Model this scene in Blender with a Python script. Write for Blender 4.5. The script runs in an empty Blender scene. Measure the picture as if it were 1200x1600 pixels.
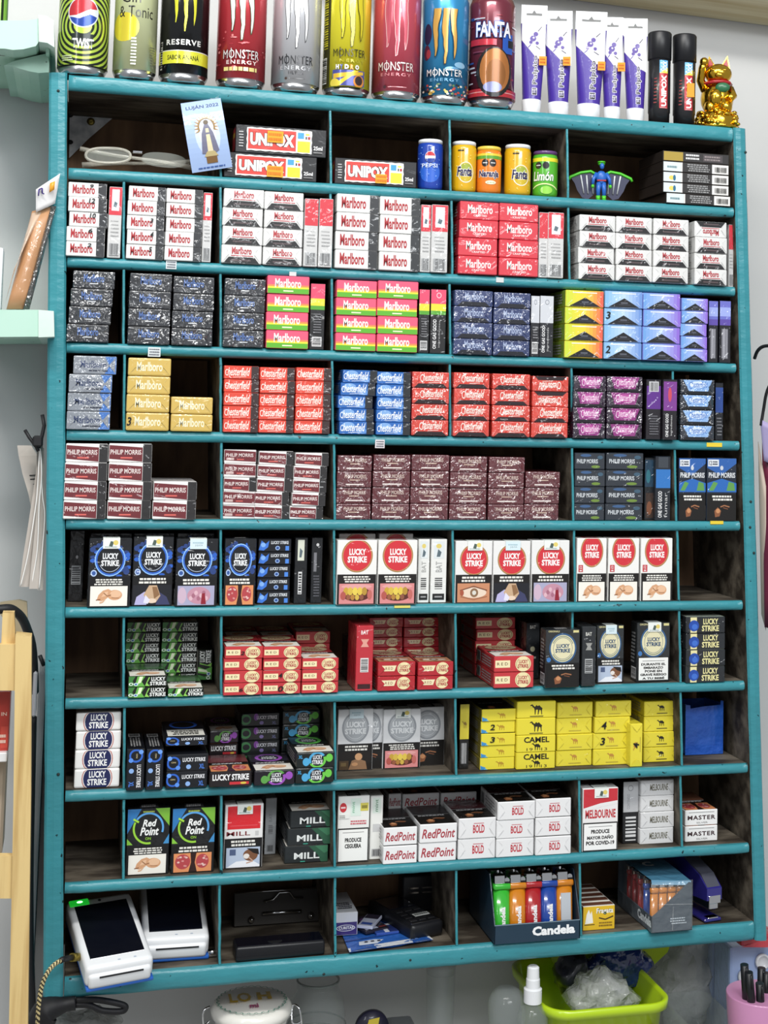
import bpy, bmesh, math, random
from mathutils import Vector, Matrix
from mathutils.geometry import tessellate_polygon
random.seed(7)
SC = bpy.context.scene
COL = SC.collection
ZO = 1.98                      # height of the rack's top edge above the floor
# ------------------------------------------------------------------ camera
F = 2227.73
PX, PY = 600 + 108.26, 800 - 325.72
CM = ((0.966332, -0.256291, 0.022742), (0.040894, 0.065723, -0.997), (0.254028, 0.964363, 0.073991))
CC = Vector((0.02361, -1.74981, -0.37093 + ZO))
cam = bpy.data.cameras.new('camera')
cam.sensor_fit = 'VERTICAL'
cam.sensor_height = 24
cam.lens = F / 1600 * 24
cam.shift_x = -(PX - 600) / 1600
cam.shift_y = (PY - 800) / 1600
cam.clip_start = .05
co = bpy.data.objects.new('camera', cam)
COL.objects.link(co)
r, d, f = [Vector(v) for v in CM]
co.matrix_world = Matrix(((r.x, -d.x, -f.x, CC.x), (r.y, -d.y, -f.y, CC.y), (r.z, -d.z, -f.z, CC.z), (0, 0, 0, 1)))
SC.camera = co
SC.view_settings.view_transform = 'Standard'
SC.view_settings.look = 'None'
SC.view_settings.gamma = 1
SC.view_settings.use_curve_mapping = False
SC.view_settings.exposure = -0.12
# ------------------------------------------------------------------ world and lamps
w = bpy.data.worlds.new('shop_light')
w.use_nodes = True
w.node_tree.nodes['Background'].inputs[0].default_value = (.93, .96, 1, 1)
w.node_tree.nodes['Background'].inputs[1].default_value = .42
SC.world = w
def area(name, loc, tgt, sx, sy, e, col=(1, 1, 1)):
    l = bpy.data.lights.new(name, 'AREA'); l.shape = 'RECTANGLE'; l.size = sx; l.size_y = sy; l.energy = e; l.color = col
    o = bpy.data.objects.new(name, l); COL.objects.link(o); o.location = loc
    o.rotation_euler = (Vector(tgt) - Vector(loc)).to_track_quat('-Z', 'Y').to_euler()
    return o
area('ceiling_tube_lamp', (-.1, -1.45, ZO + 1.35), (.35, .1, ZO - .5), 1.4, .22, 50, (1, .985, .95))
area('ceiling_tube_lamp', (.9, -2.6, ZO + 1.0), (.45, .1, ZO - .6), 1.3, .2, 20, (.95, .98, 1))
area('ceiling_tube_lamp', (-1.4, -2.4, ZO + .9), (.4, .1, ZO - .6), .2, 1.2, 12, (.95, .98, 1))

area('soft_fill_light', (.8, -3.0, ZO + 1.15), (.45, 0, ZO - .5), 1.8, .9, 34, (.96, .98, 1))  # broad fill light added to brighten the rack interior, not an actual fixture

def ray(u, v):
    return (Vector(CM[0]) * ((u - PX) / F) + Vector(CM[1]) * ((v - PY) / F) + Vector(CM[2]))
def at(u, v, y=0.0):           # the point of the plane Y=y seen at a pixel
    dd = ray(u, v); return CC + dd * ((y - CC.y) / dd.y)
def atz(u, v, z):
    dd = ray(u, v); return CC + dd * ((z - CC.z) / dd.z)
# ------------------------------------------------------------------ colours and materials
def lin(h):
    if not isinstance(h, str): return tuple(h)
    h = h.lstrip('#')
    if len(h) == 3: h = ''.join(q * 2 for q in h)
    o = []
    for i in (0, 2, 4):
        c = int(h[i:i + 2], 16) / 255
        o.append(c / 12.92 if c <= .04045 else ((c + .055) / 1.055) ** 2.4)
    return tuple(o) + (1.0,)
def mat(name, color=None, rough=.5, metal=0, coat=0, trans=0, emit=None, es=0, ior=1.45, alpha=1):
    m = bpy.data.materials.new(name); m.use_nodes = True
    b = m.node_tree.nodes['Principled BSDF']
    if color: b.inputs['Base Color'].default_value = lin(color)
    b.inputs['Roughness'].default_value = rough
    b.inputs['Metallic'].default_value = metal
    b.inputs['Coat Weight'].default_value = coat
    b.inputs['Coat Roughness'].default_value = .06
    b.inputs['Transmission Weight'].default_value = trans
    b.inputs['IOR'].default_value = ior
    b.inputs['Alpha'].default_value = alpha
    if emit:
        b.inputs['Emission Color'].default_value = lin(emit); b.inputs['Emission Strength'].default_value = es
    return m
def nd(m, t, **k):
    n = m.node_tree.nodes.new(t)
    for a, v in k.items(): setattr(n, a, v)
    return n
def lk(m, a, b): m.node_tree.links.new(a, b)
def noise_bump(m, scale, strength, dist=.002, coat=False, detail=3, base=True, sc=(1, 1, 1)):
    b = m.node_tree.nodes['Principled BSDF']
    tc = nd(m, 'ShaderNodeTexCoord'); mp = nd(m, 'ShaderNodeMapping'); mp.inputs['Scale'].default_value = sc
    n = nd(m, 'ShaderNodeTexNoise'); n.inputs['Scale'].default_value = scale; n.inputs['Detail'].default_value = detail
    bu = nd(m, 'ShaderNodeBump'); bu.inputs['Strength'].default_value = strength; bu.inputs['Distance'].default_value = dist
    lk(m, tc.outputs['Object'], mp.inputs[0]); lk(m, mp.outputs[0], n.inputs['Vector']); lk(m, n.outputs['Fac'], bu.inputs['Height'])
    if base: lk(m, bu.outputs[0], b.inputs['Normal'])
    if coat: lk(m, bu.outputs[0], b.inputs['Coat Normal'])
    return n
def mix_noise(m, c1, c2, scale, lo, hi, detail=6, sc=(1, 1, 1), prev=None):
    """base colour = c1..c2 by noise; returns the mix node"""
    b = m.node_tree.nodes['Principled BSDF']
    tc = nd(m, 'ShaderNodeTexCoord'); mp = nd(m, 'ShaderNodeMapping'); mp.inputs['Scale'].default_value = sc
    n = nd(m, 'ShaderNodeTexNoise'); n.inputs['Scale'].default_value = scale; n.inputs['Detail'].default_value = detail
    rp = nd(m, 'ShaderNodeMapRange'); rp.inputs[1].default_value = lo; rp.inputs[2].default_value = hi
    mx = nd(m, 'ShaderNodeMix', data_type='RGBA')
    lk(m, tc.outputs['Object'], mp.inputs[0]); lk(m, mp.outputs[0], n.inputs['Vector']); lk(m, n.outputs['Fac'], rp.inputs[0]); lk(m, rp.outputs[0], mx.inputs[0])
    if prev is None: mx.inputs[6].default_value = lin(c1)
    else: lk(m, prev.outputs[2], mx.inputs[6])
    mx.inputs[7].default_value = lin(c2)
    lk(m, mx.outputs[2], b.inputs['Base Color'])
    return mx
def printed(name, rough, coat, crinkle, scale):
    m = mat(name, rough=rough, coat=coat)
    a = nd(m, 'ShaderNodeAttribute', attribute_name='Col')
    lk(m, a.outputs['Color'], m.node_tree.nodes['Principled BSDF'].inputs['Base Color'])
    if crinkle:
        b = m.node_tree.nodes['Principled BSDF']
        tc = nd(m, 'ShaderNodeTexCoord'); oi = nd(m, 'ShaderNodeObjectInfo'); ad = nd(m, 'ShaderNodeVectorMath', operation='ADD')
        lk(m, tc.outputs['Object'], ad.inputs[0]); 
        ml = nd(m, 'ShaderNodeMath', operation='MULTIPLY'); ml.inputs[1].default_value = 3.7
        lk(m, oi.outputs['Random'], ml.inputs[0]); lk(m, ml.outputs[0], ad.inputs[1])
        n = nd(m, 'ShaderNodeTexNoise'); n.inputs['Scale'].default_value = scale; n.inputs['Detail'].default_value = 2; n.inputs['Distortion'].default_value = .8
        bu = nd(m, 'ShaderNodeBump'); bu.inputs['Strength'].default_value = crinkle; bu.inputs['Distance'].default_value = .009 if crinkle > .8 else (.005 if crinkle > .5 else .003)
        lk(m, ad.outputs[0], n.inputs['Vector']); lk(m, n.outputs['Fac'], bu.inputs['Height'])
        lk(m, bu.outputs[0], b.inputs['Coat Normal'])
        b.inputs['Coat Roughness'].default_value = .1
        b.inputs['Coat IOR'].default_value = 2.0 if crinkle > .8 else 1.5
    return m
CARD = printed('printed_card', .45, .35, .25, 60)
CELLO = printed('cellophane_wrapped_card', .4, .8, .8, 62)
FOIL = printed('crinkled_foil_wrap', .38, 1.0, 1.0, 95)
TIN = printed('printed_can', .28, .5, 0, 1)
TIN.node_tree.nodes['Principled BSDF'].inputs['Metallic'].default_value = .35
PAPER = printed('printed_paper', .7, 0, 0, 1)
STEEL = mat('bare_aluminium', '#C4C6C8', .25, 1)
# teal enamel paint, hand brushed, chipped
TEAL = mat('teal_enamel_paint', '#35858F', .33)
mx = mix_noise(TEAL, '#3A8D98', '#3B858F', 9, .35, .7, 4)
mx = mix_noise(TEAL, None, '#10272B', 130, .70, .74, 2, (1, 1, 1), mx)
noise_bump(TEAL, 60, .55, .0035, detail=4, sc=(.45, 1, 1))
WOOD = mat('dusty_old_wood', '#4B3D2E', .75)
mx = mix_noise(WOOD, '#30281F', '#7A7163', 14, .4, .75, 8, (1, 3, 3))
noise_bump(WOOD, 90, .4, .002, sc=(.3, 1, 1))
BACKW = mat('brown_back_panel', '#5A4230', .7)
mix_noise(BACKW, '#5E4531', '#8A6A4C', 9, .3, .75, 8, (5, 1, 1))
MINT = mat('mint_paint', '#A9CDBB', .5)
mx = mix_noise(MINT, '#A3CAB6', '#B4D6C6', 6, .4, .6)
mix_noise(MINT, None, '#3B3A2E', 55, .68, .71, 3, (1, 1, 1), mx)
MINTW = mat('worn_mint_white_paint', '#C4D9CE', .5)
mx = mix_noise(MINTW, '#BFD6CA', '#CFE0D7', 12, .4, .6)
mix_noise(MINTW, None, '#3B3A2E', 70, .68, .71, 3, (1, 1, 1), mx)
WALL = mat('painted_wall', '#C4C4C3', .6)
mix_noise(WALL, '#C2C3C2', '#CBCBC9', 2.2, .35, .7)
noise_bump(WALL, 120, .12, .001)
PINE = mat('pine_wood', '#D9BC7F', .6)
mx = mix_noise(PINE, '#DCC084', '#A98146', 6, .46, .74, 8, (13, 13, .7))
mix_noise(PINE, None, '#5E4526', 30, .72, .78, 2, (1, 1, .3), mx)
noise_bump(PINE, 60, .3, .002, sc=(3, 3, .4))
GALV = mat('galvanised_steel', '#C5C9CC', .45, .0)
mix_noise(GALV, '#B4BABF', '#EDEFF1', 70, .35, .65, 3)
WHITEP = mat('white_plastic', '#E6E8EA', .3, coat=.3)
BLACKP = mat('black_plastic', '#15161A', .4)
RUBBER = mat('black_rubber', '#17171A', .55)
BLUEP = mat('blue_plastic', '#2A62B8', .35)
GLASS = mat('clear_glass', '#F4F8F6', .03, trans=1, ior=1.45)
CLEARP = mat('clear_plastic', '#B4BCBA', .12, trans=.2, ior=1.3, coat=1, alpha=.27)
FILM = mat('clear_film', '#F2F5F5', .1, trans=.0, coat=1, alpha=.10)
noise_bump(FILM, 60, 1.0, .006, coat=True)
CHROME = mat('chrome', '#D9DADC', .12, 1)
GOLDM = mat('polished_gold', '#E2B33A', .16, 1)
noise_bump(GOLDM, 95, .35, .002)
SCREEN = mat('dark_glass_screen', '#0B0E18', .12, coat=1)
# ------------------------------------------------------------------ object helpers
def setp(o, label=None, cat=None, group=None, kind=None):
    if label: o['label'] = label
    if cat: o['category'] = cat
    if group: o['group'] = group
    if kind: o['kind'] = kind
    return o
def link(name, mesh, parent=None, label=None, cat=None, group=None, kind=None):
    o = bpy.data.objects.new(name, mesh); COL.objects.link(o)
    if parent: o.parent = parent
    return setp(o, label, cat, group, kind)
def empty(name, loc, label, cat, group=None, rot=(0, 0, 0)):
    o = bpy.data.objects.new(name, None); o.empty_display_size = .02; COL.objects.link(o); o.location = loc; o.rotation_euler = rot
    return setp(o, label, cat, group)
class MB:
    """collects geometry; .mesh() makes one mesh; colours in face-corner attribute Col"""
    def __init__(s): s.v = []; s.f = []; s.c = []; s.m = []; s.sm = []
    def add(s, vs, fs, c='#FFFFFF', mi=0, smooth=False):
        k = len(s.v); s.v += [tuple(a) for a in vs]
        cl = lin(c) if isinstance(c, str) else c
        for q in fs: s.f.append([i + k for i in q]); s.c.append(cl); s.m.append(mi); s.sm.append(smooth)
    def box(s, x0, y0, z0, x1, y1, z1, c='#FFFFFF', mi=0, cols=None):
        vs = [(x0, y0, z0), (x1, y0, z0), (x1, y1, z0), (x0, y1, z0), (x0, y0, z1), (x1, y0, z1), (x1, y1, z1), (x0, y1, z1)]
        names = ('front', 'right', 'back', 'left', 'top', 'bottom')
        for nme, q in zip(names, ((0, 1, 5, 4), (1, 2, 6, 5), (2, 3, 7, 6), (3, 0, 4, 7), (4, 5, 6, 7), (3, 2, 1, 0))):
            s.add([vs[i] for i in q], [(0, 1, 2, 3)], (cols or {}).get(nme, c), mi)
    def bev(s, x0, y0, z0, x1, y1, z1, b=.0006, seg=1, c='#FFFFFF', mi=0, cols=None, smooth=False, M=None):
        bm = bmesh.new(); bmesh.ops.create_cube(bm, size=1)
        for v in bm.verts: v.co = Vector(((x0 + x1) / 2 + v.co.x * (x1 - x0), (y0 + y1) / 2 + v.co.y * (y1 - y0), (z0 + z1) / 2 + v.co.z * (z1 - z0)))
        if b: bmesh.ops.bevel(bm, geom=bm.edges[:], offset=b, segments=seg, affect='EDGES', profile=.6)
        bm.normal_update(); bm.verts.index_update(); k = len(s.v)
        for v in bm.verts: s.v.append(tuple(M @ v.co if M else v.co))
        for q in bm.faces:
            s.f.append([v.index + k for v in q.verts]); n = q.normal; cc = c
            if cols:
                a = max(range(3), key=lambda i: abs(n[i]))
                cc = cols.get((('left', 'right'), ('front', 'back'), ('bottom', 'top'))[a][n[a] > 0], c)
            s.c.append(lin(cc)); s.m.append(mi); s.sm.append(smooth)
        bm.free()
    def lathe(s, prof, cx=0, cy=0, n=32, c='#FFFFFF', mi=0, smooth=True, closed=False, rot=None):
        """prof: (r,z[,color]) from bottom to top, around the z axis"""
        k = len(s.v); P = len(prof)
        for p in prof:
            for j in range(n):
                a = 2 * math.pi * j / n; q = Vector((cx + p[0] * math.cos(a), cy + p[0] * math.sin(a), p[1]))
                s.v.append(tuple(rot @ q if rot else q))
        for i in range(P - 1):
            cc = lin(prof[i][2]) if len(prof[i]) > 2 else (lin(c) if isinstance(c, str) else c)
            for j in range(n):
                s.f.append([k + i * n + j, k + i * n + (j + 1) % n, k + (i + 1) * n + (j + 1) % n, k + (i + 1) * n + j]); s.c.append(cc); s.m.append(mi); s.sm.append(smooth)
        for i, fl in ((0, 1), (P - 1, 0)):
            if prof[i][0] > 1e-5 and not closed:
                q = [k + i * n + j for j in range(n)]
                s.f.append(q[::-1] if fl else q); s.c.append(lin(prof[i][2]) if len(prof[i]) > 2 else (lin(c) if isinstance(c, str) else c)); s.m.append(mi); s.sm.append(False)
    def tube(s, pts, r, n=8, c='#FFFFFF', mi=0, cap=True, smooth=True):
        pts = [Vector(p) for p in pts]; k = len(s.v); up = Vector((0, 0, 1)); N = len(pts)
        rs = [r[min(len(r) - 1, int(q_ * len(r) / N))] for q_ in range(N)] if isinstance(r, (list, tuple)) else [r] * N
        pu = None
        for i, p in enumerate(pts):
            t = (pts[min(i + 1, N - 1)] - pts[max(i - 1, 0)]).normalized()
            if pu is None: pu = up if abs(t.z) < .9 else Vector((1, 0, 0))
            a = pu - t * pu.dot(t); a.normalize(); b = t.cross(a); pu = a
            for j in range(n):
                an = 2 * math.pi * j / n; s.v.append(tuple(p + (a * math.cos(an) + b * math.sin(an)) * rs[i]))
        cc = lin(c) if isinstance(c, str) else c
        for i in range(N - 1):
            for j in range(n): s.f.append([k + i * n + j, k + i * n + (j + 1) % n, k + (i + 1) * n + (j + 1) % n, k + (i + 1) * n + j]); s.c.append(cc); s.m.append(mi); s.sm.append(smooth)
        if cap:
            s.f.append([k + j for j in range(n)][::-1]); s.c.append(cc); s.m.append(mi); s.sm.append(False)
            s.f.append([k + (N - 1) * n + j for j in range(n)]); s.c.append(cc); s.m.append(mi); s.sm.append(False)
    def prism(s, poly, o, U, V, N, t, c='#FFFFFF', mi=0, sc=.001):
        """extruded 2D outline (mm) at origin o with axes U,V; thickness t (m) along N"""
        U, V, N, o = Vector(U), Vector(V), Vector(N), Vector(o); n = len(poly)
        a = [o + U * (x * sc) + V * (y * sc) for x, y in poly]; b = [p + N * t for p in a]
        s.add(a + b, [list(range(n, 2 * n)), list(range(n))[::-1]] + [[i, (i + 1) % n, (i + 1) % n + n, i + n] for i in range(n)], c, mi)
    def blob(s, c0, r, c='#FFFFFF', mi=0, n=16, m=10, M=None):
        k = len(s.v); c0 = Vector(c0); r = r if isinstance(r, (tuple, list)) else (r, r, r)
        for i in range(m + 1):
            for j in range(n):
                a, b = math.pi * i / m, 2 * math.pi * j / n
                q = Vector((r[0] * math.sin(a) * math.cos(b), r[1] * math.sin(a) * math.sin(b), -r[2] * math.cos(a)))
                s.v.append(tuple(c0 + (M @ q if M else q)))
        cc = lin(c) if isinstance(c, str) else c
        for i in range(m):
            for j in range(n): s.f.append([k + i * n + j, k + i * n + (j + 1) % n, k + (i + 1) * n + (j + 1) % n, k + (i + 1) * n + j]); s.c.append(cc); s.m.append(mi); s.sm.append(True)
    def mesh(s, name, mats, merge=False):
        me = bpy.data.meshes.new(name); me.from_pydata(s.v, [], s.f)
        for m_ in (mats if isinstance(mats, (list, tuple)) else [mats]): me.materials.append(m_)
        me.polygons.foreach_set('material_index', s.m); me.polygons.foreach_set('use_smooth', s.sm)
        at_ = me.color_attributes.new('Col', 'FLOAT_COLOR', 'CORNER')
        buf = []
        for q, cc in zip(s.f, s.c): buf += list(cc) * len(q)
        at_.data.foreach_set('color', buf)
        me.update()
        return me
    def obj(s, name, mats, parent=None, **k): return link(name, s.mesh(name, mats), parent, **k)
# ------------------------------------------------------------------ printing on surfaces
_tc = {}
def text_geom(t, bold=0, it=0, sp=1.0):
    key = (t, bold, it, sp)
    if key in _tc: return _tc[key]
    cu = bpy.data.curves.new('txt', 'FONT'); cu.body = t; cu.size = 1; cu.resolution_u = 2; cu.offset = bold; cu.shear = it; cu.space_character = sp; cu.fill_mode = 'FRONT'; cu.space_line = .85; cu.align_x = 'CENTER'
    ob = bpy.data.objects.new('txt', cu); me = bpy.data.meshes.new_from_object(ob)
    vs = [(v.co.x, v.co.y) for v in me.vertices]; fs = [list(p.vertices) for p in me.polygons]
    # keep one side only, pointing up
    out = []
    for q in fs:
        ar = sum(vs[q[i]][0] * vs[q[(i + 1) % len(q)]][1] - vs[q[(i + 1) % len(q)]][0] * vs[q[i]][1] for i in range(len(q)))
        out.append(q if ar > 0 else q[::-1])
    x0 = min(a for a, b in vs); x1 = max(a for a, b in vs); y0 = min(b for a, b in vs); y1 = max(b for a, b in vs)
    vs = [((a - x0) / (x1 - x0), (b - y0) / (y1 - y0)) for a, b in vs]
    bpy.data.objects.remove(ob); bpy.data.curves.remove(cu); bpy.data.meshes.remove(me)
    _tc[key] = (vs, out); return _tc[key]
# every op returns a list of (verts2d, faces, colour)
def R(x0, y0, x1, y1, c): return [([(x0, y0), (x1, y0), (x1, y1), (x0, y1)], [(0, 1, 2, 3)], c)]
def PO(pts, c):
    ar = sum(pts[i][0] * pts[(i + 1) % len(pts)][1] - pts[(i + 1) % len(pts)][0] * pts[i][1] for i in range(len(pts)))
    p = list(pts) if ar > 0 else list(pts)[::-1]
    if len(p) < 5: return [(p, [tuple(range(len(p)))], c)]
    tr = tessellate_polygon([[Vector((a, b, 0)) for a, b in p]])
    o = []
    for q in tr:
        a, b, d_ = [p[i] for i in q]
        o.append(tuple(q) if (b[0] - a[0]) * (d_[1] - a[1]) - (d_[0] - a[0]) * (b[1] - a[1]) > 0 else tuple(q)[::-1])
    return [(p, o, c)]
def EL(x, y, rx, ry, c, n=22, a0=0, rot=0):
    cr, sr = math.cos(rot), math.sin(rot); p = []
    for i in range(n):
        a = 2 * math.pi * i / n; u, v = rx * math.cos(a), ry * math.sin(a); p.append((x + u * cr - v * sr, y + u * sr + v * cr))
    return [(p, [tuple(range(n))], c)]
def CI(x, y, r_, c, n=24): return EL(x, y, r_, r_, c, n)
def RG(x, y, r0, r1, c, n=28, a0=0, a1=2 * math.pi, k=1.0):
    p = []; f_ = []
    for i in range(n + 1):
        a = a0 + (a1 - a0) * i / n; p += [(x + r0 * math.cos(a), y + r0 * k * math.sin(a)), (x + r1 * math.cos(a), y + r1 * k * math.sin(a))]
        if i: f_.append((2 * i - 2, 2 * i - 1, 2 * i + 1, 2 * i))
    return [(p, f_, c)]
def T(s, x0, y0, x1, y1, c, bold=.02, it=0, rot=0, sp=1.0):
    vs, fs = text_geom(s, bold, it, sp)
    if rot == 0: p = [(x0 + a * (x1 - x0), y0 + b * (y1 - y0)) for a, b in vs]
    elif rot == 1: p = [(x1 - b * (x1 - x0), y0 + a * (y1 - y0)) for a, b in vs]       # reads upward
    elif rot == -1: p = [(x0 + b * (x1 - x0), y1 - a * (y1 - y0)) for a, b in vs]      # reads downward
    else: p = [(x1 - a * (x1 - x0), y1 - b * (y1 - y0)) for a, b in vs]                # upside down
    return [(p, fs, c)]
def LN(pts, w_, c):
    o = []
    for a, b in zip(pts[:-1], pts[1:]):
        dx, dy = b[0] - a[0], b[1] - a[1]; l = math.hypot(dx, dy) or 1; nx, ny = -dy / l * w_ / 2, dx / l * w_ / 2
        o += [([(a[0] - nx, a[1] - ny), (b[0] - nx, b[1] - ny), (b[0] + nx, b[1] + ny), (a[0] + nx, a[1] + ny)], [(0, 1, 2, 3)], c)]
    return o
def flip(ops, W, H):   # the same print upside down
    return [([(W - a, H - b) for a, b in p], f_, c) for p, f_, c in ops]
def shift(ops, dx, dy, sx=1, sy=1): return [([(a * sx + dx, b * sy + dy) for a, b in p], f_, c) for p, f_, c in ops]
def clip(ops, x0, y0, x1, y1):   # keep prints inside a rectangle (moves vertices onto the border)
    return [([(min(max(a, x0), x1), min(max(b, y0), y1)) for a, b in p], f_, c) for p, f_, c in ops]
def bars(x0, y0, x1, y1, n, c, horiz=False, seed=1):
    rr = random.Random(seed); o = []; k = 0.0
    tot = (y1 - y0) if horiz else (x1 - x0)
    for i in range(n):
        wd = tot / n * rr.uniform(.25, .75); p = tot * i / n
        o += R(x0, y0 + p, x1, y0 + p + wd, c) if horiz else R(x0 + p, y0, x0 + p + wd, y1, c)
    return o
def tlines(x0, y0, x1, y1, n, c, fill=.55, seed=1, ragged=.25):
    """small unreadable print: n lines broken into words"""
    rr = random.Random(seed); o = []; h = (y1 - y0) / n
    for i in range(n):
        y = y1 - (i + 1) * h + h * (1 - fill) / 2; x = x0 + rr.uniform(0, ragged) * (x1 - x0) * .4; xe = x1 - rr.uniform(0, ragged) * (x1 - x0) * .4
        while x < xe:
            wd = rr.uniform(.06, .16) * (x1 - x0); o += R(x, y, min(x + wd, xe), y + h * fill, c); x += wd + .025 * (x1 - x0)
    return o
def put(mb, ops, o, U, V, N, l0=.00015, dl=.00003, mi=0, sc=.001):
    o, U, V, N = Vector(o), Vector(U), Vector(V), Vector(N); k = l0
    for p, f_, c in ops:
        mb.add([o + U * (a * sc) + V * (b * sc) + N * k for a, b in p], f_, c, mi); k += dl
def face_frame(face, W, D, H):   # metres; the thing's origin is the centre of its base
    return {'front': ((-W / 2, -D / 2, 0), (1, 0, 0), (0, 0, 1), (0, -1, 0)), 'top': ((-W / 2, -D / 2, H), (1, 0, 0), (0, 1, 0), (0, 0, 1)),
            'left': ((-W / 2, D / 2, 0), (0, -1, 0), (0, 0, 1), (-1, 0, 0)), 'right': ((W / 2, -D / 2, 0), (0, 1, 0), (0, 0, 1), (1, 0, 0)),
            'back': ((W / 2, D / 2, 0), (-1, 0, 0), (0, 0, 1), (0, 1, 0))}[face]
def wrap(mb, ops, r, z0=0.0, l0=.00018, dl=.00004, mi=0, step=3.0, cx=0, cy=0, rot=0.0, taper=None):
    """lay 2D prints (mm; u=0 faces -Y) round a cylinder of radius r (m)"""
    k = l0
    for p, f_, c in ops:
        bm = bmesh.new(); vs = [bm.verts.new((a, b, 0)) for a, b in p]
        for q in f_:
            try: bm.faces.new([vs[i] for i in q])
            except ValueError: pass
        xs = [a for a, b in p]; x0, x1 = min(xs), max(xs)
        if x1 - x0 > step:
            x = math.ceil(x0 / step) * step
            while x < x1:
                bmesh.ops.bisect_plane(bm, geom=bm.verts[:] + bm.edges[:] + bm.faces[:], plane_co=(x, 0, 0), plane_no=(1, 0, 0), dist=1e-6); x += step
        bm.verts.index_update(); out = []
        for v in bm.verts:
            an = v.co.x * .001 / r + rot; z = z0 + v.co.y * .001; rr = (taper(z) if taper else r) + k
            out.append((cx + rr * math.sin(an), cy - rr * math.cos(an), z))
        mb.add(out, [[v.index for v in q.verts] for q in bm.faces], c, mi, True); bm.free(); k += dl
# ------------------------------------------------------------------ setting
D = .165                       # inner depth of the rack
YW = D + .03                   # the wall
mb = MB(); mb.box(-1.3, YW, ZO - 1.98, 2.0, YW + .1, ZO + .9)
mb.obj('wall_back', WALL, kind='structure')
mb = MB(); mb.box(-1.3, -3.2, -.1, 2.0, YW + .1, 0)
FLOORM = mat('speckled_floor_tile', '#8A8680', .5); mix_noise(FLOORM, '#8A8680', '#75716B', 30, .4, .6)
mb.obj('floor', FLOORM, kind='structure')
CTZ = ZO - 1.27                # counter below the rack
mb = MB(); mb.bev(-1.3, -.36, CTZ - .03, 2.0, YW - .001, CTZ, .003)
CTM = mat('grey_counter_laminate', '#A7A8A6', .35)
mb.obj('trim_1', CTM, kind='structure')
mb = MB(); mb.box(-1.3, -.30, 0, 2.0, YW - .001, CTZ - .031); mb.obj('trim_2', WALL, kind='structure')
# pale wooden ledge above, running out of the top right corner
LEDGE = mat('varnished_pine_ledge', '#D8CDA6', .5); mix_noise(LEDGE, '#DDD3B0', '#BCA877', 5, .4, .7, 8, (.4, 9, 9)); 
a, b = at(800, -12, YW), at(1240, 46, YW)
mb = MB(); V_ = [(-.4, 0), (1.6, 0)]
zl = lambda x: a.z + (b.z - a.z) * (x - a.x) / (b.x - a.x)
for x0, x1 in ((.3, 1.9),):
    P = []
    for y, dz in ((YW - .002, 0), (YW - .10, .012), (YW - .10, .034), (YW - .14, .040), (YW - .14, .075), (YW - .002, .075)):
        P.append((y, dz))
    n = len(P); mb.add([(x0, y, zl(x0) + z) for y, z in P] + [(x1, y, zl(x1) + z) for y, z in P], [[i, (i + 1) % n, (i + 1) % n + n, i + n] for i in range(n)] + [list(range(n))[::-1], list(range(n, 2 * n))])
mb.obj('trim_3', LEDGE, kind='structure')
# ------------------------------------------------------------------ the teal rack
BL = [(105, 140), (105, 278), (103, 417), (102, 551), (102, 688), (101, 828), (100, 967), (100, 1110), (100, 1255), (99, 1399), (98, 1562)]
BR = [(1147, 221), (1148, 339), (1150, 463), (1152, 583), (1157, 704.5), (1158, 830), (1162, 954), (1165, 1080), (1170, 1209), (1172, 1334), (1180, 1470)]
TH = .0128
class Ln:
    def __init__(s, a, b, x0=None): s.a, s.b = a, b
    def z(s, x): return s.a.z + (s.b.z - s.a.z) * (x - s.a.x) / (s.b.x - s.a.x)
bot = [Ln(at(*l), at(*r_)) for l, r_ in zip(BL, BR)]
rack = empty('display_rack', (.45, 0, ZO - 1.06), 'big teal painted wooden pigeonhole rack on the wall, full of cigarette packs', 'rack')
RI = Matrix.Translation(rack.location).inverted()
def rk(mb, name, mats, **k):
    me = mb.mesh(name, mats); me.transform(RI); return link(name, me, rack, **k)
def post(uTo, uTi, uBi, uBo, name):
    p = [at(*q) for q in (uTo, uTi, uBi, uBo)]
    mb = MB(); N = 26; W_ = 5
    rr = random.Random(3); g = []
    bm_pts = []
    for i in range(N + 1):
        t = i / N; a_ = p[0].lerp(p[3], t); b_ = p[1].lerp(p[2], t)
        bm_pts.append((a_, b_))
    prof = [(0, D + .012), (0, .003), (.12, .0004), (.5, -.0006), (.88, .0004), (1, .003), (1, D + .012)]
    vs = []
    for i, (a_, b_) in enumerate(bm_pts):
        for j, (s_, y) in enumerate(prof):
            q = a_.lerp(b_, s_); vs.append((q.x + (rr.uniform(-.0004, .0004) if j in (1, 5) else 0), y, q.z))
    n = len(prof)
    fs = [[i * n + j, (i + 1) * n + j, (i + 1) * n + (j + 1) % n, i * n + (j + 1) % n] for i in range(N) for j in range(n)]
    mb.add(vs, [f_[::-1] for f_ in fs] + [list(range(n)), list(range(N * n, N * n + n))[::-1]], smooth=False)
    inner = 5 if name == 'L' else 0
    for q, f_ in enumerate(mb.f):
        if q < N * n and q % n == inner: mb.m[q] = 1
    rk(mb, 'side_post', [TEAL, WOOD])
post((77, 113), (105, 113.5), (98, 1562), (67, 1563), 'L')
post((1147, 199), (1166, 201), (1199, 1470), (1180, 1470), 'R')
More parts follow.
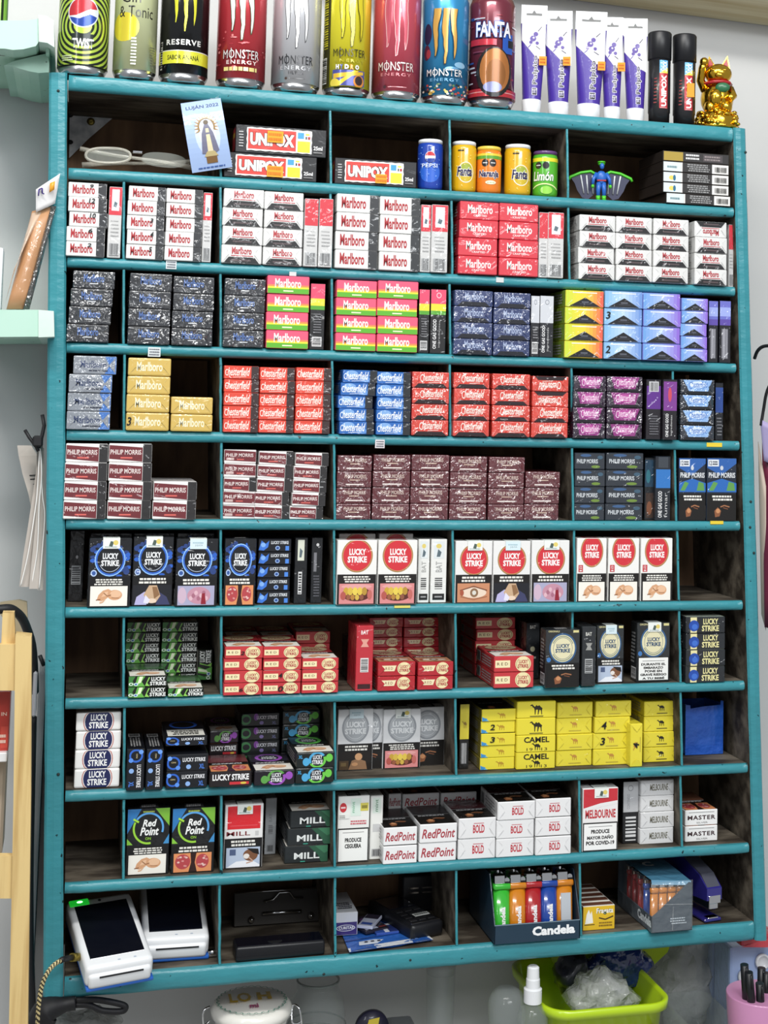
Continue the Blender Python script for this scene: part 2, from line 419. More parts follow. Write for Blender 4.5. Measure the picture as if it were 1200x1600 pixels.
def plank(i, ztop=None, th=None, name='shelf_board', lip=.0016, x0o=.0012, x1o=.0012):
    l = bot[i]; N = 90; rr = random.Random(i * 7 + 1)
    th = th or TH
    prof = [(D, 0, 1), (.006, 0, 0), (.0015, .0008, 0), (-lip * .6, .22 * th, 0), (-lip, .5 * th, 0), (-lip * .6, .80 * th, 0), (.0012, .985 * th, 0), (.006, th, 1), (D, th, 1)]
    vs = []; n = len(prof); A_, B_ = l.a.x + x0o, l.b.x - x1o
    w1 = [rr.uniform(-1, 1) for _ in range(N + 3)]
    for k in range(N + 1):
        x = A_ + (B_ - A_) * k / N; z = l.z(x); e = max(0, 1 - min(k, N - k) / 1.5) * .002
        for j, (y, dz, _) in enumerate(prof):
            wob = (w1[k] + w1[k + 1] + w1[k + 2]) * .00022 if 2 <= j <= 6 else 0
            vs.append((x, y + (e if 2 <= j <= 6 else 0) + wob, z + dz + (wob * .5 if 2 <= j <= 5 else 0)))
    mb = MB()
    for k in range(N):
        for j in range(n):
            jj = (j + 1) % n; mi = 1 if (j == n - 1 or j >= 7 or j == 0) else 0
            mb.f.append([k * n + j, k * n + jj, (k + 1) * n + jj, (k + 1) * n + j][::-1]); mb.c.append((1, 1, 1, 1)); mb.m.append(mi); mb.sm.append(j in range(1, 6))
    mb.v = vs
    for q, rev in ((0, 1), (N, 0)):
        ff = [q * n + j for j in range(n)]; mb.f.append(ff[::-1] if rev else ff); mb.c.append((1, 1, 1, 1)); mb.m.append(0); mb.sm.append(False)
    rk(mb, name, [TEAL, WOOD])
for i in range(1, 10): plank(i)
bz = [None] * 11
# top and bottom boards are thicker
tz = at(77, 112).z - bot[0].a.z
plank(0, th=tz - .001, name='top_board', lip=.001)
plank(10, th=.0235, name='bottom_board', lip=.001)
def ftop(i, x): return bot[i].z(x) + (TH if 0 < i < 10 else .0235) + .0002
def toptop(x): return bot[0].z(x) + tz - .0008
mb = MB(); q4 = [at(*u) for u in ((82, 113), (1163, 202), (1195, 1469), (71, 1561))]
mb.add([(a.x, D + .001, a.z) for a in q4] + [(a.x, D + .006, a.z) for a in q4], [(3, 2, 1, 0), (4, 5, 6, 7)] + [(i, (i + 1) % 4, (i + 1) % 4 + 4, i + 4) for i in range(4)])
rk(mb, 'back_panel', BACKW)
DIV = {0: [345, 517, 704, 888], 1: [193, 345, 517.5, 707, 890], 2: [193, 345, 519, 704], 3: [194, 345, 520, 704, 895, 1054], 4: [346, 523, 896, 1057],
       5: [345, 523, 709, 899, 1061], 6: [193, 346, 713, 898, 1064], 7: [194, 524, 713, 1066], 8: [193, 346, 523, 907, 1066], 9: [343, 524, 714, 908]}
for r_ in range(10):
    for u in DIV[r_]:
        yl = BL[r_][1] + (BR[r_][1] - BL[r_][1]) * (u - 100) / 1060; y2 = BL[r_ + 1][1] + (BR[r_ + 1][1] - BL[r_ + 1][1]) * (u - 100) / 1060
        p = at(u, (yl + y2) / 2); z0 = ftop(r_ + 1, p.x) ; z1 = bot[r_].z(p.x)
        mb = MB(); rr = random.Random(u + r_); N = 9; y0_ = .0025 if r_ != 6 or u != 898 else .006
        t = .0016; sl = -.036 * (z1 - z0) / 2
        vs = []
        for k in range(N + 1):
            z = z0 + (z1 - z0) * k / N; x = p.x - sl + 2 * sl * k / N * 1.0; wv = rr.uniform(-.0003, .0003)
            for dx, y in ((-t, D), (-t, y0_ + .001), (-t * .6, y0_), (t * .6, y0_), (t, y0_ + .001), (t, D)): vs.append((x + dx + (wv if y < .02 else 0), y, z))
        fs = []; 
        mb.v = vs
        for k in range(N):
            for j in range(6):
                jj = (j + 1) % 6; mb.f.append([k * 6 + j, k * 6 + jj, (k + 1) * 6 + jj, (k + 1) * 6 + j]); mb.c.append((1, 1, 1, 1)); mb.m.append(0 if j in (1, 2, 3) else 1); mb.sm.append(False)
        mb.f += [[5, 4, 3, 2, 1, 0], [N * 6 + j for j in range(6)]]; mb.c += [(1, 1, 1, 1)] * 2; mb.m += [1, 1]; mb.sm += [False] * 2
        rk(mb, 'divider', [TEAL, WOOD])
# nail heads on the posts and lips
def nail(u, v, y=-.0005, r_=.0019):
    p = at(u, v, y); mb = MB(); mb.lathe([(r_, 0), (r_ * .8, .0008), (0, .001)], n=10, rot=Matrix.Rotation(math.pi / 2, 4, 'X'))
    for k in range(len(mb.v)): mb.v[k] = tuple(Vector(mb.v[k]) + p)
    rk(mb, 'nail_head', NAIL)
NAIL = mat('rusty_nail', '#24302F', .7)
for u, v in ((91, 142), (91, 1210), (1165, 238), (1173, 784), (1172, 824), (1178, 864), (506, 1522), (641, 1500)): nail(u, v)
# stickers left on the lips
def lipsticker(u0, v0, u1, v1, c, ops=None, name='price_sticker'):
    a_, b_ = at(u0, v1, -.0018), at(u1, v0, -.0018); mb = MB(); mb.box(a_.x, -.0024, a_.z, b_.x, -.0008, b_.z, c)
    if ops: put(mb, ops((b_.x - a_.x) * 1000, (b_.z - a_.z) * 1000), (a_.x, -.0024, a_.z), (1, 0, 0), (0, 0, 1), (0, -1, 0))
    rk(mb, name, PAPER)
tl = lambda W, H: tlines(1, 1, W - 1, H - 1, 3, '#6B6F78', .5, 4)
lipsticker(259, 407, 276, 420, '#D5DBDD', tl); lipsticker(231, 543, 251, 557, '#D9DFE0', tl); lipsticker(586, 687, 601, 700, '#DCD5D8', tl)
lipsticker(775, 434, 787, 441, '#C9CDCD'); lipsticker(452, 425, 463, 431, '#CDD0D0')
lipsticker(1104, 692, 1128, 698, '#E3C83A'); lipsticker(1110, 814, 1130, 819, '#E3C83A'); lipsticker(616, 946, 641, 950, '#D8D06A')
# ------------------------------------------------------------------ small printed pictures (health-warning photographs)
def im_fetus(x, y, w_, h):
    u = lambda a, b: (x + a * w_, y + b * h)
    o = R(x, y, x + w_, y + h, '#F2EEE4')
    o += EL(*u(.66, .55), .20 * w_, .26 * h, '#D9A47C') + EL(*u(.68, .60), .15 * w_, .18 * h, '#E9BE9A')
    o += PO([u(.18, .30), u(.22, .55), u(.34, .78), u(.48, .86), u(.56, .78), u(.52, .5), u(.42, .34), u(.3, .24)], '#D6A27A')
    o += PO([u(.3, .45), u(.38, .7), u(.48, .74), u(.46, .52)], '#E7BC98') + LN([u(.36, .66), u(.46, .5), u(.56, .56)], .05 * h, '#9B6A48')
    o += LN([u(.16, .3), u(.28, .34)], .05 * h, '#8A5B3E') + LN([u(.4, .34), u(.34, .2), u(.26, .16)], .07 * h, '#DDB08B') + LN([u(.58, .42), u(.78, .4)], .03 * h, '#B07F5C')
    return o
def im_teeth(x, y, w_, h):
    u = lambda a, b: (x + a * w_, y + b * h)
    o = R(x, y, x + w_, y + h, '#D98A8A') + EL(*u(.5, .48), .42 * w_, .36 * h, '#5A2A22') + EL(*u(.5, .85), .44 * w_, .12 * h, '#E3A3A0')
    for i, a in enumerate((.2, .32, .46, .6, .73)):
        o += EL(*u(a, .62), .075 * w_, .2 * h, ('#C9A23C', '#D8B84A', '#E6CC55', '#E2C44E', '#B9913A')[i])
    for i, a in enumerate((.27, .39, .52, .65)): o += EL(*u(a, .32), .06 * w_, .14 * h, ('#9A5B40', '#B5823C', '#D3B24C', '#8F5540')[i])
    o += EL(*u(.12, .4), .08 * w_, .2 * h, '#B4584F') + EL(*u(.88, .45), .07 * w_, .24 * h, '#C26A62')
    return o
def im_man(x, y, w_, h):
    u = lambda a, b: (x + a * w_, y + b * h)
    o = R(x, y, x + w_, y + h, '#1A1B22') + PO([u(.05, 0), u(.1, .4), u(.3, .66), u(.4, .6), u(.36, 0)], '#B9B4DC')
    o += PO([u(.6, 0), u(.7, .62), u(.88, .4), u(.97, 0)], '#3C3F63') + PO([u(.28, .5), u(.42, .98), u(.62, .98), u(.72, .45), u(.6, .1), u(.4, .1)], '#C9A988')
    o += PO([u(.5, .9), u(.62, .9), u(.7, .5), u(.56, .3)], '#8F6A48') + EL(*u(.5, .2), .12 * w_, .12 * h, '#E8CFB8') + PO([u(.33, .5), u(.45, .25), u(.4, .05), u(.28, .1)], '#E3E0F0')
    return o
def im_brain(x, y, w_, h):
    u = lambda a, b: (x + a * w_, y + b * h)
    o = R(x, y, x + w_, y + h, '#A9A8C4') + EL(*u(.12, .5), .12 * w_, .42 * h, '#CDB3C6') + EL(*u(.58, .5), .32 * w_, .44 * h, '#C48FA2')
    for i in range(7): o += EL(*u(.36 + .07 * i, .35 + .28 * (i % 3) / 2), .05 * w_, .12 * h, ('#DDB4BF', '#A86C80')[i % 2])
    return o + PO([u(.66, .6), u(.74, .62), u(.78, .05), u(.64, .05)], '#8E1F30')
def im_eye(x, y, w_, h):
    u = lambda a, b: (x + a * w_, y + b * h)
    return R(x, y, x + w_, y + h, '#C98A66') + EL(*u(.5, .5), .4 * w_, .28 * h, '#E8D3BF') + CI(*u(.52, .5), .24 * h, '#8C6B4E') + CI(*u(.52, .5), .12 * h, '#D9D6CC') + LN([u(.08, .62), u(.5, .84), u(.92, .62)], .06 * h, '#7B4A33') + LN([u(.1, .3), u(.5, .14), u(.92, .3)], .05 * h, '#A3694C') + EL(*u(.14, .5), .06 * w_, .16 * h, '#A8563E')
def im_lungs(x, y, w_, h):
    u = lambda a, b: (x + a * w_, y + b * h)
    o = R(x, y, x + w_, y + h, '#E0915F') + PO([u(.4, 0), u(.46, .5), u(.44, 1), u(.6, 1), u(.56, .5), u(.62, 0)], '#2E1410')
    o += EL(*u(.24, .55), .2 * w_, .4 * h, '#B5454A') + EL(*u(.76, .55), .17 * w_, .38 * h, '#B5454A')
    rr = random.Random(5)
    for i in range(16): o += EL(*u((.12 if i % 2 else .66) + rr.random() * .22, .25 + rr.random() * .6), .035 * w_, .05 * h, ('#E6C0B8', '#D98F8C')[i % 3 > 0])
    return o
def im_mask(x, y, w_, h):
    u = lambda a, b: (x + a * w_, y + b * h)
    return R(x, y, x + w_, y + h, '#B7C4D9') + PO([u(0, 0), u(.3, .3), u(.75, .35), u(1, .1), u(1, 0)], '#EDEFF5') + EL(*u(.72, .6), .22 * w_, .3 * h, '#7C5238') + PO([u(.6, .95), u(.95, .9), u(.98, .6), u(.8, .7)], '#1C1512') + EL(*u(.6, .55), .09 * w_, .13 * h, '#E9E2DC') + R(*u(.1, .62), *u(.28, .92), '#4E5D80') + LN([u(.66, .5), u(.8, .3), u(.6, .2)], .06 * h, '#C9A28D')
def im_dark(x, y, w_, h):
    u = lambda a, b: (x + a * w_, y + b * h)
    return R(x, y, x + w_, y + h, '#14110F') + PO([u(.25, .15), u(.22, .5), u(.35, .7), u(.48, .5), u(.42, .2)], '#8A5638') + EL(*u(.36, .5), .08 * w_, .13 * h, '#C58A5E') + LN([u(.45, .72), u(.6, .8), u(.8, .72)], .07 * h, '#A06A48') + LN([u(.55, .68), u(.74, .6)], .05 * h, '#7B4A30')
def im_person(x, y, w_, h):
    u = lambda a, b: (x + a * w_, y + b * h)
    return R(x, y, x + w_, y + h, '#1B1410') + R(*u(0, 0), *u(.3, .5), '#4C3A26') + PO([u(.3, 0), u(.4, .5), u(.6, .62), u(.85, .45), u(.9, 0)], '#8D6B4E') + EL(*u(.62, .72), .12 * w_, .2 * h, '#C9996F') + EL(*u(.5, .3), .1 * w_, .1 * h, '#B98B63') + R(*u(.05, .2), *u(.22, .4), '#6E5B3A')
IM = dict(fetus=im_fetus, teeth=im_teeth, man=im_man, brain=im_brain, eye=im_eye, lungs=im_lungs, mask=im_mask, dark=im_dark, person=im_person)
# ------------------------------------------------------------------ cigarette packs lying with one end to the front (end 55 x 23 mm)
def words(t1, t2, x0, y0, x1, y1, c, b=.03):
    m = (y0 + y1) / 2; g = (y1 - y0) * .04
    return T(t1, x0 + .08 * (x1 - x0), m + g, x1 - .05 * (x1 - x0), y1, c, b) + T(t2, x0, y0, x1, m - g, c, b)
def fold(c):  # creases of a folded paper end
    return LN([(0, 0), (8, 7), (8, 16), (0, 23)], .35, c) + LN([(55, 0), (47, 7), (47, 16), (55, 23)], .35, c)
TPL = {}
def tpl(key, **k): TPL[key] = k
RED = '#C43A3F'
def script_(c, x0, x1, y0, y1): return T('hesterfield', x0 + 3.5, y0 + 2.5, x1, y1, c, .015, .35) + RG(x0 + 2.6, (y0 + y1) / 2 - .3, 2.2, 3.0, c, 14, .9, 5.4, 1.9) + LN([(x0 + 12, y0), (x1 - 6, y0 + 1.2)], .7, c)
tpl('white_red', col='#DFDFDD', m='CARD', ops=T('Marlboro', 6, 5, 38, 19.5, '#A8282F', .03), flap=R(43, 0.3, 54.6, 22.7, '#2F3134'), tex='white', d='white pack with red lettering', g='white packs with red lettering')
tpl('white_red_soft', col='#DCDCDA', m='CELLO', ops=fold('#B9BABA') + T('Marlboro', 14, 11.5, 41, 20.5, '#B03A40', .03) + R(13, 9.2, 43, 10.2, '#B93A44'), flap=PO([(3, .3), (52, .3), (45, 8), (10, 8)], '#1E1E20') + R(14, 3, 40, 5, '#55484A'), d='white foil-folded pack, black flap', g='white packs with black lower flap')
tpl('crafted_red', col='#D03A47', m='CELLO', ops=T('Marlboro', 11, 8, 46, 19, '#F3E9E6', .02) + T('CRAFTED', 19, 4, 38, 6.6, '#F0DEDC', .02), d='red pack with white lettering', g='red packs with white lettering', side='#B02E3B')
tpl('black_blue', col='#24262C', m='FOIL', ops=fold('#4A4D55') + T('Marlboro', 14, 8.5, 41, 19, '#5273B4', .015) + R(22, 6, 33, 7.2, '#D5D8DC'), d='black foil pack with blue lettering', g='black foil packs with blue lettering')
tpl('navy', col='#2D3B69', m='FOIL', ops=fold('#4E5C86') + T('Marlboro', 15, 9, 42, 20, '#A8B6D6', .015), flap=PO([(4, .3), (51, .3), (44, 6.5), (11, 6.5)], '#121420'), d='navy foil pack with silver lettering', g='navy foil packs')
tpl('fruit_stripe', col='#EB5A78', m='CARD', ops=R(0, 7, 55, 11.5, '#F4D632') + R(0, 8.8, 55, 11.6, '#F08A52') + R(0, 7, 55, 9.2, '#F0DE3A') + R(0, 0, 55, 7.0, '#5DAE2F') + T('Marlboro', 10, 8, 44, 19.5, '#FBF6EE', .02) + R(21, 3, 34, 4.6, '#E8F0C8'), cols=dict(bottom='#4B9E2A'), d='pink, yellow and green striped pack', g='pink yellow green striped packs')
def peak(c1, c2, c3):
    o = []
    for i in range(11): 
        t = i / 10; a, b = (lin(c1), lin(c2)) if t < .5 else (lin(c2), lin(c3)); s = t * 2 if t < .5 else t * 2 - 1
        o += [([(5 * i, 0), (5 * i + 5, 0), (5 * i + 5, 23), (5 * i, 23)], [(0, 1, 2, 3)], tuple(a[j] * (1 - s) + b[j] * s for j in range(4)))]
    return o + R(10, 19.5, 45, 20.5, '#FFFFFF') + LN([(0, 0), (9, 9)], .5, '#DDE3EE') + LN([(55, 0), (46, 9)], .5, '#DDE3EE') + PO([(5, 1), (28, 13.5), (50, 1)], '#17181C') + R(23, 6, 33, 8, '#585B66') + R(20, 4, 37, 5, '#3B3D46')
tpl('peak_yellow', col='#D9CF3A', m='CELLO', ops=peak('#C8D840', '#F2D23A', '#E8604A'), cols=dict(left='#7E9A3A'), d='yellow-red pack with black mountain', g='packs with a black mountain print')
tpl('peak_blue', col='#7FA6D8', m='CELLO', ops=peak('#86B8E0', '#B9D3F0', '#6E93D2'), d='pale blue pack with black mountain', g='packs with a black mountain print')
tpl('peak_purple', col='#7C86D6', m='CELLO', ops=peak('#6FA0DC', '#A8BDEE', '#8C6BD0'), d='blue-violet pack with black mountain', g='packs with a black mountain print')
tpl('silver_blue', col='#868C95', m='FOIL', ops=PO([(40, 0), (46, 11), (40, 23), (55, 23), (55, 0)], '#3E73BE') + T('Marlboro', 9, 8, 42, 17, '#24365E', .015) + R(20, 3.6, 44, 5.4, '#1C2438'), d='silver and blue foil pack', g='silver and blue foil packs')
tpl('gold', col='#CFB05C', m='CELLO', ops=T('Marlboro', 11, 6, 44, 18, '#F4ECCB', .02) + fold('#E5CF86'), rb=2.2, d='gold pack with cream lettering', g='gold packs')
tpl('chest_red', col='#DB4B3A', m='CELLO', ops=script_('#F6EAE0', 2, 41, 3, 20), flap=R(43, .3, 54.6, 22.7, '#3A2A2A'), d='orange-red pack with white script', g='orange-red packs with white script')
tpl('chest_blue', col='#2F68B4', m='CELLO', ops=EL(14, 16, 10, 6, '#7FA9DC') + EL(36, 6, 8, 5, '#5F8FD0') + script_('#EDF2F8', 2, 41, 3, 20), flap=R(43, .3, 54.6, 22.7, '#26282C'), d='bright blue pack with white script', g='bright blue packs with white script')
tpl('chest_red_soft', col='#D64336', m='FOIL', ops=fold('#E8877A') + script_('#F6EAE0', 12, 46, 7, 21), flap=PO([(3, .3), (52, .3), (46, 6), (9, 6)], '#26171A'), d='orange-red foil pack, dark flap', g='orange-red foil packs')
tpl('chest_purple', col='#2B1B30', m='FOIL', ops=PO([(12, 3), (6, 22), (50, 22), (43, 3)], '#8F2F7C') + EL(28, 14, 14, 6, '#B8479A') + script_('#EBC9E0', 14, 44, 7, 20), flap=PO([(3, .3), (52, .3), (46, 4.5), (9, 4.5)], '#16101A'), d='black and magenta foil pack', g='black and magenta foil packs')
tpl('chest_blue_soft', col='#1D2330', m='FOIL', ops=PO([(14, 4), (4, 22), (51, 22), (44, 4)], '#8FB6E8') + EL(28, 15, 14, 5, '#D5E5F8') + script_('#3F74C4', 14, 44, 8, 20), flap=PO([(4, .3), (51, .3), (45, 5), (10, 5)], '#101318'), d='black and light blue foil pack', g='black and light blue foil packs')
MAR = '#6E2A30'
tpl('maroon', col='#EDEAE8', m='CELLO', ops=PO([(0, 4), (43, 1), (43, 18.5), (0, 21)], MAR) + T('PHILIP MORRIS', 2, 9.5, 41, 15.5, '#F0E4E0', .01) + R(15, 4.6, 30, 6.4, '#D8675F'), flap=R(43.5, .3, 54.7, 22.7, '#2A2829'), d='white pack with maroon wedge', g='white packs with a maroon wedge')
tpl('maroon_tab', col='#E6E2E0', m='CELLO', ops=PO([(0, 5), (55, 3), (55, 20), (0, 22.5)], MAR) + T('PHILIP MORRIS', 3, 11, 50, 17, '#E8DAD6', .01) + R(4, 5.5, 17, 9.5, '#CBB0AC') + R(22, 6, 34, 7.6, '#D8675F'), d='maroon-fronted pack with pale tab', g='maroon packs with a pale tab')
tpl('maroon_soft', col='#5F262D', m='FOIL', ops=fold('#8E5A5E') + T('PHILIP MORRIS', 12, 13, 46, 18.5, '#D9C3B8', .01) + R(20, 10, 36, 11.5, '#C9AE9C') + R(14, 3.4, 42, 5.2, '#E9DCD6'), d='maroon foil pack', g='maroon foil packs', tex='#5F262D')
tpl('slate', col='#2E333B', m='CELLO', ops=T('PHILIP MORRIS', 4, 8.5, 42, 14.5, '#D9DEE2', .012) + EL(38, 4, 8, 2, '#6E8A3A') + EL(20, 19.5, 10, 2, '#3C5C86') + EL(46, 17, 5, 2.6, '#3E5A6E'), d='dark slate pack, pale lettering', g='dark slate packs')
def lsend_blue():
    o = PO([(0, 3), (5, 20), (12, 14), (18, 20), (16, 8), (9, 2)], '#3E78D8') + EL(8, 12, 4, 4, '#86B4F0') + T('LUCKY STRIKE', 21, 13.5, 50, 19, '#E9EDF2', .02)
    return o + CI(32, 6.5, 3.8, '#9CB9E6') + CI(32, 6.5, 2.4, '#2C4E90') + R(45, 2, 51, 10, '#4B86DE')
tpl('ls_blue_end', col='#11141C', m='CARD', ops=lsend_blue(), d='black pack with blue splash', g='black packs with a blue splash')
def lsgreen():
    o = PO([(0, 0), (0, 23), (10, 23), (6, 12), (12, 0)], '#3F7F3C') + PO([(9, 0), (13, 23), (24, 23), (19, 11), (24, 0)], '#68B24A') + PO([(13, 6), (16, 22), (21, 22), (18, 9)], '#E6F2CF') + PO([(24, 2), (29, 20), (31, 20), (27, 8), (31, 1)], '#8FD05A')
    return o + CI(4, 6, 3.2, '#E8F3E8') + CI(4, 6, 1.8, '#3B7E3A') + CI(11, 5.5, 3.2, '#DCEBF2') + CI(11, 5.5, 1.8, '#2D6DAE') + words('LUCKY', 'STRIKE', 31, 2.5, 54, 20.5, '#F1F4F1')
tpl('ls_green', col='#10160F', m='CARD', ops=lsgreen(), photo='fetus', design='#2C5A2A', d='black and green splash pack', g='black and green packs')
def cream(x, y, r_, tc='#A8343A'):
    o = EL(x, y, r_ * 1.02, r_ * 1.05, '#EFE0AE', 28)
    return o + words('LUCKY', 'STRIKE', x - r_ * .68, y - r_ * .55, x + r_ * .68, y + r_ * .55, tc, .04) + RG(x, y, r_ * .84, r_ * .9, '#8E7A52', 20, -.9, .9) + RG(x, y, r_ * .84, r_ * .9, '#8E7A52', 20, 2.24, 4.04)
tpl('ls_red', col=RED, m='CARD', ops=R(1.5, 6.5, 22, 17, '#F0E3B6') + T('RED', 4, 9.8, 19, 14, '#6A4A32', .01, sp=1.5) + cream(40, 11.5, 10.6), photo='fetus', design='ell', d='red pack with round cream emblem', g='red packs with a round cream emblem')
tpl('ls_red_soft', col='#B3262F', m='CELLO', ops=PO([(5, 17), (9, 8), (24, 8), (27, 17)], '#EFE2B8') + T('RED', 11, 10.2, 22, 14.5, '#8A3A32', .01, sp=1.4) + cream(38, 12, 9.6), photo='eye', design='ell', d='crimson soft pack, cream emblem', g='crimson soft packs')
tpl('ls_cream', col='#23262A', m='CELLO', ops=R(6, 0, 15, 23, '#E8E0A8') + EL(11, 10.5, 7, 8, '#1F4AA6') + EL(12, 9, 4, 4, '#3D6FCC') + words('LUCKY', 'STRIKE', 22, 2.5, 46, 20.5, '#EDE6A4'), cols=dict(top='#B9C2B4'), d='dark pack with cream lettering', g='dark packs with cream lettering')
tpl('ls_navy', col='#F0F0EE', m='CARD', rb=2.4, ops=clip(CI(27.5, 11.5, 18.6, '#B8574E') + CI(27.5, 11.5, 17.6, '#F0F0EE') + CI(27.5, 11.5, 16.6, '#1D2354'), 1, .4, 54, 22.6) + words('LUCKY', 'STRIKE', 16, 3, 39, 20.5, '#F6F6F6'), d='white pack with navy disc', g='white packs with a navy disc')
def xl_blue():
    o = EL(9, 11.5, 9, 9, '#2E64C8') + EL(9, 11.5, 6.4, 6.6, '#0E1118') + EL(4, 18, 3, 3, '#6EA2F0') + EL(15, 5, 3, 3, '#5A92EA') + T('LUCKY STRIKE', 21, 13, 51, 18.5, '#F0F2F5', .02) + CI(29, 6, 3.2, '#8CB2E8') + T('XL', 43, 3, 50, 9.5, '#4A7FDE', .02)
    return o + T('ON', 6, 11.5, 12, 13.5, '#C9B98A')
tpl('xl_blue', col='#0F1219', m='CARD', ops=xl_blue(), d='black slim pack with blue glow', g='black slim packs with a blue glow')
def glow(c1, c2, x=30):
    o = RG(x, 11.5, 9, 12.5, c1, 24, .6, 3.6, .95) + RG(x, 11.5, 9, 12.5, c2, 24, 3.7, 6.7, .95) + EL(x + 17, 14, 5, 6, c2) + EL(x - 16, 9, 5, 6, c1) + CI(x, 11.5, 9, '#14151B')
    return clip(o, .3, .4, 54.7, 22.6) + words('LUCKY', 'STRIKE', x - 7.5, 5, x + 7.5, 18.5, '#EDEFF2')
tpl('glow_purple', col='#18131D', m='CARD', rb=2.0, ops=glow('#5DA04A', '#9A4FB8'), photo='x', design='glowp', d='black pack with purple-green glow', g='black packs with coloured glow')
tpl('glow_green', col='#121A18', m='CARD', rb=2.0, ops=glow('#4FA8D8', '#6CC84A') + T('XL', 3, 14, 9, 19, '#4AA8DE', .02), photo='fetus', design='glowg', d='black pack with green-blue glow', g='black packs with coloured glow')
tpl('red_bar', col='#1B1416', m='CARD', rb=1.5, ops=T('LUCKY STRIKE', 4, 10, 51, 19, '#F2F2F2', .035) + R(26, 3.5, 51, 7.5, '#C8313A') + EL(44, 5.5, 4, 1.6, '#D8C84A'), photo='lungs', design='#6A2A30', d='black pack with red bar', g='black packs with a red bar')
tpl('green_dim', col='#15191A', m='CARD', rb=1.5, ops=EL(6, 12, 8, 9, '#3E7F4A') + EL(7, 12, 5, 5, '#14161A') + EL(21, 16, 3.4, 6, '#7A3F96') + T('LUCKY STRIKE', 22, 12, 51, 18, '#D9DBDF', .02) + CI(29, 6, 3, '#7F6FA8') + T('XL', 44, 3, 50, 8, '#6A6F9A', .02), d='black pack, small green print', g='black packs with small green print')
def camel(x, y, s, c):
    p = [(-7, -6), (-6, -6), (-5.2, -.6), (-3.4, .2), (-2, -6), (-1, -6), (-1.2, .4), (1.4, .4), (2, -6), (3, -6), (3.4, .8), (4.4, 3), (6, 3.6), (6.8, 5.6), (9.2, 5.2), (9, 6.6), (6.4, 7.6), (5, 6), (3.8, 4.6), (2.4, 4.4), (.8, 6.6), (-1, 5), (-3, 6.2), (-5, 4), (-7.4, 2), (-6.6, -1)]
    return PO([(x - a * s, y + b * s) for a, b in p], c)
YEL = '#E6D63C'
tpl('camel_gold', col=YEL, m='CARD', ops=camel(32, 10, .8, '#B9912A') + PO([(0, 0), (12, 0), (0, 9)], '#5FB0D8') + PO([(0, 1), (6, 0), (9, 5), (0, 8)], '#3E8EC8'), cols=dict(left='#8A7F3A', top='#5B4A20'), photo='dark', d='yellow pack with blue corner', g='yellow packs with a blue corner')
tpl('camel_top', col=YEL, m='CARD', ops=camel(28, 11, 1.05, '#2A2615') + R(18, 1.8, 37, 3, '#4A4420'), d='yellow pack with black animal', g='yellow packs')
tpl('camel_word', col=YEL, m='CARD', ops=T('CAMEL', 10, 13, 46, 21, '#231F10', .03) + camel(28, 7, .75, '#231F10') + T('19   13', 14, 2, 43, 6, '#3A3418', .0), d='yellow pack with black lettering', g='yellow packs')
tpl('camel_soft', col=YEL, m='CELLO', ops=fold('#C9B830') + camel(27, 13, .65, '#C08A3A') + R(19, 4, 38, 5.2, '#BBA83A'), d='yellow soft pack, gold animal', g='yellow soft packs')
tpl('camel_soft_black', col=YEL, m='CELLO', ops=fold('#C9B830') + camel(27, 12.5, .7, '#1F1B10') + R(20, 4, 37, 5.2, '#4A4420'), d='yellow soft pack, black animal', g='yellow soft packs')
tpl('mill', col='#23282A', m='CARD', ops=PO([(30, 23), (42, 10), (46, 0), (55, 0), (55, 23)], '#2C5A42') + PO([(38, 23), (50, 12), (55, 14), (55, 23)], '#3E7A58') + T('MILL', 12, 5.5, 44, 14, '#E9EDEB', .02) + R(20, 1.5, 26, 2.8, '#3FA08A'), photo='x', design='#20242A', d='dark grey-green pack', g='dark grey-green packs')
tpl('redpoint', col='#ECECEC', m='CARD', ops=T('RedPoint', 3, 5.5, 52, 17, '#A93B45', .02, .25), photo='dark', design='dark', d='white pack with slanted lettering', g='white packs with slanted red lettering', tex='#1A1416')
tpl('bold', col='#E9E9E9', m='CELLO', ops=T('BOLD', 21, 6, 38, 15.5, '#BF3440', .03) + LN([(22, 17), (37, 17)], .8, '#C9656D') + fold('#C9C9CB'), photo='dark', design='darkred', d='white pack, small red lettering', g='white packs with small red lettering')
tpl('melbourne_end', col='#DCDCDC', m='CELLO', ops=fold('#B5B5B5') + T('MELBOURNE', 15, 7.5, 45, 17, '#6E6B5C', .02, .15), d='silver-white soft pack', g='silver-white soft packs')
tpl('master', col='#F0F0EF', m='CARD', ops=T('MASTER', 4, 8.5, 51, 15, '#3A2226', .03, sp=1.15) + R(6, 19, 49, 19.8, '#8A8A8A') + T('SILVER', 19, 3, 38, 5.4, '#8E8E8E', .01), photo='lungs', design='#8A5A44', d='white pack with dark lettering', g='white packs with dark lettering')
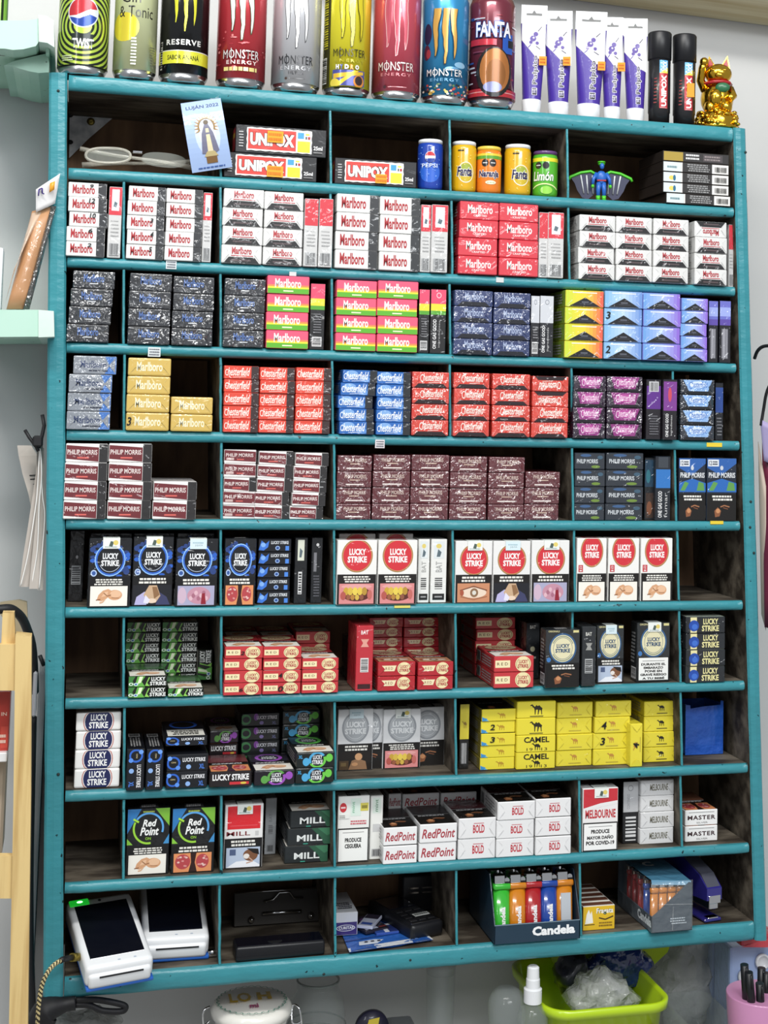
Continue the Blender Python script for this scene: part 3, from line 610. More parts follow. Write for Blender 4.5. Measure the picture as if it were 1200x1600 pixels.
def end_pack(key):
    t = TPL[key]
    if 'meshes' in t: return t['meshes']
    W, H, Dp = 55, 23, 83
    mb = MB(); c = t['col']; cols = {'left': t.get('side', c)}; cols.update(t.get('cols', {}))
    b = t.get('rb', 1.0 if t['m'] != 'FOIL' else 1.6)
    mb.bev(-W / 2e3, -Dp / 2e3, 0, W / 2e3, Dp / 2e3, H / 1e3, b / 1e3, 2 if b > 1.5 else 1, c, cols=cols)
    e = .6
    put(mb, clip(t['ops'], e, e, W - e, H - e), *face_frame('front', W / 1e3, Dp / 1e3, H / 1e3))
    if t['m'] == 'FOIL' or 'fold(' in str(t.get('x', '')) or 'soft' in key or key in ('bold', 'melbourne_end', 'gold', 'navy'):
        y0 = -Dp / 2e3; ap = .0011; X, Z = W / 2e3 - .0012, H / 1e3 - .0012
        P_ = [(-X, y0 - .0001, .0012), (X, y0 - .0001, .0012), (X, y0 - .0001, Z), (-X, y0 - .0001, Z), (-X + .009, y0 - ap, H / 2e3), (X - .009, y0 - ap, H / 2e3)]
        mb.add(P_, [(0, 4, 3), (1, 2, 5)], c)
    # side seam print: barcode panel and a pale stamp
    put(mb, R(4, 4, 20, 19, '#C9C9C9') + bars(5, 5, 19, 18, 9, '#222222') + tlines(26, 4, 74, 19, 4, '#9A9A9A'), *face_frame('left', W / 1e3, Dp / 1e3, H / 1e3))
    ph = t.get('photo')
    if ph:
        ops = []
        im = ph if ph in IM else random.Random(key).choice(['fetus', 'dark', 'mask', 'lungs'])
        ops += R(.8, .8, W - .8, 42, '#17130F') + IM[im](2, 1.5, W - 4, 30) + tlines(6, 33, W - 6, 40, 2, '#D8D8D8')
        ds = t.get('design')
        if ds == 'ell': ops += EL(27.5, 62, 22, 16, '#E8D9AA') + words('LUCKY', 'STRIKE', 14, 54, 41, 70, '#A8343A')
        elif ds == 'dark': ops += R(.8, 42, W - .8, 82, '#1C1719')
        elif ds == 'darkred': ops += R(.8, 42, W - .8, 82, '#4A1C22')
        elif ds == 'glowp': ops += R(.8, 42, W - .8, 82, '#1A1420') + RG(27.5, 62, 14, 19, '#9A4FB8') + words('LUCKY', 'STRIKE', 17, 55, 38, 69, '#DADDE2')
        elif ds == 'glowg': ops += R(.8, 42, W - .8, 82, '#121A18') + RG(27.5, 62, 14, 19, '#5CB850') + words('LUCKY', 'STRIKE', 17, 55, 38, 69, '#DADDE2')
        elif ds: ops += R(.8, 42, W - .8, 82, ds)
        put(mb, ops, *face_frame('top', W / 1e3, Dp / 1e3, H / 1e3))
    SOFT = t['m'] == 'FOIL' or 'soft' in key or key in ('melbourne_end', 'bold')
    nme = 'soft_cigarette_pack' if SOFT else 'cigarette_pack'
    out = [(nme, mb.mesh(nme, {'CARD': CARD, 'CELLO': CELLO, 'FOIL': FOIL}[t['m']]), None)]
    if 'flap' in t:
        m2 = MB(); fl = t['flap']
        for p, f_, cc in fl[:1]: m2.prism(p, (-W / 2e3, -Dp / 2e3 + .0002, 0), (1, 0, 0), (0, 0, 1), (0, -1, 0), .0006, cc)
        if len(fl) > 1: put(m2, fl[1:], (-W / 2e3, -Dp / 2e3 - .0004, 0), (1, 0, 0), (0, 0, 1), (0, -1, 0), .0002)
        out.append(('end_flap', m2.mesh('end_flap', CELLO), 'dark folded end flap'))
    t['meshes'] = out
    return out
# ------------------------------------------------------------------ upright packs, face to the front (55 x 83 x 23 mm)
def stamp_ops(k):
    if k == 0: return R(0, 0, 20, 12, '#E9EDE8') + PO([(7, 3), (9, 9), (13, 8), (11, 2)], '#4F5F58') + EL(15, 7, 3, 3, '#E0CC72') + tlines(2, 1, 18, 3, 1, '#9AA')
    return R(0, 0, 20, 12, '#D5E6EC') + T('JUJUCA', 6, 3, 15, 5.4, '#5A7A86', .0) + tlines(3, 6, 17, 9, 1, '#A8C4CE')
UP = {}
def up(key, **k): UP[key] = k
def ring_front(c_body, c_glow, c2, c_txt='#F2F4F6'):
    o = []
    rr = random.Random(4)
    for i in range(26):
        a = rr.uniform(0, 6.28); q = rr.uniform(17, 25); o += EL(27.5 + q * math.cos(a) * 1.1, 57 + q * math.sin(a) * .95, rr.uniform(2, 5), rr.uniform(1.5, 4), (c2, '#27417E')[i % 2], 8)
    o = clip(o, .6, 37, 54.4, 82)
    for i in range(9): o += CI(6 + rr.random() * 43, 40 + rr.random() * 40, .5, '#DCE8FF', 6)
    return o + CI(27.5, 57, 20, c_glow) + CI(27.5, 57, 18.6, c2) + CI(27.5, 57, 16.6, '#0B0D14') + RG(27.5, 57, 14, 14.6, '#C9D6EA', 24, 3.6, 5.9) + words('LUCKY', 'STRIKE', 16, 49.5, 39, 65, c_txt, .04) + CI(7, 41, 4, '#B5CCEE') + CI(7, 41, 2.6, '#35599E')
up('ls_blue', col='#0E1016', ops=ring_front('#0E1016', '#8FC0F8', '#2C62C4'), warn=('#0B0B0D', 36), d='black pack with glowing blue ring', g='black packs with a glowing blue ring')
def disc(cy, r_, col='#D2303B', rim='#A5763F', tw=.62): 
    return clip(CI(27.5, cy, r_, rim, 40) + CI(27.5, cy, r_ - 1.3, '#C9A26A', 40) + CI(27.5, cy, r_ - 2, col, 40), .6, 36, 54.4, 82.4) + words('LUCKY', 'STRIKE', 27.5 - r_ * tw, cy - r_ * .42, 27.5 + r_ * tw, cy + r_ * .42, '#F7F2F0', .045)
up('ls_white', col='#EDECE8', ops=disc(63, 21.5), warn=('#15110F', 39), d='white pack with big red disc', g='white packs with a big red disc', tops='#C43A45')
up('ls_white_stamp', col='#E9E8E6', ops=disc(58, 21), warn=('#15110F', 38), d='white stamped pack with red disc', g='white stamped packs with a red disc')
up('ls_white_small', col='#EFEEEA', ops=disc(66, 21) + R(3, 39, 11, 48, '#C4303A') + T('12', 5, 43, 9, 47, '#F0E8E8', .02) + R(5, 40, 9, 41.5, '#F0E8E8'), warn=('#15110F', 37), d='white pack, little red tag', g='white packs with a little red tag', tops='#C43A45')
def dark_disc(tc='#23496E'):
    return RG(27.5, 56, 19.5, 22, '#315A86', 32) + CI(27.5, 56, 19.5, '#E4DDB6', 32) + RG(27.5, 56, 15, 15.7, '#6B7A80', 30) + words('LUCKY', 'STRIKE', 15.5, 50, 39.5, 62.5, tc, .04) + RG(27.5, 56, 16.8, 18.2, '#8C957E', 26, .4, 2.7) + RG(27.5, 56, 16.8, 18.2, '#8C957E', 26, 3.6, 5.8)
up('ls_dark', col='#2A2D2F', ops=dark_disc() + CI(5, 40, 3.4, '#3F78B8') + T('ORIGINALS', 4, 79.4, 22, 82, '#D8D09A', .02) + R(44, 78.6, 53, 82, '#D8CF90'), warn=('#0D0C0C', 35), d='charcoal pack with round pale emblem', g='charcoal packs with a round pale emblem')
def grey_disc():
    return RG(27.5, 58, 18, 21, '#9FA3A8', 32) + CI(27.5, 58, 17.6, '#B4B8BC', 32) + RG(27.5, 58, 15, 15.6, '#E2E4E6', 28) + words('LUCKY', 'STRIKE', 11, 49, 44, 66, '#EEF0F1', .05)
up('ls_silver', col='#EAEBEC', ops=grey_disc(), warn=('#14100E', 36), d='silver pack with grey disc', g='silver packs with a grey disc')
up('pm_dark', col='#1C2534', ops=PO([(0, 83), (0, 70), (26, 60), (55, 76), (55, 83)], '#2B5FA8') + R(2, 72, 22, 81, '#DDE2E8') + T('12', 3.5, 73.5, 9, 79.5, '#2A3040', .02) + tlines(10, 73.5, 20, 79.5, 2, '#2A3040') + T('PHILIP MORRIS', 3, 57, 52, 64, '#E6EAEE', .02) + CI(27, 70, 3, '#C9D0D8') + PO([(0, 38), (0, 50), (27, 56), (55, 50), (55, 38)], '#2766B4') + PO([(3, 40), (12, 52), (20, 50), (12, 40)], '#5E9A4E') + PO([(36, 40), (40, 52), (50, 50), (52, 40)], '#5E9A4E'), warn=('#12110F', 36), d='dark pack with blue-green bands', g='dark packs with blue-green bands')
def rp_front():
    o = PO([(0, 82.4), (0, 52), (18, 82.4)], '#2C78B8') + PO([(55, 82.4), (36, 82.4), (55, 60)], '#7CB83A') + PO([(0, 38), (0, 46), (8, 38)], '#86C63E') + PO([(55, 38), (55, 50), (47, 38)], '#3E8EC8')
    o += RG(27.5, 58, 17.5, 20, '#9AD43C', 26, 2.7, 4.9) + RG(27.5, 58, 17.5, 20, '#5AA4E4', 26, -.3, 2.5) + LN([(8, 70), (15, 66)], 2.4, '#A6DC40')
    return o + T('Red', 20, 60, 38, 69, '#F5F7F5', .03, .25) + T('Point', 17, 49, 41, 59.5, '#F5F7F5', .03, .25) + T('ON', 24, 43.5, 31, 47, '#9AD43C', .01) + tlines(20, 77, 36, 80.5, 1, '#A8B84A')
up('rp_on', col='#0F1114', ops=rp_front(), warn=('#0C0C0C', 36), d='black pack, green-blue ring', g='black packs with a green-blue ring')
up('mill_red', col='#EAE9E8', ops=R(4, 51, 51, 81, '#D8232E') + R(8, 55, 47, 56, '#E0525A') + T('MILL', 3, 42.5, 37, 48, '#7A2A2E', .01) + R(44, 42, 49, 48, '#C9C9C9'), warn=('#0F0E10', 39), d='white and red pack', g='white and red packs')
up('rp_white', col='#EEEEEA', ops=CI(9, 69, 6, '#C9303A') + R(5, 68, 13, 70, '#F0DADA') + R(22, 58, 40, 80, '#DDEDE2') + T('mint', 24, 62, 29, 76, '#6AB08A', .01, 0, 1) + R(39, 64, 53, 74, '#D8CC5A') + R(41, 67, 51, 71, '#8F8636') + tlines(22, 47, 52, 53, 2, '#D0606A') + R(2, 55.2, 20, 61, '#ECECE8') + tlines(3, 56, 13, 60, 2, '#8C8C88'), warn=('#F4F4F0', 43), frame='#151515', text=['PRODUCE', 'CEGUERA'], d='white pack with boxed two-line warning', g='white packs with boxed warning')
up('melb', col='#EDEBEA', ops=PO([(1, 54), (1, 82), (54, 82), (54, 64), (28, 58)], '#C92F3A') + PO([(1, 52), (27, 58), (54, 62), (54, 66), (27, 63), (1, 57)], '#EDEBEA') + T('MELBOURNE', 4, 43.5, 51, 55, '#C2303A', .03, .0), warn=('#F4F4F2', 38), frame='#151515', text=['PRODUCE', 'MAYOR DAÑO', 'POR COVID-19'], d='white and red pack with boxed warning', g='white and red packs with boxed warning')
def up_pack(key, im, stamp=None, top='x', text=None):
    W, H, Dp = 55, 83, 22; t = UP[key]; mb = MB(); c = t['col']
    mb.bev(-W / 2e3, -Dp / 2e3, 0, W / 2e3, Dp / 2e3, H / 1e3, .0008, 1, c)
    fr = face_frame('front', W / 1e3, Dp / 1e3, H / 1e3)
    put(mb, clip(t['ops'], .6, .6, W - .6, H - .4), *fr)
    tc = t.get('tops')
    put(mb, (R(14, 1, 41, 21, tc) if tc else R(16, 1, 40, 20, '#3C3C40')) + tlines(18, 4, 38, 16, 2, '#D8D8D8'), *face_frame('top', W / 1e3, Dp / 1e3, H / 1e3))
    put(mb, R(3, 4, 19, 20, '#E4E4E4') + bars(4, 5, 18, 19, 8, '#202020', True) + tlines(4, 26, 18, 70, 9, '#8C8C8C'), *face_frame('left', W / 1e3, Dp / 1e3, H / 1e3))
    put(mb, R(3, 4, 19, 20, '#E4E4E4') + bars(4, 5, 18, 19, 8, '#202020', True) + tlines(4, 26, 18, 70, 9, '#8C8C8C'), *face_frame('right', W / 1e3, Dp / 1e3, H / 1e3))
    out = [('cigarette_pack', mb.mesh('cigarette_pack', CELLO), None)]
    wc, wh = t['warn']; m2 = MB(); m2.bev(-.0268, -Dp / 2e3 - .0004, .0006, .0268, -Dp / 2e3, wh / 1e3, 0, 1, t.get('frame', wc))
    txt = text or t.get('text'); o = []
    if txt:
        if not t.get('frame'): o += R(3, 3, 52, wh - 1, '#F0F0EC')
        else: o += R(2.2, 2.2, 52.8, wh - 1.6, wc)
        n = len(txt); hh = min(7.5, (wh - 11) / n)
        for i, s_ in enumerate(txt):
            l = min(44, len(s_) * 4.1); y = (wh - 7) - (i + 1) * hh; 
            if n <= 2: y -= 3
            o += T(s_, 27.5 - l / 2, y, 27.5 + l / 2, y + hh * .72, '#161616', .045)
        o += R(9, wh - 5.6, 46, wh - 5.0, '#6A6A6A')
    else:
        o += IM[im](3.5 if im != 'man' else 1.5, 1.5, 48 if im != 'man' else 52, wh * .66) + tlines(8, wh * .73, 47, wh - 1.6, 3 if im in ('fetus', 'teeth') else 2, '#E9E7E0', .6, len(key) + len(im))
    put(m2, o, (-W / 2e3, -Dp / 2e3 - .0004, 0), (1, 0, 0), (0, 0, 1), (0, -1, 0), .0001)
    out.append(('warning_label', m2.mesh('warning_label', CARD), {'fetus': 'warning photo of a fetus on white', 'teeth': 'warning photo of stained teeth'}.get(im)))
    if stamp is not None:
        m3 = MB(); x0, z0 = (-.010, .0705); m3.box(x0, -Dp / 2e3 - .0012, z0, x0 + .022, -Dp / 2e3 - .0009, .0828, '#E9EDE8'); m3.box(x0, -Dp / 2e3 - .0012, .0828, x0 + .022, .004, .0834, '#DDE3DE')
        put(m3, shift(stamp_ops(stamp), 0, 0, 1.1, 1.02), (x0, -Dp / 2e3 - .0012, z0), (1, 0, 0), (0, 0, 1), (0, -1, 0), .0001)
        out.append(('tax_stamp', m3.mesh('tax_stamp', PAPER), None))
    return out
# ------------------------------------------------------------------ packs standing with the narrow side out (23 x 83 x 55 mm)
SD = {}
def sd(key, **k): SD[key] = k
BC = lambda c, c2, y0, y1: R(4, y0, 19, y1, c) + bars(5, y0 + 1, 18, y1 - 1, 8, c2, True)
sd('side_red', col='#C9C9C8', ops=R(.5, 50, 22.5, 82.4, '#CF3542') + tlines(4, 24, 19, 45, 5, '#A8A8A8', .3) + R(3, 3, 20, 17, '#B9BBBC') + bars(4, 3.5, 19, 16.5, 8, '#3A3A3C'), d='narrow red-and-grey pack side', g='packs standing side-on, red over grey')
sd('side_red_stamp', col='#C9C9C8', ops=R(.5, 50, 22.5, 82.4, '#CF3542') + R(5, 55, 18, 80, '#DDE0E6') + PO([(8, 60), (10, 66), (15, 64), (13, 59)], '#5A6A72') + tlines(4, 24, 19, 45, 5, '#A8A8A8', .3) + R(3, 3, 20, 17, '#B9BBBC') + bars(4, 3.5, 19, 16.5, 8, '#3A3A3C'), d='narrow red-and-grey side with stamp', g='packs standing side-on, red over grey')
sd('side_white', col='#E8E8E4', ops=R(4, 58, 19, 80, '#DDE3E4') + PO([(8, 60), (10, 70), (15, 66), (13, 60)], '#5A6A72') + EL(11, 74, 4, 3, '#E0CC72') + T('BAT', 7, 40, 16, 54, '#A6A6A4', .01, 0, 1) + bars(6, 18, 17, 34, 6, '#4A4A4A', True) + R(3, 4, 20, 12, '#161616') + R(6, 7, 17, 9, '#9A9A9A'), d='narrow white pack side', g='packs standing side-on, white')
sd('side_stripe', col='#1A1A1C', ops=R(.5, 62, 22.5, 82.4, '#DE4C6C') + R(.5, 55, 22.5, 64, '#E8D83A') + R(.5, 50, 22.5, 55, '#54A030') + BC('#D8D8D8', '#2A2A2A', 4, 16) + tlines(5, 20, 18, 46, 8, '#7C7C80', .4), d='narrow striped pack side', g='packs standing side-on, striped over black')
sd('side_stripe_text', col='#1A1A1C', ops=R(.5, 62, 22.5, 82.4, '#DE4C6C') + RG(12, 75, 2.6, 3.6, '#F2C8CF') + R(.5, 55, 22.5, 64, '#E8D83A') + R(.5, 50, 22.5, 55, '#54A030') + T('ONE GAS GOOD', 4, 6, 9, 44, '#E8E8E8', .02, 0, 1) + T('ingredientes', 12, 8, 15, 42, '#B8B8B8', .0, 0, 1), d='narrow striped side, white writing', g='packs standing side-on, striped over black')
sd('side_silver', col='#1B1C22', ops=R(.5, 46, 22.5, 82.4, '#C9CCD2') + RG(12, 74, 2.6, 3.4, '#7A7E88') + BC('#D8D8D8', '#2A2A2A', 4, 20) + tlines(5, 24, 18, 42, 5, '#8C8C90', .4), d='narrow silver-over-black pack side', g='packs standing side-on, silver over black')
sd('side_silver_text', col='#1B1C22', ops=R(.5, 46, 22.5, 82.4, '#C9CCD2') + RG(12, 74, 2.6, 3.4, '#7A7E88') + T('ONE GAS GOOD', 4, 6, 9, 42, '#E8E8E8', .02, 0, 1) + T('ingredientes', 12, 8, 16, 40, '#C8C8C8', .0, 0, 1), d='narrow silver-over-black side, writing', g='packs standing side-on, silver over black')
sd('side_purple', col='#17171D', ops=R(.5, 50, 22.5, 82.4, '#6A6EC2') + R(.5, 62, 22.5, 74, '#9AA8E2') + R(.5, 50, 22.5, 58, '#5A48A0') + R(4, 5, 18, 46, '#3C3C44') + bars(5, 6, 17, 45, 6, '#B8B8C0'), d='narrow violet-over-black pack side', g='packs standing side-on, violet over black')
sd('side_magenta', col='#1A161D', ops=R(.5, 42, 22.5, 74, '#5C2A86') + R(4, 66, 19, 80, '#D3D3D6') + bars(5, 67, 18, 79, 7, '#2A2A2A') + tlines(4, 6, 19, 34, 8, '#6C6C72', .4), d='narrow purple-and-black pack side', g='packs standing side-on, purple over black')
sd('side_magenta_text', col='#1A161D', ops=R(.5, 40, 22.5, 80, '#7B3A8E') + EL(11, 62, 3, 10, '#C8485A') + T('ONE GAS GOOD', 4, 4, 9, 36, '#E8E8E8', .02, 0, 1) + T('ingredientes', 12, 6, 16, 34, '#C8C8C8', .0, 0, 1), d='narrow purple side, white writing', g='packs standing side-on, purple over black')
sd('side_blue', col='#14171E', ops=R(.5, 40, 22.5, 76, '#27478E') + tlines(4, 6, 19, 34, 6, '#7C7C82', .4), d='narrow blue-and-black pack side', g='packs standing side-on, blue over black')
sd('side_pmdark', col='#1B2028', ops=R(.5, 42, 22.5, 66, '#2E73BC') + R(4, 68, 19, 82, '#3A4048') + T('ONE GAS GOOD', 4, 4, 10, 38, '#E8E8E8', .02, 0, 1) + T('fumar', 13, 4, 18, 36, '#C8C8C8', .0, 0, 1), d='narrow dark pack side, blue band', g='packs standing side-on, dark')
sd('side_pmteal', col='#151B20', ops=R(.5, 44, 22.5, 80, '#1C3A50') + EL(8, 58, 5, 9, '#2A6A78') + R(3, 3, 20, 36, '#3A2A22') + EL(11, 16, 6, 9, '#7A4A30'), d='narrow dark pack side, teal picture', g='packs standing side-on, dark')
sd('side_black', col='#131316', ops=BC('#9FA3A6', '#2A2A2E', 20, 42) + EL(12, 52, 2, 2, '#9A9A9E') + tlines(4, 62, 19, 76, 3, '#3A3A40'), d='narrow plain black pack side', g='packs standing side-on, black')
sd('side_black_stamp', col='#101216', ops=R(5, 54, 17, 80, '#D8DBCB') + PO([(8, 58), (9, 70), (14, 66), (12, 58)], '#5A6A72') + R(7, 12, 14, 40, '#D8D8D8') + bars(8, 13, 13, 39, 8, '#222222', True), d='narrow black side with pale stamp', g='packs standing side-on, black')
sd('side_black_text', col='#101216', ops=R(5, 40, 11, 64, '#77777C') + tlines(5, 8, 18, 36, 8, '#5A5A60', .5) + EL(12, 74, 3, 2, '#C8C8C8'), d='narrow black side, faint writing', g='packs standing side-on, black')
sd('side_lsred', col='#BE2F3A', ops=T('BAT', 6, 72, 16, 77, '#F0DEDA', .02) + PO([(6, 56), (9, 61), (6, 66), (17, 66), (14, 61), (17, 56)], '#E0A090') + R(6, 24, 17, 42, '#E0DEDC') + bars(7, 25, 16, 41, 7, '#3A3A3A', True) + R(3, 3, 20, 9, '#3A1418'), d='narrow crimson pack side', g='packs standing side-on, crimson')
sd('side_lsdark', col='#26292C', ops=T('BAT', 6, 74, 16, 79, '#D8D8D0', .02) + CI(11, 44, 4, '#D8D4B0') + R(6, 30, 17, 33, '#B8B8B0'), d='narrow charcoal side, pale dot', g='packs standing side-on, charcoal')
sd('side_lsdark2', col='#26292C', ops=T('BAT', 6, 70, 16, 75, '#D8D8D0', .02) + PO([(6, 50), (9, 55), (6, 60), (17, 60), (14, 55), (17, 50)], '#9A9A96') + R(5, 18, 18, 38, '#A9ABAC') + bars(6, 19, 17, 37, 7, '#2A2A2A', True), d='narrow charcoal side with barcode', g='packs standing side-on, charcoal')
sd('side_camel', col='#15140F', ops=R(.5, 38, 22.5, 82.4, '#D8C83A') + camel(12, 56, .7, '#8A6F22') + R(4, 6, 19, 34, '#2A2A2A') + bars(5, 7, 18, 33, 6, '#C8C8C8'), d='narrow yellow-over-black pack side', g='packs standing side-on, yellow')
sd('side_melb', col='#17171A', ops=R(.5, 42, 22.5, 82.4, '#BDBEC0') + RG(11, 74, 3, 4, '#8C8C90') + T('CONTENIDO', 6, 46, 10, 66, '#8A8A8E', .0, 0, 1) + bars(4, 4, 19, 38, 7, '#D8D8D8', True), d='narrow grey-over-black pack side', g='packs standing side-on, grey over black')
sd('side_mint', col='#EDEDE8', ops=R(4, 60, 19, 80, '#DDE8DE') + T('mint', 8, 62, 14, 78, '#5A8A6A', .01, 0, 1) + R(5, 36, 18, 46, '#C9C9C9') + R(4, 4, 19, 14, '#B8B8B8') + bars(5, 5, 18, 13, 8, '#3A3A3A'), d='narrow white side, mint print', g='packs standing side-on, white')
sd('side_grey', col='#A9ACAF', ops=T('BAT', 8, 48, 14, 60, '#8A8D90', .01, 0, 1) + bars(7, 30, 16, 44, 6, '#6A6A6E', True) + R(5, 4, 18, 14, '#8C8F92') + bars(6, 5, 17, 13, 7, '#3A3A3A'), d='narrow plain grey pack side', g='packs standing side-on, grey')
def side_pack(key):
    W, H, Dp = 23, 83, 55; t = SD[key]
    if 'meshes' in t: return t['meshes']
    mb = MB(); mb.bev(-W / 2e3, -Dp / 2e3, 0, W / 2e3, Dp / 2e3, H / 1e3, .0008, 1, t['col'])
    put(mb, clip(t['ops'], .6, .6, W - .6, H - .6), *face_frame('front', W / 1e3, Dp / 1e3, H / 1e3))
    t['meshes'] = [('cigarette_pack', mb.mesh('cigarette_pack', CELLO), None)]
    return t['meshes']
# ------------------------------------------------------------------ placing packs
ROWW = ['', 'second', 'third', 'fourth', 'fifth', 'sixth', 'seventh', 'eighth', 'ninth', 'bottom']
def rowname(r_): return 'top row' if r_ == 0 else ROWW[r_] + ' row'
CELLW = ['first', 'second', 'third', 'fourth', 'fifth', 'sixth', 'seventh']
rj = random.Random(11)
used = {}
def put_meshes(ms, loc, sc, rz, label, cat, group, rx=0):
    root = None
    for i, (nme, me, lb) in enumerate(ms):
        if i == 0:
            root = link(nme, me, None, label, cat, group); root.location = loc; root.scale = sc; root.rotation_euler = (rx, 0, rz)
        else: link(nme, me, root, lb)
    return root
HAND = {}
def scribble(root, ch, x0, z0, x1, z1, W, y):
    """a number written on the pack's end with a marker"""
    mb = MB(); put(mb, T(ch, x0, z0, x1, z1, '#141414', .02, .15), (-W / 2e3, -y / 2e3 - .0009, 0), (1, 0, 0), (0, 0, 1), (0, -1, 0), .00015)
    mb.obj('handwritten_number', CARD, root)
def POS(i, n):      # i counts from the bottom
    t = n - 1 - i
    if n == 2: return ('lower', 'upper')[i]
    if i == 0: return 'bottom one'
    return ['top one', 'second down', 'third down', 'fourth down', 'fifth down'][t]
def stack(r_, key, xl, xr, yt, yb, n, cell, sname='', yf=-.004, kind='end', marks=None, jit=.0006, offs=None, flipped=(), rot=0, zlift=0, dep=None, sh=0.0, keys=None):
    """n packs lying on one another between pixel columns xl..xr, top edge yt, bottom edge yb (of the front face)"""
    um = (xl + xr) / 2
    p = at(um, yb, .0 if yf is None else yf); zf = ftop(r_ + 1, p.x)
    if yf is None:
        q = atz(um, yb, zf); yf = min(max(q.y, -.012), .085)
    vm = (yt + yb) / 2; A_, B_ = at(xl, vm, yf), at(xr, vm, yf); W = B_.x - A_.x; xc = (A_.x + B_.x) / 2
    zf = ftop(r_ + 1, xc) + zlift
    ztop = at(um, yt, yf).z; h = (ztop - zf) / n
    W0, H0, D0 = (.055, .023, .083)
    dsc = (dep or .083) / D0; objs = []
    for i in range(n):
        k = (keys or {}).get(i, key)
        t = TPL[k]; ms = end_pack(k)
        j = rj.uniform(-jit, jit) + (offs[i] * W if offs else 0) + sh * (i - (n - 1) / 2) * h; jy = rj.uniform(0, .0022)
        s_ = (W / W0 * .985, dsc, h / H0 * .985)
        loc = Vector((xc + j, yf + jy + D0 * dsc / 2, zf + i * h + .0001))
        pos = POS(i, n) if n > 1 else 'single'
        lb = t['d'] + ', ' + pos + (', ' + sname + ' stack' if n > 1 and sname else (' ' + sname if sname else '')) + ', ' + rowname(r_) + ' ' + cell + ' cell'
        if n == 1: lb = t['d'] + (', ' + sname if sname else '') + ', ' + rowname(r_) + ' ' + cell + ' cell'
        o = put_meshes(ms, loc, s_, rj.uniform(-.006, .006), lb, 'cigarette pack', t['g'])
        if i in flipped: o.rotation_euler = (0, math.pi, 0); o.location.z += h * .985
        if marks and i in marks: scribble(o, marks[i][0], *marks[i][1], 55, 83)
        objs.append(o); used[lb] = used.get(lb, 0) + 1
    return objs
def upright(r_, ms, d_, g, xl, xr, yt, yb, cell, pos='', yf=None, rz=0, dims=(.055, .083, .022), zlift=0):
    um = (xl + xr) / 2
    p = at(um, yb, 0); zf = ftop(r_ + 1, p.x)
    if yf is None: yf = min(max(atz(um, yb, zf).y, -.012), .12)
    vm = (yt + yb) / 2; A_, B_ = at(xl, vm, yf), at(xr, vm, yf); W = B_.x - A_.x; xc = (A_.x + B_.x) / 2
    zf = ftop(r_ + 1, xc) + zlift; H = at(um, yt, yf).z - zf
    s_ = (W / dims[0] * .985, 1, H / dims[1])
    lb = d_ + (', ' + pos if pos else '') + ', ' + rowname(r_) + ' ' + cell + ' cell'
    used[lb] = used.get(lb, 0) + 1
    return put_meshes(ms, Vector((xc, yf + dims[2] / 2, zf + .0001)), s_, rz, lb, 'cigarette pack', g)
def front(r_, key, im, xl, xr, yt, yb, cell, pos='', stamp=None, yf=None, text=None, rz=0, desc=None):
    return upright(r_, up_pack(key, im, stamp, text=text), desc or UP[key]['d'], UP[key]['g'], xl, xr, yt, yb, cell, pos, yf, rz)
def side(r_, key, xl, xr, yt, yb, cell, pos='', yf=None, rz=0):
    return upright(r_, side_pack(key), SD[key]['d'], SD[key]['g'], xl, xr, yt, yb, cell, pos, yf, rz, (.023, .083, .055))
# ================================================================== the packs, row by row (0 is the top row)
Y0 = -.006
NUM = (28, 9, 38, 21)
# second row
stack(1, 'white_red', 105, 166, 285, 399, 5, 'first', '', Y0, offs=[-.01, -.01, .05, 0, 0], marks={0: ('2', (30, 15, 36, 21)), 1: ('6', (31, 14, 37, 21)), 2: ('10', (29, 14, 38, 22)), 3: ('12', (29, 14, 38, 22)), 4: ('9', (31, 15, 36, 21))})
side(1, 'side_red_stamp', 169, 190, 292, 400, 'first', yf=-.002)
stack(1, 'white_red', 199, 258, 291, 404, 5, 'second', 'left', Y0, marks={0: ('5', (33, 12, 38, 20)), 1: ('4', (34, 12, 39, 21)), 2: ('3', (34, 12, 39, 19))})
stack(1, 'white_red', 258.3, 316, 295, 406, 5, 'second', 'right', Y0)
side(1, 'side_red_stamp', 316.5, 331, 301, 407, 'second', yf=-.001)
stack(1, 'white_red_soft', 347.5, 411.5, 295, 409, 4, 'third', 'left', Y0)
stack(1, 'white_red_soft', 411.8, 474, 300, 414, 4, 'third', 'right', Y0)
side(1, 'side_red', 475, 497, 310.5, 415, 'third', 'left one', yf=Y0)
side(1, 'side_red', 498, 520, 310.5, 416, 'third', 'right one', yf=Y0)
stack(1, 'white_red', 525, 592, 303.5, 419, 4, 'fourth', 'left', Y0)
stack(1, 'white_red', 592.5, 656.5, 307.8, 422, 4, 'fourth', 'right', Y0)
side(1, 'side_red_stamp', 657, 673, 320, 423, 'fourth', 'left one', yf=Y0 + .004)
side(1, 'side_red_stamp', 674, 700, 320, 424.5, 'fourth', 'right one', yf=Y0)
stack(1, 'crafted_red', 717, 779, 315, 428, 4, 'fifth', 'left', Y0)
stack(1, 'crafted_red', 780, 842, 318, 431.5, 4, 'fifth', 'right', Y0)
side(1, 'side_red', 842, 856, 332, 432, 'fifth', 'left one', yf=-.002)
side(1, 'side_red_stamp', 856, 881, 332, 433, 'fifth', 'right one', yf=-.004)
stack(1, 'white_red_soft', 905, 962, 336, 438, 4, 'sixth', 'leftmost', Y0)
stack(1, 'white_red_soft', 963, 1020, 339, 440, 4, 'sixth', 'second', Y0)
stack(1, 'white_red_soft', 1021, 1077, 342, 443, 4, 'sixth', 'third', Y0)
stack(1, 'white_red_soft', 1086, 1137, 346, 446, 4, 'sixth', 'rightmost', Y0, flipped=(3,))
side(1, 'side_red', 1138.5, 1146, 351, 440, 'sixth', yf=.012)
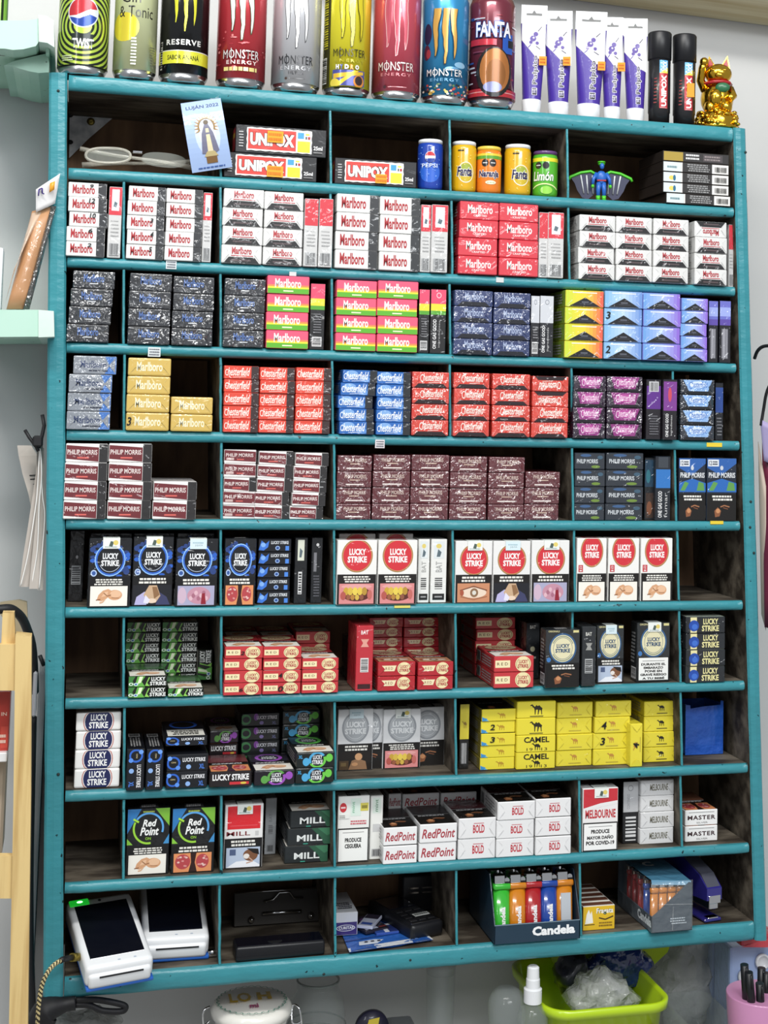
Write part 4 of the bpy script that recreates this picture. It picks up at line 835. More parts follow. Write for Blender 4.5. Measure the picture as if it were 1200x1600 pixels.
# third row
stack(2, 'black_blue', 107, 174, 423, 535, 4, 'first', '', Y0, offs=[-.03, 0, .02, .06])
stack(2, 'black_blue', 200, 267, 427, 540, 4, 'second', 'left', Y0)
stack(2, 'black_blue', 269, 334, 432, 541.5, 4, 'second', 'right', Y0)
stack(2, 'black_blue', 349, 414, 435, 544, 4, 'third', '', Y0)
stack(2, 'fruit_stripe', 416, 483, 431, 547, 4, 'third', '', Y0)
side(2, 'side_stripe', 484, 507.5, 443, 548, 'third', yf=0)
stack(2, 'fruit_stripe', 525, 589, 438, 552, 4, 'fourth', 'left', Y0)
stack(2, 'fruit_stripe', 589.5, 653.5, 439, 553.5, 4, 'fourth', 'right', Y0)
side(2, 'side_stripe', 654, 671, 452, 554, 'fourth', yf=0)
side(2, 'side_stripe_text', 672, 697, 452, 555, 'fourth', yf=0)
stack(2, 'navy', 709, 770, 453.5, 557, 4, 'fifth', 'left', Y0)
stack(2, 'navy', 771, 829, 457, 558.6, 4, 'fifth', 'right', Y0)
side(2, 'side_silver', 829, 843, 462, 558, 'fifth', yf=0)
side(2, 'side_silver_text', 843, 865, 462, 558, 'fifth', yf=0)
stack(2, 'peak_yellow', 883, 943.5, 453.6, 563, 4, 'fifth', '', Y0 - .004)
stack(2, 'peak_blue', 944, 1004, 455, 565.5, 4, 'fifth', '', Y0 - .004, marks={0: ('2', (2, 8, 9, 18)), 2: ('3', (2, 8, 9, 18))})
stack(2, 'peak_purple', 1004.5, 1064, 458, 566, 4, 'fifth', 'left', Y0 - .004)
stack(2, 'peak_purple', 1064.5, 1106, 466, 567, 5, 'fifth', 'right', Y0 - .004)
side(2, 'side_purple', 1107, 1122, 470, 566, 'fifth', 'left one', yf=0)
side(2, 'side_purple', 1124, 1142, 470, 566, 'fifth', 'right one', yf=0)
# fourth row
stack(3, 'silver_blue', 105, 174, 555.7, 672, 4, 'first', '', Y0, offs=[0, 0, 0, .1], jit=.0012)
stack(3, 'gold', 197.5, 266, 559, 674, 4, 'second', 'tall', Y0, marks={0: ('3', (1, 6, 7, 17))})
stack(3, 'gold', 266.5, 333, 620, 676, 2, 'second', 'short', Y0)
for nm, xl, xr, yt in (('left', 349, 404.5, 571.5), ('middle', 405, 460.5, 574), ('right', 461.5, 517.5, 574.5)): stack(3, 'chest_red', xl, xr, yt, 679, 5, 'third', nm, Y0)
stack(3, 'chest_blue', 531, 586, 578, 681.4, 5, 'fourth', 'left', Y0, offs=[0, -.03, -.05, 0, .04])
stack(3, 'chest_blue', 588, 642, 581, 682, 5, 'fourth', 'right', Y0)
stack(3, 'chest_red_soft', 643.5, 702, 581, 683, 4, 'fourth', '', Y0)
stack(3, 'chest_red_soft', 709, 766, 582, 684.5, 4, 'fifth', 'left', Y0)
stack(3, 'chest_red_soft', 769, 829, 584, 685, 4, 'fifth', 'middle', Y0)
stack(3, 'chest_red_soft', 831, 888.5, 587.6, 686, 4, 'fifth', 'right', Y0, flipped=(2, 3))
stack(3, 'chest_purple', 896, 947, 587, 686.6, 4, 'sixth', 'left', Y0)
stack(3, 'chest_purple', 948, 1004.5, 588, 687, 4, 'sixth', 'right', Y0)
side(3, 'side_magenta', 1011, 1034, 593, 688, 'sixth', yf=Y0, rz=-.04)
side(3, 'side_magenta_text', 1036, 1058, 593, 688.5, 'sixth', yf=Y0 - .006)
stack(3, 'chest_blue_soft', 1063, 1117, 592.7, 688, 4, 'seventh', '', Y0)
side(3, 'side_blue', 1117.5, 1130, 598, 684, 'seventh', yf=.012)
# fifth row
stack(4, 'maroon', 101, 168, 693, 805.6, 4, 'first', 'left', Y0)
stack(4, 'maroon', 169, 237.5, 693, 806.5, 4, 'first', 'middle', Y0)
stack(4, 'maroon', 238.5, 307, 752, 807.5, 2, 'first', 'short', Y0)
stack(4, 'maroon_tab', 349, 400, 702.6, 808, 5, 'second', 'left', .004, keys={2: 'maroon'})
stack(4, 'maroon', 402, 457, 705, 808.5, 5, 'second', 'middle', .004, offs=[-.06, -.06, 0, 0, .02])
stack(4, 'maroon', 458, 511, 707.4, 809, 5, 'second', 'right', .004, offs=[-.08, -.03, 0, 0, .04])
for i, (xl, xr, yt, n) in enumerate(((526, 580.5, 711.5, 4), (582, 641, 710.5, 4), (642, 702, 710.5, 4), (703, 761.5, 713, 4), (763, 819.6, 714, 4), (820.5, 875, 737, 3))):
    stack(4, 'maroon_soft', xl, xr, yt, 809 + i * .4, n, 'third', ('leftmost', 'second', 'third', 'fourth', 'fifth', 'rightmost')[i], .002)
stack(4, 'slate', 898, 946, 707.5, 811, 4, 'fourth', 'left', .002)
stack(4, 'slate', 947, 1006, 707.5, 811, 4, 'fourth', 'right', .002)
side(4, 'side_pmteal', 1007, 1023, 715, 809, 'fourth', yf=.012)
side(4, 'side_pmdark', 1024, 1048, 713, 811.5, 'fourth', yf=.004)
front(4, 'pm_dark', 'dark', 1060, 1103, 716, 812, 'fifth', 'left one', yf=.004)
front(4, 'pm_dark', 'dark', 1104, 1151, 716, 813, 'fifth', 'right one', yf=.002)
# sixth row
side(5, 'side_black', 108, 131, 829, 929, 'first', yf=.05)
front(5, 'ls_blue', 'fetus', 137.5, 205, 841, 945.6, 'first', 'fetus photo', 0, yf=-.001)
front(5, 'ls_blue', 'man', 206.5, 271, 839, 941, 'first', 'coughing man photo', 0, yf=.006)
front(5, 'ls_blue', 'brain', 274, 340.5, 842, 945.6, 'first', 'pink tissue photo', 1, yf=-.001)
for xl, xr, w_ in ((139, 205, 'left'), (207, 271, 'middle'), (275, 334, 'right')): front(5, 'ls_blue', 'man', xl, xr, 833, 938, 'first', 'standing behind ' + w_ + ' one', yf=.031, desc='black pack')
front(5, 'ls_blue', 'lungs', 349.8, 400, 841.7, 944.6, 'second', 'lungs photo', yf=0)
stack(5, 'ls_blue_end', 402, 454.5, 841.7, 938, 5, 'second', '', .012)
side(5, 'side_black_stamp', 460, 480, 840, 939, 'second', yf=.012)
side(5, 'side_black_text', 486, 503.5, 840, 938.5, 'second', yf=.014)
front(5, 'ls_white', 'teeth', 526, 589, 844, 945.5, 'third', 'left one', yf=-.003)
front(5, 'ls_white', 'teeth', 590, 652, 844, 945.5, 'third', 'right one', yf=-.003)
for xl, xr, w_ in ((528, 586, 'left'), (591, 645, 'right')): front(5, 'ls_white', 'teeth', xl, xr, 834, 938, 'third', 'behind ' + w_ + ' one', yf=.03)
side(5, 'side_white', 653, 671, 842.6, 941, 'third', 'left one', yf=.008)
side(5, 'side_white', 673, 698, 842.6, 941, 'third', 'right one', yf=.008)
front(5, 'ls_white_stamp', 'eye', 711, 769.5, 845.5, 941, 'fourth', 'eye photo', 0, yf=.001)
front(5, 'ls_white_stamp', 'man', 770, 829, 845.5, 941, 'fourth', 'coughing man photo', 1, yf=.001)
front(5, 'ls_white_stamp', 'brain', 830, 890, 844.5, 940.5, 'fourth', 'pink tissue photo', 0, yf=.001)
front(5, 'ls_white_small', 'fetus', 901, 948, 841, 938, 'fifth', 'left', yf=.002)
front(5, 'ls_white_small', 'fetus', 950, 999, 841, 937, 'fifth', 'middle', yf=.002)
front(5, 'ls_white_small', 'fetus', 1001, 1051, 841, 935.5, 'fifth', 'right', yf=.002)
# seventh row
stack(6, 'ls_green', 196, 250, 972, 1070, 6, 'second', 'back left', .078, dep=.07)
stack(6, 'ls_green', 251.5, 309, 972, 1070, 6, 'second', 'back right', .078, dep=.07)
stack(6, 'ls_green', 199, 260, 1056.5, 1093.5, 2, 'second', 'front', Y0, dep=.08)
stack(6, 'ls_green', 261, 318, 1075.4, 1093, 1, 'second', 'front right', Y0, dep=.08)
o = stack(6, 'ls_green', 297, 345, 1048, 1066, 1, 'second', 'standing on edge', .06, dep=.07)[0]
p_ = at(322, 1064, .07); o.rotation_euler = (0, -math.pi / 2, 0); o.location = (p_.x + .007, .07 + .035, ftop(7, p_.x) + .0235)
stack(6, 'ls_red', 349.6, 410, 1010, 1092.8, 4, 'third', 'front left', Y0, dep=.082, marks={0: ('6', (22, 7, 28, 14)), 3: ('2', (22, 7, 28, 14))})
stack(6, 'ls_red', 411, 471.5, 1010, 1091, 4, 'third', 'front middle', Y0, dep=.082, marks={0: ('0', (22, 5, 30, 16)), 1: ('4', (22, 9, 28, 18))})
stack(6, 'ls_red', 472, 530, 1028.5, 1089, 3, 'third', 'front right', Y0, dep=.082)
stack(6, 'ls_red', 351, 406, 993, 1068, 4, 'third', 'back left', .08, dep=.078)
stack(6, 'ls_red', 408, 459, 993, 1068, 4, 'third', 'back middle', .08, dep=.078)
stack(6, 'ls_red', 461, 516, 987, 1067, 4, 'third', 'back right', .08, dep=.078)
side(6, 'side_lsred', 556, 583, 978, 1081.7, 'third', 'left of soft packs', yf=0)
side(6, 'side_black', 546, 560, 1000, 1063, 'third', 'behind crimson one', yf=.06)
stack(6, 'ls_red_soft', 575, 629, 965, 1068, 6, 'third', 'back left', .085, dep=.075)
stack(6, 'ls_red_soft', 630.5, 687, 965, 1068, 6, 'third', 'back right', .085, dep=.075)
stack(6, 'ls_red_soft', 590, 649.5, 1034, 1085, 2, 'third', 'front left', Y0 + .002, dep=.08)
stack(6, 'ls_red_soft', 653, 709, 1034, 1084, 2, 'third', 'front right', Y0 + .002, dep=.08)
stack(6, 'ls_red', 771.6, 834.5, 1025, 1080, 2, 'fourth', 'front', Y0, dep=.082)
stack(6, 'ls_red', 743, 806, 965, 1063, 5, 'fourth', 'back', .08, dep=.078)
side(6, 'side_lsdark', 822, 843, 973, 1064, 'fourth', 'behind red stack', yf=.05)
front(6, 'ls_dark', 'dark', 852, 906, 984, 1078, 'fourth', 'dark photo', yf=-.010)
side(6, 'side_lsdark2', 909, 931, 979, 1073.7, 'fifth', yf=-.006)
front(6, 'ls_dark', 'mask', 932, 975, 977, 1063, 'fifth', 'masked patient photo', 1, yf=.012)
front(6, 'ls_dark', 'text', 995, 1047, 973, 1060, 'fifth', 'text warning', 0, yf=.010, text=['DURANTE EL', 'EMBARAZO', 'PONE EN', 'GRAVE RIESGO', 'A TU BEBÉ'])
stack(6, 'ls_cream', 1072, 1134, 963.6, 1070, 4, 'sixth', '', Y0 + .004)
# eighth row
stack(7, 'ls_navy', 117, 189, 1112.7, 1228, 4, 'first', '', .012)
for xl, xr, w_ in ((198, 226.5, 'left'), (228, 256, 'right')):
    yf = -.008; A_, B_ = at(xl, 1205, yf), at(xr, 1205, yf); W_ = B_.x - A_.x; zf = ftop(8, A_.x); zt = at(xl, 1171, yf).z
    t = TPL['xl_blue']; lb = 'black slim pack standing on edge, ' + w_ + ' of two, eighth row second cell'
    o = put_meshes(end_pack('xl_blue'), (A_.x, yf + .0415, zf + (zt - zf) / 2), ((zt - zf) / .055, 1, W_ / .023 * .97), 0, lb, 'cigarette pack', t['g']); o.rotation_euler = (0, math.pi / 2, 0)
    o.location.x = A_.x
stack(7, 'xl_blue', 259, 325, 1179, 1238, 2, 'second', 'black', -.008)
o = stack(7, 'xl_blue', 259, 325, 1150, 1179, 1, 'second', 'lying face up on top', -.002, zlift=.0478)[0]
mb = MB(); put(mb, R(3, 2, 52, 34, '#E8E6DC') + tlines(8, 6, 47, 29, 3, '#2A2A2A', .6, 3) + PO([(2, 36), (2, 80), (53, 80), (53, 36)], '#10131B') + RG(27, 58, 15, 19, '#2E64C8'), (-.0275, -.0415, .023), (1, 0, 0), (0, 1, 0), (0, 0, 1)); mb.obj('warning_label', CARD, o, label='cream text warning')
stack(7, 'red_bar', 326.5, 394, 1205, 1233, 1, 'second', 'front, under photo', -.010, dep=.078)
stack(7, 'red_bar', 326, 372, 1142, 1206, 3, 'second', 'back', .076, keys={2: 'glow_purple'}, dep=.075)
stack(7, 'glow_purple', 396.5, 461, 1203, 1233, 1, 'second', 'front middle', -.010, dep=.078)
stack(7, 'green_dim', 376, 437, 1114, 1206, 4, 'second', 'back middle', .076, dep=.075)
stack(7, 'glow_green', 462, 523, 1175, 1232, 2, 'second', 'front right', -.010, dep=.078)
stack(7, 'glow_green', 440, 500, 1110, 1203, 4, 'second', 'back right', .076, dep=.075)
front(7, 'ls_silver', 'person', 527, 583, 1108, 1204, 'third', 'left, person photo', 1)
front(7, 'ls_silver', 'dark', 560, 600, 1108, 1193, 'third', 'behind left one', yf=.05)
front(7, 'ls_silver', 'teeth', 598, 657.5, 1108, 1200.7, 'third', 'middle, teeth photo', 0)
front(7, 'ls_silver', 'dark', 640, 695, 1105, 1190, 'third', 'right, dark photo', yf=.055)
side(7, 'side_camel', 718, 733, 1100, 1191, 'fourth', yf=.03)
Nn = (30, 4, 40, 16)
stack(7, 'camel_gold', 751.6, 806, 1108, 1203, 5, 'fourth', '', None, marks={2: ('3', (14, 6, 22, 17)), 3: ('2', (14, 6, 22, 17))})
stack(7, 'camel_word', 807, 868.5, 1095.5, 1202, 4, 'fourth', '', None, keys={2: 'camel_top', 3: 'camel_top'})
stack(7, 'camel_soft', 870, 926.5, 1097, 1197.5, 4, 'fourth', 'left', None)
stack(7, 'camel_soft', 927.5, 984, 1095.5, 1196, 4, 'fourth', 'right', None, marks={1: ('3', (10, 6, 18, 17)), 2: ('4', (10, 6, 18, 17))}, offs=[0, 0, .02, .06])
yf = .006; A_, B_ = at(985, 1165, yf), at(1004, 1165, yf); zf = ftop(8, A_.x); zt = at(990, 1131, yf).z
o = put_meshes(end_pack('camel_soft'), (B_.x, yf + .0415, zf + (zt - zf) / 2), ((zt - zf) / .055, 1, (B_.x - A_.x) / .023), 0, 'yellow pack standing on edge between yellow stacks, eighth row fourth cell', 'cigarette pack', 'yellow soft packs'); o.rotation_euler = (0, -math.pi / 2, 0)
scribble(o, '4', 24, 7, 31, 18, 55, 83)
stack(7, 'camel_soft_black', 1006, 1060, 1095.5, 1191, 4, 'fourth', 'rightmost', None)
# ninth row
front(8, 'rp_on', 'fetus', 197, 265, 1263, 1367, 'second', 'left, fetus photo')
front(8, 'rp_on', 'lungs', 267.5, 336, 1262, 1363.5, 'second', 'right, lungs photo')
front(8, 'mill_red', 'mask', 350, 411, 1257, 1356.7, 'third', '', 0)
side(8, 'side_grey', 414, 431.7, 1247, 1335, 'third')
stack(8, 'mill', 449, 518, 1266.7, 1348, 3, 'third', '', None, offs=[-.05, 0, .05])
front(8, 'rp_white', 'text', 527, 577, 1244, 1347.7, 'fourth')
side(8, 'side_mint', 578, 598, 1243, 1343, 'fourth')
stack(8, 'redpoint', 599.5, 653, 1293, 1336.7, 2, 'fourth', 'front left', .0, dep=.08)
stack(8, 'redpoint', 655, 714, 1287, 1334, 2, 'fourth', 'front right', .0, dep=.08)
stack(8, 'redpoint', 606, 626, 1240, 1308, 3, 'fourth', 'back left', .083, dep=.075)
stack(8, 'redpoint', 629, 687, 1240, 1308, 3, 'fourth', 'back middle', .083, dep=.075)
stack(8, 'redpoint', 688.5, 745, 1238, 1306, 3, 'fourth', 'back right', .083, dep=.075)
stack(8, 'bold', 716, 775, 1278, 1330, 2, 'fourth', 'left', .0, dep=.08)
stack(8, 'bold', 776.5, 836, 1252, 1328, 3, 'fourth', 'middle', .0, dep=.08)
stack(8, 'bold', 836.8, 893, 1248, 1325, 3, 'fourth', 'right', .0, dep=.08)
front(8, 'melb', 'text', 910, 966, 1231.5, 1327, 'fifth', '', 0, yf=.004)
side(8, 'side_melb', 973, 998, 1221, 1314, 'fifth', yf=.028)
stack(8, 'melbourne_end', 1001, 1054, 1218.7, 1313.5, 4, 'fifth', '', .02)
stack(8, 'master', 1070.5, 1122, 1265.5, 1315, 2, 'sixth', '', None)

# blue open carton, eighth row far right
q0, q1 = atz(1071, 1181, ftop(8, .83)), atz(1130, 1177, ftop(8, .87)); yb_ = (q0.y + q1.y) / 2; A_, B_ = at(1071, 1140, yb_), at(1130, 1136, yb_); W_ = (B_.x - A_.x); xc = (A_.x + B_.x) / 2; zf = ftop(8, xc); hh = (at(1100, 1104, yb_).z - zf) * 1000; ww = W_ * 1000
BLUEC = mat('wrinkled_blue_card', '#1E55B8', .35, coat=.6); noise_bump(BLUEC, 70, .8, .004); mix_noise(BLUEC, '#1C50B0', '#2A66C8', 22, .4, .65)
bx = empty('blue_carton', (xc, yb_, zf + .0003), 'blue open-topped carton beside the yellow packs in the eighth row', 'box')
mb = MB(); mb.prism([(0, 0), (ww, 0), (ww, hh * 1.10), (ww * .93, hh * 1.11), (ww * .92, hh * 1.02), (ww * .5, hh * 1.0), (ww * .13, hh * .96), (ww * .12, hh * 1.03), (0, hh * 1.04)], (-W_ / 2, 0, 0), (1, 0, 0), (0, 0, 1), (0, 1, 0), .0015); mb.obj('front_panel', BLUEC, bx)
for sx in (-1, 1):
    mb = MB(); mb.prism([(0, 0), (58, 0), (58, hh * 1.0), (0, hh * 1.05)], (sx * W_ / 2 - (.0015 if sx > 0 else 0), .0015, 0), (0, 1, 0), (0, 0, 1), (1, 0, 0), .0015); mb.obj('side_panel', BLUEC, bx)
mb = MB(); mb.box(-W_ / 2, .058, 0, W_ / 2, .0595, hh * .00098); mb.box(-W_ / 2, .001, 0, W_ / 2, .058, .0015); mb.obj('box_back', BLUEC, bx)
# ================================================================== things on top of the rack
def cyl_prof(r, h, neck=.88, foot=.86):
    return [(r * .70, .0028), (r * .80, 0), (r * foot, .0015), (r, .010), (r, h - .013), (r * neck, h - .003), (r * neck, h), (r * (neck - .05), h), (r * (neck - .07), h - .004), (0, h - .004)]
def claws(c, edge, y0, y1, s=1.0, x=0):
    o = []
    for dx, l, sk in ((-12, .25, 1.0), (0, 0, .6), (12, .18, -1.2)):
        yb = y0 + l * (y1 - y0) * .55; rr = random.Random(int(dx) + 40); L_, R_ = [], []; n = 9
        for i in range(n + 1):
            t = i / n; yy = yb + (y1 - yb) * t; wd = (.4 + 3.6 * t ** .7) * s; off = math.sin(t * 7 + dx) * .9 + sk * t * 1.2
            L_.append((x + dx * s + off - wd + rr.uniform(-.6, .4), yy)); R_.append((x + dx * s + off + wd + rr.uniform(-.4, .6), yy))
        big = [(a - .7, b) for a, b in L_] + [(a + .7, b) for a, b in R_[::-1]]; big[0] = (big[0][0], big[0][1] - 2)
        if edge: o += PO(big, edge)
        o += PO(L_ + R_[::-1], c)
    return o
def monster(y, c, edge=None, h=10, w_=46):
    o = []
    if edge: o += T('MONSTER', -w_ / 2 - .8, y - .7, w_ / 2 + .8, y + h + .7, edge, .03, 0, 0, 1.05)
    return o + T('MONSTER', -w_ / 2, y, w_ / 2, y + h, c, .0, 0, 0, 1.05) + LN([(-12.2, y - 2), (-12.2, y + h + 2)], .9, c)
def can(u0, u1, v, ops, body, name, label, h=.150, cat='drink can', group='tall drink cans on top of the rack', turn=0, over=.008, rim='#B9BCBE', zf=None, y=None, matb=None):
    um = (u0 + u1) / 2; y = .028 if y is None else y
    A_, B_ = at(u0, v, y), at(u1, v, y); r_ = (B_.x - A_.x) / 2 * .965; xc = (A_.x + B_.x) / 2
    if name == 'drink_can': y = r_ - over
    z = (zf or toptop)(xc) + .0006
    az = math.atan2(xc - CC.x, y - CC.y)
    o = MB(); k = r_ / .031
    pr = cyl_prof(r_, h)
    o.lathe([(a, b) for a, b in pr[3:6]], n=48, c=body)
    wrap(o, clip([([(a * k, b) for a, b in p], f_, c) for p, f_, c in ops], -math.pi * r_ * 1000, 10.2, math.pi * r_ * 1000, h * 1000 - 14), r_, step=2.5)
    ob = o.obj(name, matb or TIN, None, label=label, cat=cat, group=group); ob.location = (xc, y, z); ob.rotation_euler = (0, 0, -az + math.radians(turn))
    m2 = MB(); m2.lathe([(0, .0028)] + pr[:4], n=48); m2.obj('base_rim', STEEL, ob, label='bare metal bottom rim')
    m3 = MB(); m3.lathe(pr[5:], n=48); m3.bev(-.004, -.002, h - .0042, .004, .014, h - .0032, .0003); m3.obj('lid', STEEL, ob)
    return ob
rings = []
for i in range(26, 0, -1): rings += EL(0, 58, 8 + i * 3.1, 7 + i * 3.1, '#B4CE4E' if i % 2 else '#17211A', 44)
rings += CI(0, 74, 19, '#DFE6E8') + [([(a, b) for a, b in p], f_, c) for p, f_, c in PO([(17.5 * math.cos(math.radians(q)), 74 + 17.5 * math.sin(math.radians(q))) for q in range(15, 196, 9)] + [(-8, 70), (8, 78)], '#C2303A')] + PO([(17.5 * math.cos(math.radians(q)), 74 + 17.5 * math.sin(math.radians(q))) for q in range(200, 350, 9)] + [(8, 72), (-4, 66)], '#2748A0')
rings += R(-13, 36, 13, 48, '#1B2420') + T('TWIST', -12, 30, 14, 42, '#F0F2EE', .03) + tlines(-26, 14, -10, 22, 3, '#DDE6C0')
can(90, 171, 60, rings, '#1A251C', 'drink_can', 'dark can with lime rings and red-white-blue ball, leftmost on the rack', turn=-3)
g = EL(-17, 62, 22, 18, '#DCCB3A') + T('Gin', -22, 92, 6, 106, '#2A2A24', .0) + T('& Tonic', -26, 74, 26, 88, '#2A2A24', .0) + tlines(-6, 14, 2, 50, 9, '#F4F4EC', .5) + tlines(20, 14, 30, 40, 8, '#5A5A50', .4)
can(176, 246, 60, g, '#CDD3A4', 'drink_can', 'pale cream-green can with a yellow blotch, second from left on the rack')
k_ = claws('#D8D636', None, 62, 140) + T('RESERVE', -24, 45, 22, 52, '#E6E6E2', .03, 0, 0, 1.2) + R(-60, 22, 42, 38.5, '#E2E23C') + R(-60, 37.5, 42, 38.5, '#F4F4F0') + T('SABOR ANANÁ', -22, 26.5, 20, 34, '#2A2C10', .02) + R(-36, 14, -31, 50, '#C9C9C2') + bars(-36, 14, -31, 50, 12, '#1A1A1A', True)
can(248, 327, 60, k_, '#17181B', 'drink_can', 'black can with yellow claw marks and yellow band on the rack')
rr = random.Random(8); k_ = []
for i in range(26): k_ += EL(rr.uniform(-40, 40), rr.uniform(14, 70), rr.uniform(1, 5), rr.uniform(.5, 2), ('#D96468', '#A82F38', '#E48A88')[i % 3], 8)
k_ += claws('#ECEFE6', '#2F5A3A', 58, 140) + monster(34, '#E8E4E0', '#5A1820', 11, 46) + T('ENERGY', -18, 27, 20, 32, '#F0D8D4', .02, 0, 0, 1.3) + tlines(-22, 18, 24, 24, 1, '#E8D88A', .8)
can(337, 416, 65, k_, '#BE3840', 'drink_can', 'red can with white claw marks on the rack')
k_ = claws('#F2F3F4', '#17181A', 54, 140) + monster(33, '#2C2D30', None, 11, 46) + T('ENERGY', -20, 26, 20, 31, '#C4C6C9', .01, 0, 0, 1.3) + T('ULTRA', -9, 20, 10, 24, '#3A3B3E', .02, 0, 0, 1.2) + CI(-12, 15, 1.6, '#4A3A30') + R(-8, 14.5, 12, 15.3, '#6A6A6A')
can(423, 501, 70, k_, '#C4C5C9', 'drink_can', 'white-silver can with black-edged claw marks on the rack')
k_ = R(-40, 10, -24, 145, '#3A3810') + bars(-38, 60, -28, 140, 26, '#D8CE2C', True) + R(-38, 14, -28, 48, '#E4E4DC') + bars(-38, 14, -28, 48, 14, '#2A2A20', True) + claws('#D9C928', '#2A2810', 62, 140, 1, 6) + shift(monster(48, '#2E2C10', None, 10, 42), 4, 0) + T('ENERGY', -14, 41, 24, 45, '#A8A024', .01, 0, 0, 1.3)
k_ += T('H', -13, 32, -9, 38, '#F0F0F4', .06) + T('Y', -8, 32, -4, 38, '#4A5AA8', .06) + T('D', -2, 32, 3, 38, '#F0F0F4', .06) + T('R', 5, 32, 9, 38, '#E2843A', .06) + T('O', 11, 32, 16, 38, '#F0F0F4', .06)
k_ += R(-17, 11, 24, 31, '#4A4F96') + PO([(-16, 11), (10, 31), (16, 31), (-8, 11)], '#E8C93A') + PO([(-16, 20), (22, 26), (22, 30), (-16, 26)], '#E0B83A') + CI(-14, 14, 6, '#E2CE4A') + EL(16, 17, 7, 8, '#D98A3A') + EL(16, 18, 5, 6, '#3A2A2A')
can(503, 578, 75, k_, '#DCD22E', 'drink_can', 'yellow can with black-edged claw marks on the rack')
k_ = claws('#C9606C', '#F0C8C8', 56, 140) + claws('#BC5160', None, 60, 140, .85) + monster(36, '#F2E2DE', '#5A2028', 11, 48) + T('ENERGY', -20, 29, 20, 33, '#D98A90', .01, 0, 0, 1.3) + CI(-14, 15, 2, '#4A2A30') + R(-10, 14.4, 14, 15.4, '#D8949A')
can(580, 656, 80, k_, '#C04C5C', 'drink_can', 'pink can with rose claw marks on the rack')
rr = random.Random(3); k_ = EL(-26, 90, 7, 14, '#2A2A4A') + EL(-27, 66, 6, 10, '#5A2A40') + EL(-24, 64, 4, 6, '#A8404A') + EL(22, 50, 9, 4, '#8FC0E0') + EL(10, 44, 10, 3, '#6AA6D0')
for i in range(60): k_ += EL(rr.uniform(-45, 45), rr.uniform(11, 24), rr.uniform(1, 2.6), rr.uniform(.8, 2), ('#B9473A', '#D8B45A', '#2A2A30', '#E8E0D0', '#5A7A4A')[i % 5], 7)
k_ += claws('#C99A4A', '#2A2018', 50, 122) + monster(34, '#F0F0F0', '#14283A', 9, 46) + T('ENERGY', -18, 27, 18, 31, '#6FA6C8', .01, 0, 0, 1.3)
can(657, 730, 85, k_, '#2F86B8', 'drink_can', 'blue can with golden claw marks on the rack')
rr = random.Random(5); k_ = []
for i in range(44): k_ += R(*(lambda x, y: (x, y, x + rr.uniform(5, 22), y + rr.uniform(.8, 2.4)))(rr.uniform(-48, 30), rr.uniform(24, 120)), ('#8E2A38', '#3A5AA0', '#7A3A50', '#C9C9D4')[i % 4])
k_ += R(-60, 13, 60, 23, '#B8303A') + R(-60, 18, 60, 19, '#E0A8A8') + R(14, 70, 30, 96, '#2A5AB8') + R(22, 78, 32, 88, '#1A1A20') + EL(4, 45, 24, 33, '#1C1A1C') + EL(5, 47, 20, 29, '#A86A34') + EL(6, 42, 13, 20, '#8E5A2C') + EL(2, 25, 12, 7, '#8A8EB8')
k_ += R(-30, 80, 6, 88, '#C03040') + T('FANTA', -22, 90, 27, 112, '#1E3A7A', .10) + T('FANTA', -21, 91, 26, 111, '#F0F0F4', .03)
can(730, 802, 90, k_, '#6E2A38', 'drink_can', 'dark red patterned can with brown oval, rightmost can on the rack')
